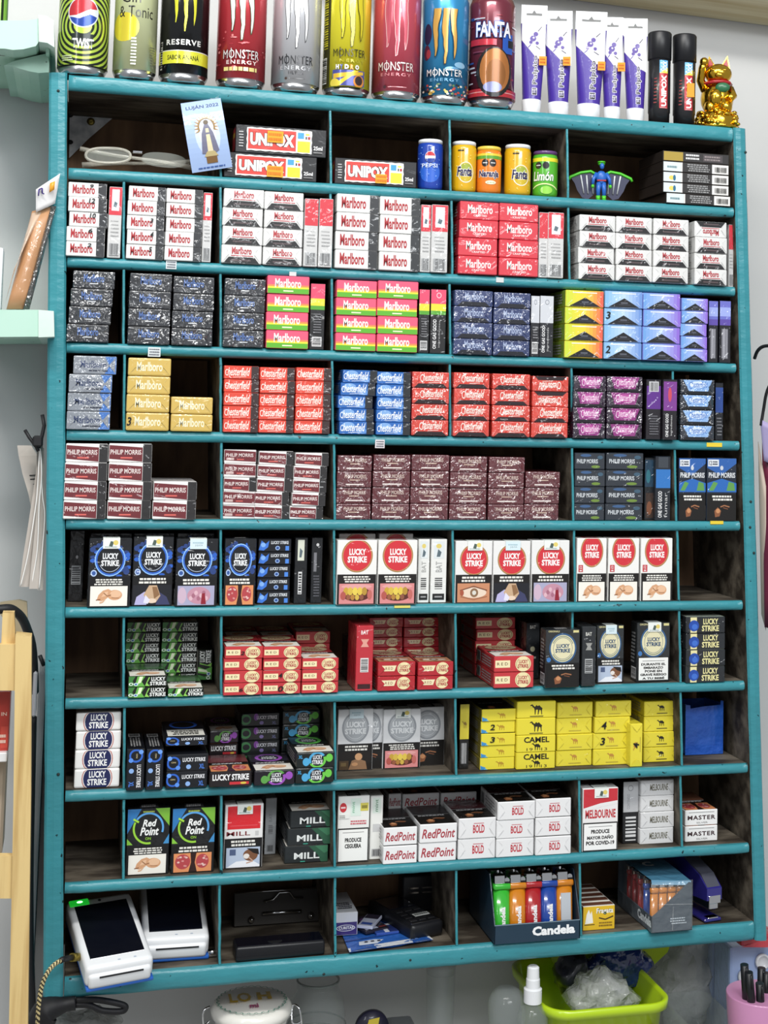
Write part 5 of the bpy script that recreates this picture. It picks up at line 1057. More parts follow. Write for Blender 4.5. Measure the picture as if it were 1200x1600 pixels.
# glue tubes
def glue_tube(u0, u1, v0, v1, i):
    um = (u0 + u1) / 2; y = .03; p = at(um, v1 - 10, y); z = toptop(p.x) + .0006; q0, q1 = at(u0, (v0 + v1) / 2, y), at(u1, (v0 + v1) / 2, y); W_ = (q1.x - q0.x) * .97; H_ = (at(um, v0, y).z - z)
    root = empty('glue_tube', (p.x, y, z), ('purple glue tube with white cap, ' + ('leftmost of five, beside the last can', 'second of five', 'middle of five', 'fourth of five', 'rightmost of five, beside black sticks')[i]), 'glue tube', 'purple glue tubes on top of the rack')
    root.rotation_euler = (0, random.Random(i).uniform(-.02, .02), -.25)
    rc = W_ * .36; hc = H_ * .135
    m = MB(); m.lathe([(rc * .96, 0), (rc, .001), (rc * 1.04, hc - .001), (rc, hc)], n=28); m.obj('cap', WHITEP, root)
    for k in range(14): pass
    m = MB(); N = 14; n = 28; top = H_ * .83; ws = []
    def sec(t): return (rc * .98 + (W_ / 2 - rc * .98) * t, rc * .98 * (1 - t) + .0016 * t)
    for k in range(N + 1):
        t = k / N; a, b = sec(min(1, t * 1.02)); zz = hc + (top - hc) * t
        for j in range(n):
            an = 2 * math.pi * j / n; m.v.append((a * math.cos(an), b * math.sin(an), zz))
    for k in range(N):
        for j in range(n): m.f.append([k * n + j, k * n + (j + 1) % n, (k + 1) * n + (j + 1) % n, (k + 1) * n + j]); m.c.append(lin('#432C94')); m.m.append(0); m.sm.append(True)
    hh = (top - hc) * 1000; ww = W_ * 1000
    ops = PO([(-ww / 2 * .92, hh), (-ww / 2 * .92, hh * .78), (ww * .1, hh * .55), (ww * .46, hh * .50), (ww * .46, hh)], '#E4E4E8')
    for a, b, c_ in ((-.02, .80, 4.2), (.08, .86, 3.2), (-.1, .75, 2.4), (.14, .74, 2.4)): ops += CI(a * ww, b * hh, c_, '#4E3690')
    ops += LN([(-.1 * ww, .72 * hh), (-.2 * ww, .68 * hh)], 1.2, '#4E3690') + LN([(.1 * ww, .7 * hh), (.26 * ww, .66 * hh)], 1.2, '#2A2040') + LN([(.16 * ww, .9 * hh), (.3 * ww, .96 * hh)], 1.1, '#2A2040') + CI(.0 * ww, .81 * hh, 1.4, '#C8C4DA')
    ops += T('El Pulpito', ww * -.02, hh * .05, ww * .24, hh * .58, '#EDEBF5', .055, 0, 1) + T('El Pulpito', ww * -.005, hh * .055, ww * .22, hh * .575, '#17131F', .02, 0, 1)
    k = .0003
    for p_, f_, c_ in ops:
        bm = bmesh.new(); bv = [bm.verts.new((a, b, 0)) for a, b in p_]
        for q_ in f_:
            try: bm.faces.new([bv[z_] for z_ in q_])
            except ValueError: pass
        if len(p_) < 60:
            for ax, lo, hi, stp in ((0, -ww / 2, ww / 2, 3), (1, 0, hh, 9)):
                z_ = lo + stp
                while z_ < hi: bmesh.ops.bisect_plane(bm, geom=bm.verts[:] + bm.edges[:] + bm.faces[:], plane_co=(z_, z_, 0), plane_no=(1 - ax, ax, 0), dist=1e-5); z_ += stp
        bm.verts.index_update(); vs = []
        for v_ in bm.verts:
            a, b = v_.co.x, v_.co.y; t = min(1, max(0, b / hh)); sa, sb = sec(min(1, t * 1.02)); x = a * .001; xx = max(-.97, min(.97, x / sa)); vs.append((x, -sb * math.sqrt(max(0, 1 - xx * xx)) - k, hc + b * .001))
        m.add(vs, [[v_.index for v_ in q_.verts] for q_ in bm.faces], c_, 0); bm.free(); k += .00005
    m.obj('tube_body', CARD, root)
    m = MB(); N_ = 10; o_ = [(-ww / 2, 0), (ww / 2, 0), (ww / 2, H_ * 170), (-ww / 2, H_ * 170)]; sl = [(-ww * .30, H_ * 75), (ww * .30, H_ * 75), (ww * .30, H_ * 95), (ww * .08, H_ * 95), (0, H_ * 125), (-ww * .08, H_ * 95), (-ww * .30, H_ * 95)]
    tri = tessellate_polygon([[Vector((a, b, 0)) for a, b in o_], [Vector((a, b, 0)) for a, b in sl]]); al = o_ + sl
    for dy in (-.0008, .0008):
        m.add([(a * .001, dy, top + b * .001) for a, b in al], [tuple(q) for q in tri], '#C9CACC')
    for loop in (o_, sl):
        n_ = len(loop)
        for q in range(n_): a, b = loop[q], loop[(q + 1) % n_]; m.add([(a[0] * .001, -.0008, top + a[1] * .001), (b[0] * .001, -.0008, top + b[1] * .001), (b[0] * .001, .0008, top + b[1] * .001), (a[0] * .001, .0008, top + a[1] * .001)], [(0, 1, 2, 3)], '#C9CACC')
    m.obj('hang_tab', HANG, root)
    if i in (0, 1, 2, 3):
        m = MB(); x0 = ww * (.22 if i != 1 else .14) * .001; zz = hc + hh * (.44 + .04 * (i % 2)) * .001; m.box(x0, -rc * .8 - .001, zz, x0 + .010, -rc * .8 + .0002, zz + .012, '#E99A2E'); put(m, tlines(1, 2, 9, 10, 2, '#C46A1A'), (x0, -rc * .8 - .001, zz), (1, 0, 0), (0, 0, 1), (0, -1, 0)); m.obj('price_sticker', PAPER, root, label='orange price sticker')
HANG = mat('frosted_header', '#D0D1D3', .25, coat=.5)
for i, q in enumerate(((810, 850, 8, 172), (851, 894, 17, 176), (895, 943, 18, 180), (939, 973, 27, 184), (974, 1011, 29, 187))): glue_tube(*q, i)
def glue_stick(u0, u1, v0, v1, i):
    um = (u0 + u1) / 2; y = .026; p = at(um, v1 - 10, y); z = toptop(p.x) + .0006; A_, B_ = at(u0, v1 - 30, y), at(u1, v1 - 30, y); r_ = (B_.x - A_.x) / 2 * .95; H_ = at(um, v0, y).z - z
    m = MB(); m.lathe([(r_ * .9, 0), (r_ * .92, H_ * .12), (r_ * .97, H_ * .13), (r_ * .97, H_ * .70)], n=32, c='#16161A')
    hh = H_ * 1000
    wrap(m, R(-2, hh * .16, 10, hh * .54, '#B9242E') + R(-2, hh * .54, 10, hh * .68, '#5AA8D8') + PO([(-2, hh * .54), (10, hh * .54), (10, hh * .60)], '#E6DC5A') + T('Stick', -1, hh * .56, 9, hh * .67, '#F0F0F4', .02, .1, 1) + R(-.5, hh * .165, 8.5, hh * .168, '#F0F0F0') + T('UNIPOX', .5, hh * .18, 8, hh * .52, '#F6F4F2', .05, 0, 1) + tlines(-9, hh * .2, -5, hh * .5, 8, '#9A3A3A', .3), r_ * .97, step=2)
    o = m.obj('glue_stick', CARD, None, label='black glue stick with red and blue label, ' + ('left one, beside the purple tubes' if i == 0 else 'right one, beside the golden cat'), cat='glue stick', group='black glue sticks on top of the rack')
    o.location = (p.x, y, z); o.rotation_euler = (0, 0, -.25)
    m = MB(); m.lathe([(r_ * .98, H_ * .70), (r_ * 1.04, H_ * .705), (r_ * 1.04, H_ * .985), (r_ * .96, H_), (0, H_)], n=32); m.obj('cap', BLACKP, o)
    if i:
        m = MB(); m.box(.001, -r_ - .0018, H_ * .30, .011, -r_ + .0012, H_ * .45, '#E99A2E'); m.obj('price_sticker', PAPER, o, label='orange price sticker')
glue_stick(1012, 1047, 52, 189, 0); glue_stick(1051, 1086, 56, 191, 1)
# golden cat
p = at(1120, 185, .03); zc = toptop(p.x) + .0006
cat_ = empty('lucky_cat', (p.x, .03, zc), 'shiny golden beckoning cat figurine at the right end on top of the rack', 'figurine'); cat_.rotation_euler = (0, 0, -.35)
s = .97
m = MB(); m.lathe([(.029 * s, 0), (.030 * s, .003), (.027 * s, .006), (.029 * s, .012), (.024 * s, .022), (.018 * s, .027)], n=40)
rr = random.Random(2)
for i in range(46):
    a = rr.uniform(0, 6.28); zz = rr.uniform(.004, .024); q = .029 - .35 * max(0, zz - .010); m.blob((q * math.cos(a) * s, q * math.sin(a) * s, zz), (.0042, .0042, .0028), n=8, m=6)
m.obj('base', GOLDM, cat_)
m = MB(); m.blob((0, 0, .043), (.0225, .0195, .026)); m.blob((-.010, -.010, .030), (.009, .010, .010)); m.blob((.011, -.010, .030), (.009, .010, .010)); m.blob((-.003, -.017, .042), (.009, .006, .012))
m.tube([(.016, -.006, .055), (.020, -.013, .045), (.014, -.020, .038)], [.007, .006, .005], 12); m.tube([(-.016, -.002, .055), (-.023, -.006, .068), (-.021, -.010, .084), (-.019, -.012, .091)], [.0065, .006, .0055, .005], 12); m.blob((-.019, -.013, .092), (.0062, .0055, .0065))
m.tube([(.004, .018, .03), (.010, .026, .036), (.006, .028, .048)], [.004, .0035, .002], 8)
m.obj('body', GOLDM, cat_)
m = MB(); m.blob((.001, -.004, .077), (.0185, .016, .0145), n=24, m=14); m.blob((.001, -.0185, .073), (.0062, .004, .0042)); m.blob((.001, -.0225, .0755), (.0016, .0012, .0012))
for sx in (-1, 1):
    m.blob((sx * .0075 + .001, -.0175, .080), (.0030, .0018, .0016))
    m.add([(sx * .004 + .001, -.004, .089), (sx * .0165 + .001, -.002, .084), (sx * .0125 + .001, -.002, .1035), (sx * .010 + .001, .004, .087)], [(0, 1, 2), (1, 3, 2), (3, 0, 2), (0, 3, 1)])
m.obj('head', GOLDM, cat_)
REDP = mat('red_enamel', '#A3262B', .25); GREENP = mat('green_enamel', '#2E6A48', .3)
m = MB()
for sx in (-1, 1): m.add([(sx * .0068 + .001, -.0055, .090), (sx * .0142 + .001, -.0042, .0875), (sx * .0118 + .001, -.0036, .0995)], [(0, 1, 2)])
m.obj('inner_ear', REDP, cat_, label='red inner ears')
m = MB(); m.tube([(.0185 * math.cos(a / 10 * 6.2832), .0165 * math.sin(a / 10 * 6.2832) - .001, .0635 + .001 * math.sin(a)) for a in range(11)], .0026, 8); m.obj('collar', REDP, cat_, label='red collar')
m = MB(); m.blob((.006, -.0165, .056), (.010, .0045, .007)); m.obj('bib', GREENP, cat_, label='green bib')
# ================================================================== top row
def plate(name, pts, y, t, m_, parent=None, holes=(), **k):
    q = [at(u, v, y) for u, v in pts]; mb = MB(); n = len(q)
    mb.add([(a.x, y, a.z) for a in q] + [(a.x, y + t, a.z) for a in q], [list(range(n)), list(range(n, 2 * n))[::-1]] + [[i, i + n, (i + 1) % n + n, (i + 1) % n] for i in range(n)])
    return mb.obj(name, m_, parent, **k)
b1 = plate('corner_bracket', [(109, 155), (203, 161), (137, 218), (108, 247)], D - .006, .002, GALV, None, label='speckled galvanised triangular bracket screwed inside the top left corner', cat='bracket')
m = MB()
q = at(142, 190, D - .0062); m.lathe([(.0052, 0), (.0048, .0012), (.002, .0016), (0, .0012)], n=14, c='#9A8A4A', rot=Matrix.Rotation(math.pi / 2, 4, 'X'))
m.v = [tuple(Vector(v) + q) for v in m.v]; SCREWM = mat('brass_screw', '#8E7E3E', .35, .9); m.obj('screw', SCREWM, b1, label='brass screw')
for u, v in ((138, 155), (178, 157), (110, 180), (110, 222)):
    m = MB(); q = at(u, v, D - .008); m.blob(q, (.0035, .003, .003), n=10, m=6); m.obj('screw', BLACKP, b1, label='black screw head')
b2 = plate('corner_bracket', [(1048, 229), (1060, 225), (1112, 225), (1126, 234), (1134, 252), (1118, 249), (1080, 247), (1060, 243)], D - .02, .002, GALV, None, label='crumpled galvanised bracket behind the thin boxes in the top right corner', cat='bracket')
for u, v in ((1072, 230), (1106, 231)):
    m = MB(); m.blob(at(u, v, D - .0215), (.003, .002, .003), n=10, m=6); m.obj('screw', BLACKP, b2)
m = MB(); a_, c_ = at(1060, 226, D - .02), at(1126, 236, D - .02); m.add([(a_.x, D - .02, a_.z), (c_.x, D - .02, c_.z), (c_.x, D - .001, c_.z + .002), (a_.x, D - .001, a_.z + .002)], [(0, 1, 2, 3)]); m.obj('flange', GALV, b2)
# spectacles with clear frame
zf = ftop(1, .09); gl = empty('spectacles', (.09, .03, zf), 'clear plastic framed spectacles lying folded in the top left compartment', 'glasses')
inv = Matrix.Translation(gl.location).inverted()
FRAME = mat('clear_frame_plastic', '#E2DFD2', .15, trans=.55, ior=1.2, coat=1, alpha=.75)
def lens_pts(uc, vc, ru, rv, rot, y, n=28, e=2.4):
    o = []
    for j in range(n):
        a = 2 * math.pi * j / n; cx_, sx_ = math.cos(a), math.sin(a); x = ru * math.copysign(abs(cx_) ** (2 / e), cx_); yy = rv * math.copysign(abs(sx_) ** (2 / e), sx_)
        o.append(at(uc + x * math.cos(rot) - yy * math.sin(rot), vc + x * math.sin(rot) + yy * math.cos(rot), y))
    return o
LENS = mat('spectacle_lens', '#C9CFC6', .03, trans=.0, coat=1, alpha=.25)
for uc, vc, ru, rot in ((169, 243, 35, .02), (256, 250, 35, .10)):
    P = lens_pts(uc, vc, ru, 11.5, rot, .028)
    m = MB(); m.tube(P + [P[0], P[1]], .0019, 8, cap=False); o = m.obj('lens_rim', FRAME); o.data.transform(inv); o.parent = gl
    m = MB(); m.add(P, [list(range(len(P)))]); o = m.obj('lens', LENS); o.data.transform(inv); o.parent = gl
m = MB(); m.tube([at(203, 238, .027), at(212, 235, .025), at(222, 240, .027)], .0022, 8); m.obj('bridge', FRAME, gl); gl.children[-1].data.transform(inv)
m = MB(); q = at(215, 237, .0235); m.bev(q.x - .006, q.y, q.z - .002, q.x + .006, q.y + .003, q.z + .0015, .0006); m.obj('nose_clip', CHROME, gl); gl.children[-1].data.transform(inv)
for uA, vA, uB, vB, y in ((125, 232, 300, 262, .045), (300, 252, 128, 258, .052), (124, 247, 300, 272, .036)):
    m = MB(); a_, c_ = at(uA, vA, y), at(uB, vB, y); c_.z = max(c_.z, zf + .003); m.tube([a_.lerp(c_, t / 6) + Vector((0, 0, -.001 * math.sin(t))) for t in range(7)], [.003, .0026, .0023, .0023, .0025, .003, .0035], 6); m.obj('temple', FRAME, gl); gl.children[-1].data.transform(inv)
m = MB(); q = at(131, 262, .03); e_ = at(300, 270, .03); m.bev(q.x, .020, zf + .0006, e_.x, .052, zf + .006, .0015); m.obj('frame_bottom', FRAME, gl); gl.children[-1].data.transform(inv)
for u in (128, 303):
    m = MB(); q = at(u, 262, .03); m.bev(q.x - .004, .022, zf + .0006, q.x + .004, .050, zf + .022, .0015); m.obj('hinge', FRAME, gl); gl.children[-1].data.transform(inv)
# holy card, slightly bent
mb = MB(); a_, b_ = at(305, 273, .004), at(347, 266, .004); z0 = ftop(1, a_.x) + .0006
Wc, Hc = .049, .088
ops = R(0, 0, 49, 88, '#9DB4DC') + EL(26, 42, 15, 26, '#C3D0E8') + EL(26, 42, 10, 20, '#D6DEEE') + T('LUJÁN 2022', 5, 76, 45, 83, '#1F3A6E', .02) 
for i in range(15):
    a = math.radians(-20 + i * 220 / 14); ops += PO([(26 + 10 * math.cos(a - .09), 52 + 12 * math.sin(a - .09)), (26 + 15.5 * math.cos(a), 52 + 19 * math.sin(a)), (26 + 10 * math.cos(a + .09), 52 + 12 * math.sin(a + .09))], '#A8813C')
ops += RG(26, 52, 8.5, 10.5, '#8A6A30', 26, -.4, 3.5, 1.25) + PO([(16, 20), (19, 44), (24, 56), (28, 56), (33, 44), (37, 22), (30, 18)], '#6E6E84') + PO([(23, 18), (24.5, 50), (28, 50), (30, 18)], '#D9CDA8') + CI(26, 58, 3, '#5A4A34') + R(20, 8, 33, 16, '#7A5A34') + PO([(18, 16), (22, 22), (31, 22), (35, 16)], '#B9A878') + tlines(8, 2, 44, 5, 1, '#3A5A9A', .5)
ops = [(p, f_, c) for p, f_, c in ops]
mp_ = MB(); wrap_k = 0
for li, (p, f_, c) in enumerate(ops):
    bm = bmesh.new(); vs = [bm.verts.new((a, b, 0)) for a, b in p]
    for q in f_:
        try: bm.faces.new([vs[i] for i in q])
        except ValueError: pass
    for yy in range(4, 88, 6): bmesh.ops.bisect_plane(bm, geom=bm.verts[:] + bm.edges[:] + bm.faces[:], plane_co=(0, yy, 0), plane_no=(0, 1, 0), dist=1e-5)
    bm.verts.index_update()
    mp_.add([(v.co.x * .001, -.010 * math.sin(v.co.y / 88 * 3.1) - li * .00003, v.co.y * .001) for v in bm.verts], [[v.index for v in q.verts] for q in bm.faces], c); bm.free()
mp_.add([(a * .001, -.010 * math.sin(b / 88 * 3.1) + .0008, b * .001) for b in range(0, 89, 8) for a in (0, 49)], [(2 * i, 2 * i + 2, 2 * i + 3, 2 * i + 1) for i in range(11)], '#E6E6E6')
cd = mp_.obj('holy_card', CARD, None, label='blue holy card with a crowned statue leaning beside the spectacles', cat='card'); cd.location = (a_.x - .004, -.002, z0 + .001); cd.rotation_euler = (-.06, -.20, -.12)
m = MB(); m.box(.036, -.0012, .080, .047, -.0002, .094, '#B9A878'); m.obj('tape', FILM, cd)
# paste boxes
def paste(u0, u1, vt, vb, nme, zl=0, yf=.0, rz=0, st=None):
    um = (u0 + u1) / 2; A_, B_ = at(u0, (vt + vb) / 2, yf), at(u1, (vt + vb) / 2, yf); W_ = B_.x - A_.x; xc = (A_.x + B_.x) / 2; z0 = ftop(1, xc) + zl + .0003; H_ = at(um, vt, yf).z - at(um, vb, yf).z
    mb = MB(); Dp = .036; mb.bev(-W_ / 2, -Dp / 2, 0, W_ / 2, Dp / 2, H_, .0007, 1, '#15161A', cols=dict(left='#1C1214'))
    sx, sy = W_ * 1000 / 115, H_ * 1000 / 34
    wav = lambda x0, y0, x1, y1: [(x0 + (x1 - x0) * i / 14, y0 + (.5 if i % 2 else -.2)) for i in range(15)] + [(x1 + (.5 if i % 2 else -.3), y0 + (y1 - y0) * i / 6) for i in range(1, 6)] + [(x1 - (x1 - x0) * i / 14, y1 + (.5 if i % 2 else -.2)) for i in range(15)] + [(x0 - (.5 if i % 2 else -.3), y1 - (y1 - y0) * i / 6) for i in range(1, 6)]
    ops = tlines(4, 6, 10, 27, 6, '#D8D8D8', .3) + PO(wav(14, 3, 96, 31), '#F2EFEA') + R(15.5, 5, 76, 29.5, '#CF3A30') + T('UNIPOX', 17.5, 9, 74.5, 25.5, '#3A1412', .10) + T('UNIPOX', 18, 9.5, 74, 25, '#F8F4F0', .055) + R(78, 21, 86, 28.5, '#3F9AC8') + R(88, 25.5, 93, 27.5, '#E6D23A') + R(88, 20.5, 89.8, 24, '#2A2A2E') + R(91, 20.5, 94, 24, '#B02A30') + R(78, 4.5, 94, 18, '#EADB2E') + T('25ml', 98.5, 8, 110, 13, '#E8E8E8', .03) + R(98.5, 4.4, 110, 6, '#7A7A7A')
    put(mb, shift(ops, 0, 0, sx, sy), *face_frame('front', W_, Dp, H_)); put(mb, R(3, 4, Dp * 900, H_ * 900, '#B8303A') + R(8, 20, 28, 26, '#E0C84A'), *face_frame('left', W_, Dp, H_))
    o = mb.obj('glue_box', CARD, None, label=nme, cat='box', group='black glue boxes in the top row'); o.location = (xc, yf + Dp / 2, z0); o.rotation_euler = (0, 0, rz)
    if st:
        m = MB(); m.box((-57 + st[0]) * .001 * sx, -Dp / 2 - .0034, st[1] * .001 * sy, (-57 + st[2]) * .001 * sx, -Dp / 2 - .0029, st[3] * .001 * sy, '#EBA22E'); put(m, tlines(1, 1, (st[2] - st[0]) - 1, st[3] - st[1] - 1, 2, '#D07A1E'), ((-57 + st[0]) * .001 * sx, -Dp / 2 - .0034, st[1] * .001 * sy), (1, 0, 0), (0, 0, 1), (0, -1, 0)); m.obj('price_sticker', PAPER, o, label='orange price sticker')
    return H_
h1 = paste(350, 495, 241, 280, 'black glue box with red label, lower of two beside the holy card', 0, .002, 0, (52, 3, 72, 18))
paste(368, 510, 197.5, 241, 'black glue box with red label, lying on top of another', h1 + .0004, .003, 0, (39, 14, 59, 28))
paste(524, 651, 249, 289.5, 'black glue box with red label beside the blue mini can', 0, .002, -.03, (56, 3, 72, 15))
# mini cans
def minican(u0, u1, v0, v1, body, ops, label, lidc='#E9EBEE', turn=0):
    um = (u0 + u1) / 2; y = .022; A_, B_ = at(u0, (v0 + v1) / 2, y), at(u1, (v0 + v1) / 2, y); r_ = (B_.x - A_.x) / 2 * .97; xc = (A_.x + B_.x) / 2; z = ftop(1, xc) + .0004; H_ = at(um, v0, y).z - z
    m = MB(); m.lathe([(r_ * .88, 0), (r_ * .97, .003), (r_, .006), (r_, H_ - .010), (r_ * .93, H_ - .005)], n=36, c=body)
    k = r_ / .0165; wrap(m, clip([([(a * k, b * H_ / .058) for a, b in p], f_, c) for p, f_, c in ops], -50, 3, 50, H_ * 1000 - 10), r_, l0=.0002, step=2)
    o = m.obj('mini_can', TIN2, None, label=label, cat='mini can', group='mini soda cans in the top row'); az = math.atan2(xc - CC.x, y - CC.y); o.location = (xc, y, z); o.rotation_euler = (0, 0, -az + turn)
    m = MB(); m.lathe([(r_ * .94, H_ - .0052), (r_ * .95, H_ - .001), (r_ * .90, H_), (r_ * .84, H_ - .0015), (0, H_ - .002)], n=36, c=lidc); m.obj('lid', CARD, o)
TIN2 = printed('mini_can_print', .3, .8, 0, 1)
rr = random.Random(1); o_ = []
for i in range(30): o_ += CI(rr.uniform(-18, 18), rr.uniform(6, 48), rr.uniform(.3, .9), '#7FA6E8', 8)
minican(652, 692, 220, 293, '#1D3FA0', EL(0, 20, 14, 12, '#2F62C8') + o_ + CI(0, 37, 6.4, '#EDEFF4') + PO([(6 * math.cos(a / 10), 37 + 6 * math.sin(a / 10)) for a in range(2, 31, 3)], '#C4303A') + PO([(6 * math.cos(a / 10), 36.5 + 6 * math.sin(a / 10)) for a in range(34, 62, 3)], '#1F3F98') + T('PEPSI', -10, 25, 9, 29.5, '#DCE6F4', .01), 'blue mini can with white lid, leftmost of the five')
fan = EL(3, 22, 11, 12, '#F2EBD8') + EL(3, 22, 10, 11, '#C9AE2A') + EL(3, 28, 7, 4, '#9AA83A') + T('Fanta', -9.5, 17, 12, 29, '#EFEFE8', .08, .2) + T('Fanta', -9, 17.5, 11.5, 28.5, '#201C4A', .04, .2) + R(-8, 46, 0, 47.6, '#3A3410')
for i in range(14): fan += CI(rr.uniform(-14, 14), rr.uniform(5, 46), rr.uniform(.4, .8), '#F0DC7A', 8)
minican(705, 744, 223, 299, '#D8A818', fan, 'golden yellow mini can with dark blue script, second of the five')
minican(744, 783, 231, 300, '#E07A1E', R(-30, 42, 30, 46, '#5A9A2E') + R(-30, 46, 30, 49, '#E8C83A') + CI(-5, 37, 4.6, '#1A1A1A') + CI(5.5, 37, 4.6, '#1A1A1A') + R(-8, 36.5, -2, 37.5, '#DDD') + R(2.5, 36.5, 8.5, 37.5, '#DDD') + T('Naranja', -14, 16.5, 14.5, 28.5, '#F4F2EA', .09, .1) + T('Naranja', -13.5, 17, 14, 28, '#1E1C50', .04, .1) + EL(3, 13, 7, 2.4, '#E9E6C8') + T('sin azucar', -2, 12, 8, 14, '#4A7A3A', 0), 'orange mini can with two black seals, middle of the five', '#E6C84A')
minican(788, 829, 228, 303, '#D8A818', fan, 'golden yellow mini can, fourth of the five, beside the green one', turn=.12)
minican(832, 871, 238, 305, '#4FA828', R(-30, 44, 30, 49, '#E2D42E') + CI(-9, 39, 4.4, '#1A1A1A') + CI(1, 39, 4.4, '#1A1A1A') + R(-12, 38.5, -6, 39.5, '#DDD') + T('Limón', -17, 19, 12, 32, '#1A4A1E', .05, .15) + T('Limón', -16.5, 19.5, 11.5, 31.5, '#F4F6EE', .02, .15) + RG(0, -14, 29, 30.5, '#E4EFA8', 30, .9, 2.2) + EL(2, 8, 8, 5, '#8FD04A'), 'green mini can, rightmost of the five', '#5A3A6E')
# small winged toy figure (plain)
p = at(939, 311, .03); zf = ftop(1, p.x); tf = empty('toy_figure', (p.x, .03, zf + .0004), 'small green and blue winged toy figure standing in the top row', 'toy'); tf.rotation_euler = (0, 0, -.2)
TG = mat('green_toy_plastic', '#4FBF2E', .35); TB = mat('blue_toy_plastic', '#2A63B8', .35); TD = mat('dark_wing_plastic', '#2B2D4A', .4)
s = at(939, 252, .03).z - zf
m = MB(); m.blob((0, 0, s * .60), (s * .13, s * .09, s * .17)); m.tube([(-.05 * s, 0, s * .48), (-.07 * s, 0, s * .30), (-.07 * s, 0, s * .12)], [s * .065, s * .055, s * .045], 10); m.tube([(.05 * s, 0, s * .48), (.07 * s, 0, s * .30), (.07 * s, 0, s * .12)], [s * .065, s * .055, s * .045], 10)
for q in (-1, 1): m.tube([(q * .11 * s, 0, s * .70), (q * .19 * s, -.02 * s, s * .56), (q * .21 * s, -.05 * s, s * .42)], [s * .05, s * .045, s * .035], 10)
m.blob((0, 0, s * .50), (s * .10, s * .08, s * .07)); m.blob((0, -.005, s * .86), (s * .055, s * .055, s * .075)); m.obj('body', TB, tf)
m = MB(); m.blob((0, 0, s * .93), (s * .085, s * .08, s * .05)); m.lathe([(s * .10, s * .955), (s * .09, s * .985), (s * .02, s)], n=14); m.obj('hat', TG, tf)
m = MB()
for q in (-1, 1):
    m.tube([(q * .07 * s, 0, s * .16), (q * .07 * s, 0, s * .05)], [s * .055, s * .05], 10); m.bev(q * .07 * s - .05 * s, -.10 * s, 0, q * .07 * s + .05 * s, .06 * s, .06 * s, .0006)
m.obj('boots', TG, tf)
m = MB()
for q in (-1, 1): m.blob((q * .21 * s, -.05 * s, s * .38), (s * .04, s * .04, s * .05)); 
m.obj('gloves', TG, tf)
for q in (-1, 1):
    o_ = [(0, 62), (24, 74), (48, 70), (72, 60), (62, 46), (56, 30), (44, 12), (30, 8), (16, 20), (6, 30)]
    m = MB(); m.prism([(q * a * s * 10, b * s * 10) for a, b in (o_ if q > 0 else o_)], (0, .006, 0), (1, 0, 0), (0, 0, 1), (0, 1, 0), .0016 * 1.0); 
    w_ = m.obj('wing', TD, tf)
    m = MB(); pts = [(q * a * s * .01, .0055, b * s * .01) for a, b in ((2, 64), (24, 76), (48, 72), (73, 61), (76, 54))]; m.tube(pts, s * .035, 8); m.obj('wing_edge', TG, w_, label='bright green wing edge')
    m = MB()
    for a0, a1 in ((20, 18), (34, 30), (48, 40)): m.tube([(q * a0 * s * .01, .0052, s * .66), (q * a1 * s * .01, .0052, s * .22)], s * .018, 6)
    m.obj('wing_rib', GALV, w_)
m = MB(); m.bev(-.11 * s, -.085 * s, s * .50, .11 * s, -.03 * s, s * .54, .0004); m.obj('belt', REDP, tf)
# five thin cartons
for i in range(5):
    u0, u1 = (1036, 1139) if i else (1041, 1141.5); vb = 317 - i * 14.9; A_, B_ = at(u0, vb - 7, -.002), at(u1, vb - 7, -.002); W_ = (B_.x - A_.x); xc = (A_.x + B_.x) / 2; zf = ftop(1, xc); hh = .0139; Dp = .084
    mb = MB(); mb.bev(-W_ / 2, -Dp / 2, 0, W_ / 2, Dp / 2, hh, .0006, 1, '#2A2421', cols=dict(top='#3A2E28')); w1 = W_ * 1000; h1_ = hh * 1000
    if i == 4: ops = R(1, 1, w1 * .3, h1_ - 1, '#A88F3A') + R(w1 * .3, 1, w1 - 1, h1_ - 1, '#2E2C2C') + tlines(w1 * .34, 3, w1 * .56, h1_ - 2, 2, '#D8D8D8') + R(w1 * .6, 2, w1 * .9, h1_ - 2, '#4A4446') + tlines(w1 * .62, 3, w1 * .88, h1_ - 3, 2, '#8A8080')
    else: ops = R(.6, .8, w1 * .27, h1_ - .8, '#D3DEDF') + (tlines(w1 * .06, 4, w1 * .22, 9, 1, '#6A8A92') if i in (0, 3) else EL(w1 * .13, 6, 4, 3, '#E0CC62') + EL(w1 * .17, 6, 2, 4, '#2A6A8A')) + R(w1 * .27, .8, w1 - 1, h1_ - .8, '#E3E1DD') + R(w1 * .29, .8, w1 * .74, h1_ - .8, '#2C2A2A') + tlines(w1 * .36, 1.5, w1 * .7, h1_ - 1.5, 4, '#9A9A9A') + bars(w1 * .78, 3, w1 * .96, h1_ - 4, 8, '#1A1A1A')
    put(mb, ops, *face_frame('front', W_, Dp, hh))
    o = mb.obj('slim_carton', CARD, None, label='thin dark carton with pale label, ' + ('bottom one, sticking out right', 'second from bottom of five', 'middle of five', 'second from top of five', 'gold-ended top one of five')[i] + ', top right compartment', cat='carton', group='thin dark cartons in the top right compartment')
    o.location = (xc, -.002 + Dp / 2, zf + .0003 + i * (hh + .0002))
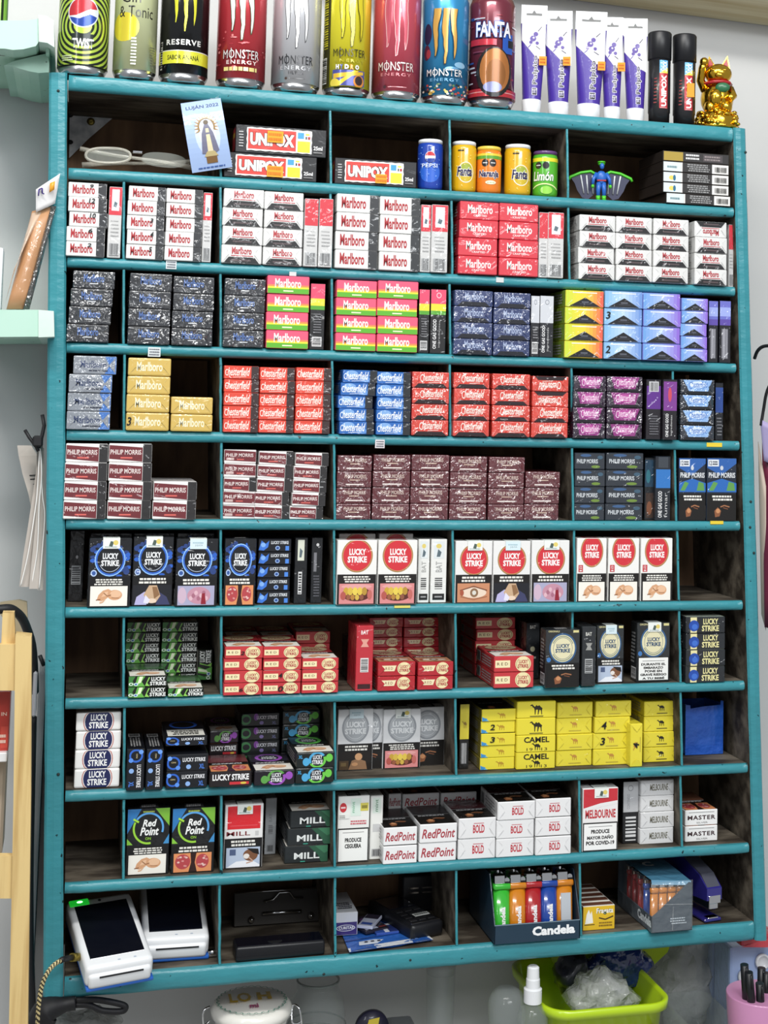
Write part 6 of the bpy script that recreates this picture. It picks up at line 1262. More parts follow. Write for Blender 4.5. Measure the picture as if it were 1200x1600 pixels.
# ================================================================== bottom row
def frame_obj(name, P0, U, V, N, label, cat, group=None):
    """Empty with axes x=U (right), y=V (up the face), z=N (out of the face)"""
    U, V, N = Vector(U).normalized(), Vector(V).normalized(), Vector(N).normalized()
    o = bpy.data.objects.new(name, None); o.empty_display_size = .02; COL.objects.link(o)
    o.matrix_world = Matrix(((U.x, V.x, N.x, P0.x), (U.y, V.y, N.y, P0.y), (U.z, V.z, N.z, P0.z), (0, 0, 0, 1)))
    return setp(o, label, cat, group)
def terminal(u, v, u1, v1, L, yaw, sw, sl, label, led=False, zt=.025):
    y = .06
    while y > -.12:            # slide it out until its lowest corner rests on the floor of the row
        P0 = at(u, v, y); P1 = along(u1, v1, P0, L); V = (P1 - P0).normalized(); X = Vector((math.cos(yaw), math.sin(yaw), 0)); U = (X - V * X.dot(V)).normalized(); N = U.cross(V)
        low = min((P0 + U * a + V * b + N * c).z for a in (-sw / 2, sw / 2) for b in (-.018, sl + .014) for c in (0, -zt - .003))
        if low > ftop(10, P0.x) + .0006: break
        y -= .001
    V = (P1 - P0).normalized(); X = Vector((math.cos(yaw), math.sin(yaw), 0)); U = (X - V * X.dot(V)).normalized(); N = U.cross(V)
    t = frame_obj('payment_terminal', P0, U, V, N, label, 'payment terminal', 'white payment terminals in the bottom row')
    hw = sw / 2 + .0075; yb = -.015; yt = sl + .014
    m = MB(); m.bev(-hw, yb, -zt, hw, yt, .0, .0065, 3, smooth=True); m.bev(-hw + .003, yb - .004, -zt, hw - .003, yb + .02, -.008, .004, 2, smooth=True); o = m.obj('body', WHITEP, t)
    m = MB(); m.bev(-hw + .001, yb - .003, -zt - .0035, hw + .0005, yt - .002, -zt + .001, .002, 2); m.obj('base', BLUEP, t, label='blue base plate')
    m = MB(); m.bev(-sw / 2, 0, -.001, sw / 2, sl, .0006, .0004); m.obj('screen', SCREEN, t, label='dark glass screen')
    m = MB(); m.bev(-sw * .38, yb - .0048, -zt * .45, sw * .42, yb - .0035, -zt * .45 + .0014, 0); m.obj('card_slot', BLACKP, t)
    m = MB(); 
    for q in (0, .3): put(m, R(-1.5 + q * 60, -9, 1.5 + q * 60, -7, '#B9C4D2'), (0, 0, .0002), (1, 0, 0), (0, 1, 0), (0, 0, 1))
    m.obj('key_mark', CARD, t)
    m = MB(); m.blob((0, sl + .006, .0), (.002, .002, .0008), n=10, m=6); m.obj('camera_lens', BLACKP, t)
    if led:
        m = MB(); m.bev(-hw + .003, sl + .001, -.003, -hw + .026, sl + .0125, .0012, .001); g = m.obj('status_window', GREENG, t, label='glowing green corner window')
        m = MB(); m.blob((-hw + .015, sl + .0065, .0013), (.0035, .0018, .0008), n=12, m=6); m.obj('status_light', LED, g, label='bright green light')
    return t
GREENG = mat('green_window', '#1E8A2A', .2, coat=1, emit='#22D83A', es=.55); LED = mat('green_led', '#8CFF9A', .2, emit='#7CFF8A', es=7)
def along(u, v, P0, L):       # the farther point at distance L from P0 on the ray through a pixel
    dd = ray(u, v).normalized(); w = CC - P0; b = dd.dot(w); c = w.dot(w) - L * L; q = b * b - c
    return CC + dd * (-b + math.sqrt(max(q, 0)))
terminal(184, 1492, 157, 1411, .100, .05, .062, .100, 'white payment terminal with green light, leaning in the bottom left corner', led=True)
terminal(275, 1454, 269, 1392, .085, .02, .063, .094, 'white payment terminal without light, right of the green-lit one')
# charging cable, braided, and its plug
cu = [at(u, v, y) for u, v, y in ((127, 1495, -.014), (112, 1496, -.03), (98, 1499, -.045), (84, 1508, -.055), (73, 1522, -.06), (65, 1542, -.06), (61, 1565, -.06), (59, 1590, -.058), (58, 1625, -.05), (57, 1680, -.05))]
def smooth(pts, k=6):
    o = []; n = len(pts)
    for i in range(n - 1):
        a, b, c, e = pts[max(i - 1, 0)], pts[i], pts[i + 1], pts[min(i + 2, n - 1)]
        for j in range(k):
            t = j / k; o.append(.5 * ((2 * b) + (c - a) * t + (2 * a - 5 * b + 4 * c - e) * t * t + (3 * b - a - 3 * c + e) * t ** 3))
    return o + [pts[-1]]
BRAID = printed('braided_sleeve', .6, 0, 0, 1)
m = MB(); pts = smooth(cu[2:], 14); k = 0; n = 10
cab = None
mb = MB(); mb.tube(pts, .0024, n, smooth=False)
for i in range(len(mb.f)):
    a, b = divmod(i, n); mb.c[i] = lin('#D8C894' if (a + b) % 4 < 2 else '#2A261C')
cab = mb.obj('charging_cable', BRAID, None, label='black and cream braided charging cable plugged into the left payment terminal', cat='cable')
m = MB(); m.tube([cu[1], cu[2], cu[2].lerp(cu[3], .3)], .0032, 10); m.obj('strain_relief', RUBBER, cab)
m = MB(); m.tube([cu[0], cu[1]], .0046, 14); m.obj('plug', GOLDM2 if 'GOLDM2' in globals() else SCREWM, cab, label='brass coloured plug')
# metal clip plate leaning at the back of the second compartment
yk = .118; q = at(430, 1415, yk); zf = ftop(10, q.x)
METD = mat('dark_painted_metal', '#2A2622', .45, .4)
cp = empty('clip_plate', (q.x + .006, yk, zf + .001), 'dark metal plate with chrome clip leaning behind the black case', 'clip plate'); cp.rotation_euler = (-.25, 0, .0)
hz = .040; hw = .058
m = MB(); m.bev(-hw, 0, 0, hw, .003, hz, .001); m.obj('plate', METD, cp)
m = MB(); m.tube([(-hw, -.0005, hz), (hw, -.0005, hz)], .0010, 6); m.obj('top_edge', CHROME, cp)
m = MB(); m.tube([(-.022, -.004, .014), (.028, -.004, .014)], .0022, 8); m.obj('chrome_bar', CHROME, cp)
m = MB(); m.tube([(-.020, -.004, .028), (-.008, -.006, .030), (-.001, -.010, .038), (.012, -.010, .038), (.018, -.006, .030), (.030, -.004, .030)], .0013, 8); m.obj('clip_arch', CHROME, cp)
for x in (-.036, .040):
    m = MB(); m.blob((x, -.004, .008), (.0042, .004, .0042), n=12, m=8); m.blob((x, -.008, .008), (.002, .002, .002), n=8, m=6); m.obj('screw', CHROME, cp)
# black case in front
q = atz(441, 1500, ftop(10, .2)); zf = ftop(10, q.x)
m = MB(); m.bev(-.054, -.013, 0, .054, .018, .017, .003, 2, smooth=True)
bc = m.obj('black_case', BLACKP, None, label='long glossy black case with a round thumb notch on the second bottom floor', cat='case'); bc.location = (q.x - .002, q.y + .015, zf + .0004); bc.rotation_euler = (0, 0, .03)
m = MB(); m.bev(-.0535, -.0133, .0055, .0535, -.0128, .0062, 0); m.bev(-.052, -.012, .0169, .052, .017, .0176, .0003); m.obj('case_lid', SCREEN, bc)
m = MB(); m.prism([(9 * math.cos(a / 8 * 3.14), -8 * math.sin(a / 8 * 3.14)) for a in range(9)], (-.006, -.002, .0172), (1, 0, 0), (0, 1, 0), (0, 0, 1), .0008); m.obj('thumb_notch', RUBBER, bc)
m = MB(); q = atz(332, 1496, zf); m.bev(q.x - .006, q.y, zf + .0003, q.x + .007, q.y + .010, zf + .007, .001); m.blob((q.x, q.y - .001, zf + .006), (.004, .002, .003), n=10, m=6); m.obj('metal_clip', CHROME, None, label='small chrome clip on the floor right of the payment terminals', cat='clip')
# leaflets
def flat(name, pts, z, ops, sx, sy, c, label, cat, m_=PAPER, curl=0):
    """a sheet lying on the floor of the bottom row between four pixel corners: bl, br, tr, tl"""
    q = [atz(u, v, z) for u, v in pts]; mb = MB(); N = 10
    def P(s_, t):
        a = q[0].lerp(q[1], s_); b = q[3].lerp(q[2], s_); p = a.lerp(b, t); p.z += curl * (1 - t) ** 3 * (.6 + .4 * math.sin(s_ * 9)) ; p.y = min(p.y, D - .004); return p
    for i in range(N):
        for j in range(N): mb.add([P(i / N, j / N), P((i + 1) / N, j / N), P((i + 1) / N, (j + 1) / N), P(i / N, (j + 1) / N)], [(0, 1, 2, 3)], c)
    k = .0002
    for p, f_, cc in ops:
        mb.add([P(a / sx, b / sy) + Vector((0, 0, k)) for a, b in p], f_, cc); k += .00006
    mb.add([P(0, 0) - Vector((0, 0, .0006)), P(0, 1) - Vector((0, 0, .0006)), P(1, 1) - Vector((0, 0, .0006)), P(1, 0) - Vector((0, 0, .0006))], [(0, 1, 2, 3)], c)
    return mb.obj(name, m_, None, label=label, cat=cat)
zf = ftop(10, .36)
lf = R(0, 0, 100, 14, '#E9EDF2') + R(0, 14, 100, 60, '#2B63B8') + PO([(14, 16), (60, 17), (66, 32), (16, 30)], '#DDE5F0') + tlines(20, 4, 90, 11, 2, '#5A82C4') + R(22, 22, 26, 26, '#2A2A3A') + R(30, 22, 34, 26, '#2A2A3A') + R(38, 22, 42, 26, '#2A2A3A') + R(0, 36, 100, 40, '#1E4A96') + EL(80, 52, 8, 5, '#DCE6F4') + EL(80, 52, 6, 3.6, '#2B63B8') + R(0, 60, 100, 100, '#2A5AA8') + R(48, 66, 60, 80, '#9DB6DE') + R(62, 74, 84, 88, '#7FA0D4')
flat('leaflet', ((546, 1491), (677, 1472), (630, 1425), (529, 1446)), zf + .0012, lf, 100, 100, '#2B63B8', 'blue and white leaflet curling over the front edge of the bottom row', 'leaflet', CELLO, .004)
def smallbox(name, u, v, w_, d_, h_, rz, c, ops, top, label, cat, tilt=0, z=None, cols=None, yfix=None, m_=CARD, row=9):
    z = ftop(row + 1, .4) if z is None else z; q = atz(u, v, z)
    if yfix is not None: q = at(u, v, yfix); q.z = z
    mb = MB(); mb.bev(-w_ / 2, 0, 0, w_ / 2, d_, h_, .0006, 1, c, cols=cols)
    put(mb, ops, (-w_ / 2, 0, 0), (1, 0, 0), (0, 0, 1), (0, -1, 0))
    if top: put(mb, top, (-w_ / 2, 0, h_), (1, 0, 0), (0, 1, 0), (0, 0, 1))
    o = mb.obj(name, m_, None, label=label, cat=cat); o.location = (q.x, q.y, z + .0004); o.rotation_euler = (tilt, 0, rz); return o
smallbox('plaster_box', 541, 1462, .028, .075, .028, 0, '#E4E6EA', R(.8, .8, 27.2, 16, '#3A2A78') + EL(13, 9, 12, 4, '#E8E8F0') + EL(13, 9, 11, 3.2, '#3A2A78') + T('CURITAS', 4, 7.4, 23, 11, '#F0F0F4', .04), R(1, 6, 27, 40, '#D9DCE0') + tlines(4, 10, 24, 36, 4, '#4A4A55'), 'small white and purple plaster box against the divider in the bottom row', 'box', z=ftop(10, .36) + .0025)
smallbox('card_sachet', 590, 1457, .034, .050, .004, .35, '#23202E', [], R(1, 1, 33, 49, '#231F2C') + CI(20, 34, 8, '#5A3A6A') + R(2, 3, 20, 9, '#C9CDE0') + R(22, 3, 32, 7, '#8A3A3A'), 'dark sachet with round logo lying on the blue leaflet', 'sachet', z=ftop(10, .4) + .0035)
smallbox('card_sachet', 570, 1452, .020, .042, .004, -.5, '#C9CDE0', [], R(1, 1, 19, 41, '#C9CDE0') + R(1, 26, 19, 41, '#2A2638') + R(3, 4, 17, 12, '#3F5AA8'), 'pale sachet with blue end beside the plaster box', 'sachet', z=ftop(10, .4) + .0085)
smallbox('card_sachet', 606, 1461, .030, .030, .003, .1, '#2E4FA0', [], R(1, 1, 29, 29, '#E0E4EE') + R(1, 1, 12, 22, '#2E4FA0') + R(18, 1, 29, 24, '#2A3A78') + R(10, 12, 20, 14, '#B04A4A'), 'blue and white striped sachet under the dark one', 'sachet', z=ftop(10, .4) + .0021)
# black cordless phone on its back
q = atz(683, 1470, ftop(10, .47)); ph = empty('cordless_phone', (q.x, q.y + .008, ftop(10, q.x) + .0006), 'black cordless phone lying in the third bottom compartment beside the leaflet', 'phone'); ph.rotation_euler = (.0, 0, .32); ph.location.x -= .010
m = MB(); m.bev(-.024, 0, 0, .024, .112, .019, .006, 3, smooth=True); m.obj('body', BLACKP, ph)
m = MB(); m.bev(-.019, .062, .0186, .019, .102, .0198, .0005); m.obj('display', SCREEN, ph)
for i in range(4):
    for j in range(3):
        m = MB(); m.bev(-.018 + j * .013, .012 + i * .0115, .0185, -.008 + j * .013, .019 + i * .0115, .0202, .0008); m.obj('key', RUBBER, ph)
m = MB(); m.bev(-.021, .0055, .0188, .021, .0075, .0197, .0002); m.obj('chrome_line', CHROME, ph)
m = MB(); m.bev(-.004, .024, .0199, .018, .033, .0206, .0003, c='#D8DAD4'); put(m, tlines(1, 1, 21, 8, 2, '#4A4A4A'), (-.004, .024, .0206), (1, 0, 0), (0, 1, 0), (0, 0, 1)); m.obj('paper_label', PAPER, ph, label='white paper label')
mb = MB(); q2 = at(655, 1418, .12)
cr = empty('phone_charger', (q2.x, .125, ftop(10, q2.x) + .0006), 'black charger stand with chrome strips at the back behind the phone', 'charger')
m = MB(); m.bev(-.022, 0, 0, .026, .028, .048, .004, 2, smooth=True); m.obj('body', BLACKP, cr)
for i in range(2):
    for j in range(2): m = MB(); m.bev(-.014 + j * .018, -.0008, .024 + i * .006, .000 + j * .018, .0004, .0262 + i * .006, .0002); m.obj('chrome_strip', CHROME, cr)
# lighter display trays
NAVYC = '#20384A'
def lighter(root_name, x, y, z, colr, label, h=.074, s=1.0, rx=-.12, txt=True):
    o = empty(root_name, (x, y, z), label, 'lighter', 'lighters in the display trays'); o.rotation_euler = (rx, 0, 0)
    mt = LM[colr]
    m = MB(); pr = []
    n = 22; H = h * .76
    for zz, k in ((0, .9), (.002, 1), (H, 1)):
        for j in range(n):
            a = 2 * math.pi * j / n; m.v.append((.0105 * s * k * math.cos(a), .0058 * s * k * math.sin(a), zz))
    for i in range(2):
        for j in range(n): m.f.append([i * n + j, i * n + (j + 1) % n, (i + 1) * n + (j + 1) % n, (i + 1) * n + j]); m.c.append((1, 1, 1, 1)); m.m.append(0); m.sm.append(True)
    m.f.append(list(range(n))[::-1]); m.f.append([2 * n + j for j in range(n)]); m.c += [(1, 1, 1, 1)] * 2; m.m += [0, 0]; m.sm += [False] * 2
    m.obj('fuel_tank', mt, o)
    m = MB(); m.bev(-.0115 * s, -.0068 * s, H, .0115 * s, .0068 * s, H + .008, .003, 2, smooth=True); m.obj('collar', mt, o)
    m = MB(); m.bev(-.0098 * s, -.006 * s, H + .0075, .0035 * s, .006 * s, h, .0008); m.lathe([(0, -.004 * s), (.0036 * s, -.004 * s), (.0036 * s, .004 * s), (0, .004 * s)], n=12, rot=Matrix.Translation((.0065 * s, 0, H + .011)) @ Matrix.Rotation(math.pi / 2, 4, 'X'), smooth=False); m.obj('metal_hood', CHROME, o)
    m = MB(); m.bev(.004 * s, -.005 * s, H + .0075, .0112 * s, .005 * s, H + .010, .0005); m.obj('button', BLACKP, o)
    if txt == 'bar': m = MB(); m.box(-.0065, -.0066, .010, .0065, -.0056, .050, '#B9BEC4'); m.obj('label_strip', PAPER, o, label='grey label strip')
    elif txt: m = MB(); put(m, T('Candela', -3, 10, 3.5, 38, '#F0F0F0', .04, 0, 1), (0, -.0060 * s, 0), (1, 0, 0), (0, 0, 1), (0, -1, 0)); m.obj('lettering', PAPER, o)
    return o
LM = {k: mat(k + '_lighter_plastic', c, .2, coat=.6) for k, c in (('green', '#3FC23A'), ('orange', '#E08A1E'), ('red', '#B9242A'), ('blue', '#1F4AA8'))}
for k in LM: LM[k].node_tree.nodes['Principled BSDF'].inputs['Transmission Weight'].default_value = .25
# open tray
yf = -.006; A_, B_ = at(771, 1458, yf), at(907.5, 1452, yf); W_ = B_.x - A_.x - .002; xc = (A_.x + B_.x) / 2; zf = ftop(10, xc); Hf = (at(840, 1439, yf).z - at(840, 1469, yf).z)
tray = empty('lighter_tray', (xc, yf, zf + .0003), 'dark blue open cardboard display tray with white lettering, full of lighters', 'display tray')
Dt = .115; Hb = .078
m = MB(); m.bev(-W_ / 2, 0, 0, W_ / 2, .0012, Hf, .0003, 1, NAVYC); put(m, T('Candela', W_ * 1000 * .44, 7, W_ * 1000 * .94, Hf * 1000 - 5, '#F2F4F5', .05) + R(0.3, Hf * 1000 - .9, W_ * 1000 - .3, Hf * 1000 - .2, '#8FA6B4'), (-W_ / 2, 0, 0), (1, 0, 0), (0, 0, 1), (0, -1, 0)); m.obj('front_panel', CARD, tray)
for sx in (-1, 1):
    m = MB(); m.prism([(0, 0), (0, Hf * 1000), (26, Hb * 1000), (Dt * 1000, Hb * 1000), (Dt * 1000, 0)], (sx * W_ / 2 - (.0012 if sx > 0 else 0), 0, 0), (0, 1, 0), (0, 0, 1), (1, 0, 0), .0012, NAVYC); m.obj('side_panel', CARD, tray)
m = MB(); m.box(-W_ / 2, .001, 0, W_ / 2, Dt, .001, NAVYC); m.box(-W_ / 2, Dt - .001, 0, W_ / 2, Dt, Hb, NAVYC); m.obj('tray_back', CARD, tray)
cl = ['green', 'orange', 'red', 'blue', 'orange']; pl = ['leftmost', 'second', 'middle', 'fourth', 'rightmost']
for rI, (dy, dz) in enumerate(((.016, .0012), (.038, .0012), (.060, .0012))):
    for i in range(5):
        if rI == 2 and i > 3: continue
        c_ = cl[i] if rI == 0 else ['green', 'green', 'orange', 'red', 'blue'][i]
        lighter('lighter', xc - W_ / 2 + W_ * (.13 + .185 * i) + (0 if rI == 0 else -.001), yf + dy, zf + dz + .0006, c_, c_ + ' lighter, ' + pl[i] + ' in the ' + ('front', 'second', 'third')[rI] + ' line of the open tray' + (', grey label strip' if rI == 0 and i == 4 else ''), h=.076, rx=-.10, txt=('bar' if i == 4 else True) if rI == 0 else False)
# matchboxes, one behind another
A_, B_ = at(908.5, 1435, .016), at(960.5, 1432, .016); W_ = (B_.x - A_.x) * .96; xc = (A_.x + B_.x) / 2 + .001; zf = ftop(10, xc); Hm = at(935, 1412, .016).z - zf - .003
for i in range(5):
    mb = MB(); dm = .0165; mb.bev(-W_ / 2, 0, 0, W_ / 2, dm, Hm, .0004, 1, '#D8B22A', cols=dict(top='#E6E2D8', left='#5A3A28', right='#5A3A28', back='#D8B22A')); ww, hh = W_ * 1000, Hm * 1000
    put(mb, R(.5, .5, ww - .5, hh - .5, '#E2B928') + T('Fragata', ww * .42, hh * .62, ww * .95, hh * .9, '#2A4A2E', .08) + T('Fragata', ww * .42, hh * .62, ww * .95, hh * .9, '#F4F0E4', .03) + PO([(3, 8), (5, 20), (8, 26), (10, 20), (12, 24), (14, 9)], '#F2EFE6') + LN([(2, 7), (16, 7)], 1, '#3A2A18') + LN([(ww * .5, hh * .5), (ww * .7, hh * .42), (ww * .95, hh * .54)], 1.6, '#3A2A18') + tlines(ww * .5, hh * .12, ww * .95, hh * .34, 2, '#8A6A1E'), (-W_ / 2, 0, 0), (1, 0, 0), (0, 0, 1), (0, -1, 0))
    put(mb, R(1, 3, ww - 1, dm * 1000 - 3, '#6A4232'), (-W_ / 2, 0, Hm), (1, 0, 0), (0, 1, 0), (0, 0, 1))
    o = mb.obj('matchbox', CARD, None, label=('yellow matchbox with a sailing ship, front one of the row' if i == 0 else 'matchbox standing ' + ('second', 'third', 'fourth', 'rearmost')[i - 1] + ' in the row behind the ship matchbox'), cat='matchbox', group='matchboxes in the bottom row'); o.location = (xc - .0003 * i, .016 + i * (dm + .0002), zf + .0003)
# wrapped display box with slanted front
yf = -.010; A_, B_ = at(1018, 1440, yf), at(1082, 1432, yf); W_ = B_.x - A_.x; xc = (A_.x + B_.x) / 2; zf = ftop(10, xc)
wb = empty('wrapped_lighter_box', (xc, yf, zf + .0003), 'film-wrapped dark blue display box with slanted cut and yellow lighters inside', 'display box'); wb.rotation_euler = (0, 0, .03)
Wm = W_ * 1000; HB = (at(1050, 1352, .05).z - zf); Hm_ = HB * 1000
m = MB(); m.prism([(0, 0), (Wm, 0), (Wm, Hm_ * .93), (Wm * .92, Hm_ * .95), (Wm * .1, Hm_ * .38), (0, Hm_ * .32)], (-W_ / 2, 0, 0), (1, 0, 0), (0, 0, 1), (0, 1, 0), .0012, '#2A3B49'); put(m, tlines(Wm * .45, Hm_ * .14, Wm * .85, Hm_ * .28, 3, '#B9C4CC', .45), (-W_ / 2, 0, 0), (1, 0, 0), (0, 0, 1), (0, -1, 0)); m.obj('front_panel', CARD, wb)
m = MB(); m.prism([(0, 0), (110, 0), (110, Hm_ * .32), (0, Hm_ * .32)], (-W_ / 2, 0, 0), (0, 1, 0), (0, 0, 1), (1, 0, 0), .0012, '#2A3B49'); put(m, T('Candela', 66, 6, 108, 18, '#DDE4E8', .04), (-W_ / 2, .11, 0), (0, -1, 0), (0, 0, 1), (-1, 0, 0)); m.obj('side_panel', CARD, wb)
m = MB(); m.prism([(0, 0), (110, 0), (110, Hm_), (0, Hm_ * .93)], (W_ / 2 - .0012, 0, 0), (0, 1, 0), (0, 0, 1), (1, 0, 0), .0012, '#2A3B49'); m.obj('side_panel', CARD, wb)
m = MB(); m.box(-W_ / 2, .109, 0, W_ / 2, .110, HB, '#2A3B49'); m.box(-W_ / 2, 0, 0, W_ / 2, .11, .001, '#2A3B49'); m.obj('box_back', CARD, wb)
m = MB(); m.add([(-W_ / 2 + .004, .012, HB * .985), (W_ / 2, .004, HB * .95), (W_ / 2, .11, HB), (-W_ / 2, .11, HB), (-W_ / 2 + .004, .010, HB * .90), (W_ / 2 - .002, .002, HB * .88)], [(0, 1, 2, 3), (4, 5, 1, 0)], '#4F86A4'); put(m, T('C', Wm * .3, 60, Wm * .55, 78, '#E6EEF2', .04), (-W_ / 2, 0, HB + .0005), (1, 0, 0), (0, 1, 0), (0, 0, 1)); m.obj('top_flap', CELLO, wb, label='light blue top flap')
m = MB(); m.add([(-W_ / 2 - .0006, -.0006, .001), (-W_ / 2 - .0006, -.0006, HB), (-W_ / 2 - .0006, .108, HB), (-W_ / 2 - .0006, .108, .001), (W_ / 2, -.0008, .001), (W_ / 2, -.0008, HB)], [(0, 1, 2, 3), (0, 4, 5, 1)]); m.tube([(0, -.0012, .002), (.001, -.0012, HB * .5)], .0006, 5); m.tube([(-.02, -.0012, HB * .56), (W_ / 2, -.0014, HB * .52)], .0006, 5); m.obj('wrapping_film', FILM, wb)
for i in range(4): lighter('lighter', xc - W_ / 2 + .0085 + i * .0118 * W_ / .055, yf + .013, zf + .0025, 'orange', 'yellow-orange lighter inside the film-wrapped box, ' + ('leftmost', 'second from left', 'third from left', 'rightmost')[i], h=HB * .88, s=.52, rx=0, txt=False)
for i, c_ in enumerate(('blue', 'red', 'red', 'red')): lighter('lighter', xc - W_ / 2 + .009, yf + .034 + i * .019, zf + .0025, c_, c_ + ' lighter behind the film of the wrapped box, ' + ('nearest', 'second', 'third', 'farthest')[i] + ' on its left side', h=HB * .86, s=.6, rx=0, txt=False)
# stapler standing on its nose
q = atz(1112, 1442, ftop(10, .87)); st = empty('stapler', (q.x + .002, q.y + .005, ftop(10, q.x) + .001), 'violet and grey stapler standing beside the wrapped box, bottom right corner', 'stapler'); st.rotation_euler = (0, 0, .18)
VIO = mat('violet_metal', '#2C2878', .3, coat=.8); GRY = mat('grey_rubber_grip', '#4A4C58', .5)
m = MB(); m.bev(-.013, -.004, 0, .013, .085, .004, .001); m.obj('base', VIO, st)
m = MB(); m.bev(-.008, -.004, .004, .008, .006, .0055, .0004); m.obj('anvil', CHROME, st)
def arm(pts, w0, z, nme, m_):
    m = MB(); vs = []
    n = len(pts)
    m.add([(-w0, y, z_) for y, z_ in pts] + [(w0, y, z_) for y, z_ in pts], [list(range(n)), list(range(n, 2 * n))[::-1]] + [[i, i + n, (i + 1) % n + n, (i + 1) % n] for i in range(n)]); m.obj(nme, m_, st)
arm([(-.006, .028), (-.006, .043), (.012, .056), (.09, .080), (.105, .070), (.105, .015), (.088, .004), (.07, .020), (.02, .026)], .0115, 0, 'arm', VIO)
arm([(-.004, .0445), (.010, .0575), (.088, .0825), (.10, .076), (.10, .073), (.088, .079), (.012, .054), (-.002, .041)], .0100, 0, 'grip', GRY)
m = MB(); m.bev(-.007, -.005, .016, .007, .045, .028, .001); m.bev(-.009, -.0075, .024, .009, -.005, .034, .0005); m.obj('magazine', CHROME, st)
def crumple(name, c0, r0, m_, seed, label, cat, n=26, mm=16):
    rr = random.Random(seed); m = MB(); m.blob((0, 0, 0), r0, n=n, m=mm)
    m.v = [tuple(Vector(v) * (1 + .16 * math.sin(v[0] * 160 + seed) * math.cos(v[2] * 190) + .07 * rr.uniform(-1, 1))) for v in m.v]
    for i in range(len(m.sm)): m.sm[i] = i % 5 > 0
    o = m.obj(name, m_, None, label=label, cat=cat); o.location = c0; return o
BAGG = mat('grey_film_bag', '#A9ACA8', .2, coat=1, alpha=.7); noise_bump(BAGG, 45, 1.0, .01, coat=True)
# ================================================================== left side
def sh_plank(name, u0, u1, v0, v1, y0, y1, m_, parent=None, **k):
    pass
# upper mint shelf: plank with an upturned end and a curved bracket below
ys = -.03; s1 = empty('wall_shelf', at(10, 60, 0), 'chipped pale mint wall shelf with curved bracket, top left', 'shelf', 'mint wall shelves on the left'); i1 = Matrix.Translation(s1.location).inverted()
def ppx(pts, y, t, m_, name, root, inv_, **k):
    q = [at(u, v, y) for u, v in pts]; n = len(q); mb = MB()
    fs = []
    tri = tessellate_polygon([[Vector((a.x, a.z, 0)) for a in q]])
    mb.add([(a.x, y, a.z) for a in q] + [(a.x, y + t, a.z) for a in q], [tuple(z) for z in tri] + [tuple(w + n for w in z)[::-1] for z in tri] + [[i, (i + 1) % n, (i + 1) % n + n, i + n] for i in range(n)])
    o = mb.obj(name, m_, root, **k); o.data.transform(inv_); return o
ppx([(-60, 32), (20, 32), (42, 32), (60, 29), (60, 66), (56, 72), (36, 77), (20, 78), (8, 76), (-60, 74)], ys, YW - ys - .003, MINT, 'plank', s1, i1)
ppx([(60, 23), (73, 25), (84, 32), (85, 74), (74, 67), (60.5, 65)], ys - .004, YW - ys - .001, MINTW, 'end_block', s1, i1, label='whitish chipped end block')
ppx([(6, 102), (20, 96), (48, 89), (75, 83), (77, 100), (76, 113), (60, 114), (44, 111), (30, 107), (20, 103)], ys + .04, YW - ys - .045, MINT, 'bracket', s1, i1)
m = MB(); a_ = at(76, 84, ys + .03); m.bev(-.003 + a_.x, ys + .02, a_.z - .002, a_.x + .001, YW - .005, a_.z + .016, .0005); o = m.obj('support', MINT, s1); o.data.transform(i1)
# green bottle edge standing on it
p = at(1, 30, .04); m = MB(); m.lathe([(.010, 0), (.0115, .002), (.0115, .10), (.006, .12)], n=20, c='#3F7A2A'); wrap(m, R(-12, 4, 12, 60, '#7FB04A') + R(4, 4, 7, 60, '#1A2A14'), .0115, step=2); o = m.obj('green_bottle', TIN, None, label='green labelled bottle at the picture edge on the upper mint shelf', cat='bottle'); q = at(0, 32, .0); o.location = (at(-3, 20, .02).x, .02, at(0, 32, ys).z + .0005)
m = MB(); m.lathe([(.006, .12), (.0065, .1201), (.0065, .132), (0, .132)], n=16); m.obj('cap', WHITEP, o)
# lower mint shelf
s2 = empty('wall_shelf', at(10, 505, 0), 'chipped pale mint wall shelf at middle left, hanging bag standing on it', 'shelf', 'mint wall shelves on the left'); i2 = Matrix.Translation(s2.location).inverted()
ppx([(-60, 484), (60, 484), (60, 526), (-60, 527)], ys, YW - ys - .003, MINT, 'plank', s2, i2)
ppx([(60, 484), (84, 486), (85, 526), (60, 527)], ys - .002, YW - ys - .001, MINTW, 'end_block', s2, i2, label='whitish chipped end block')
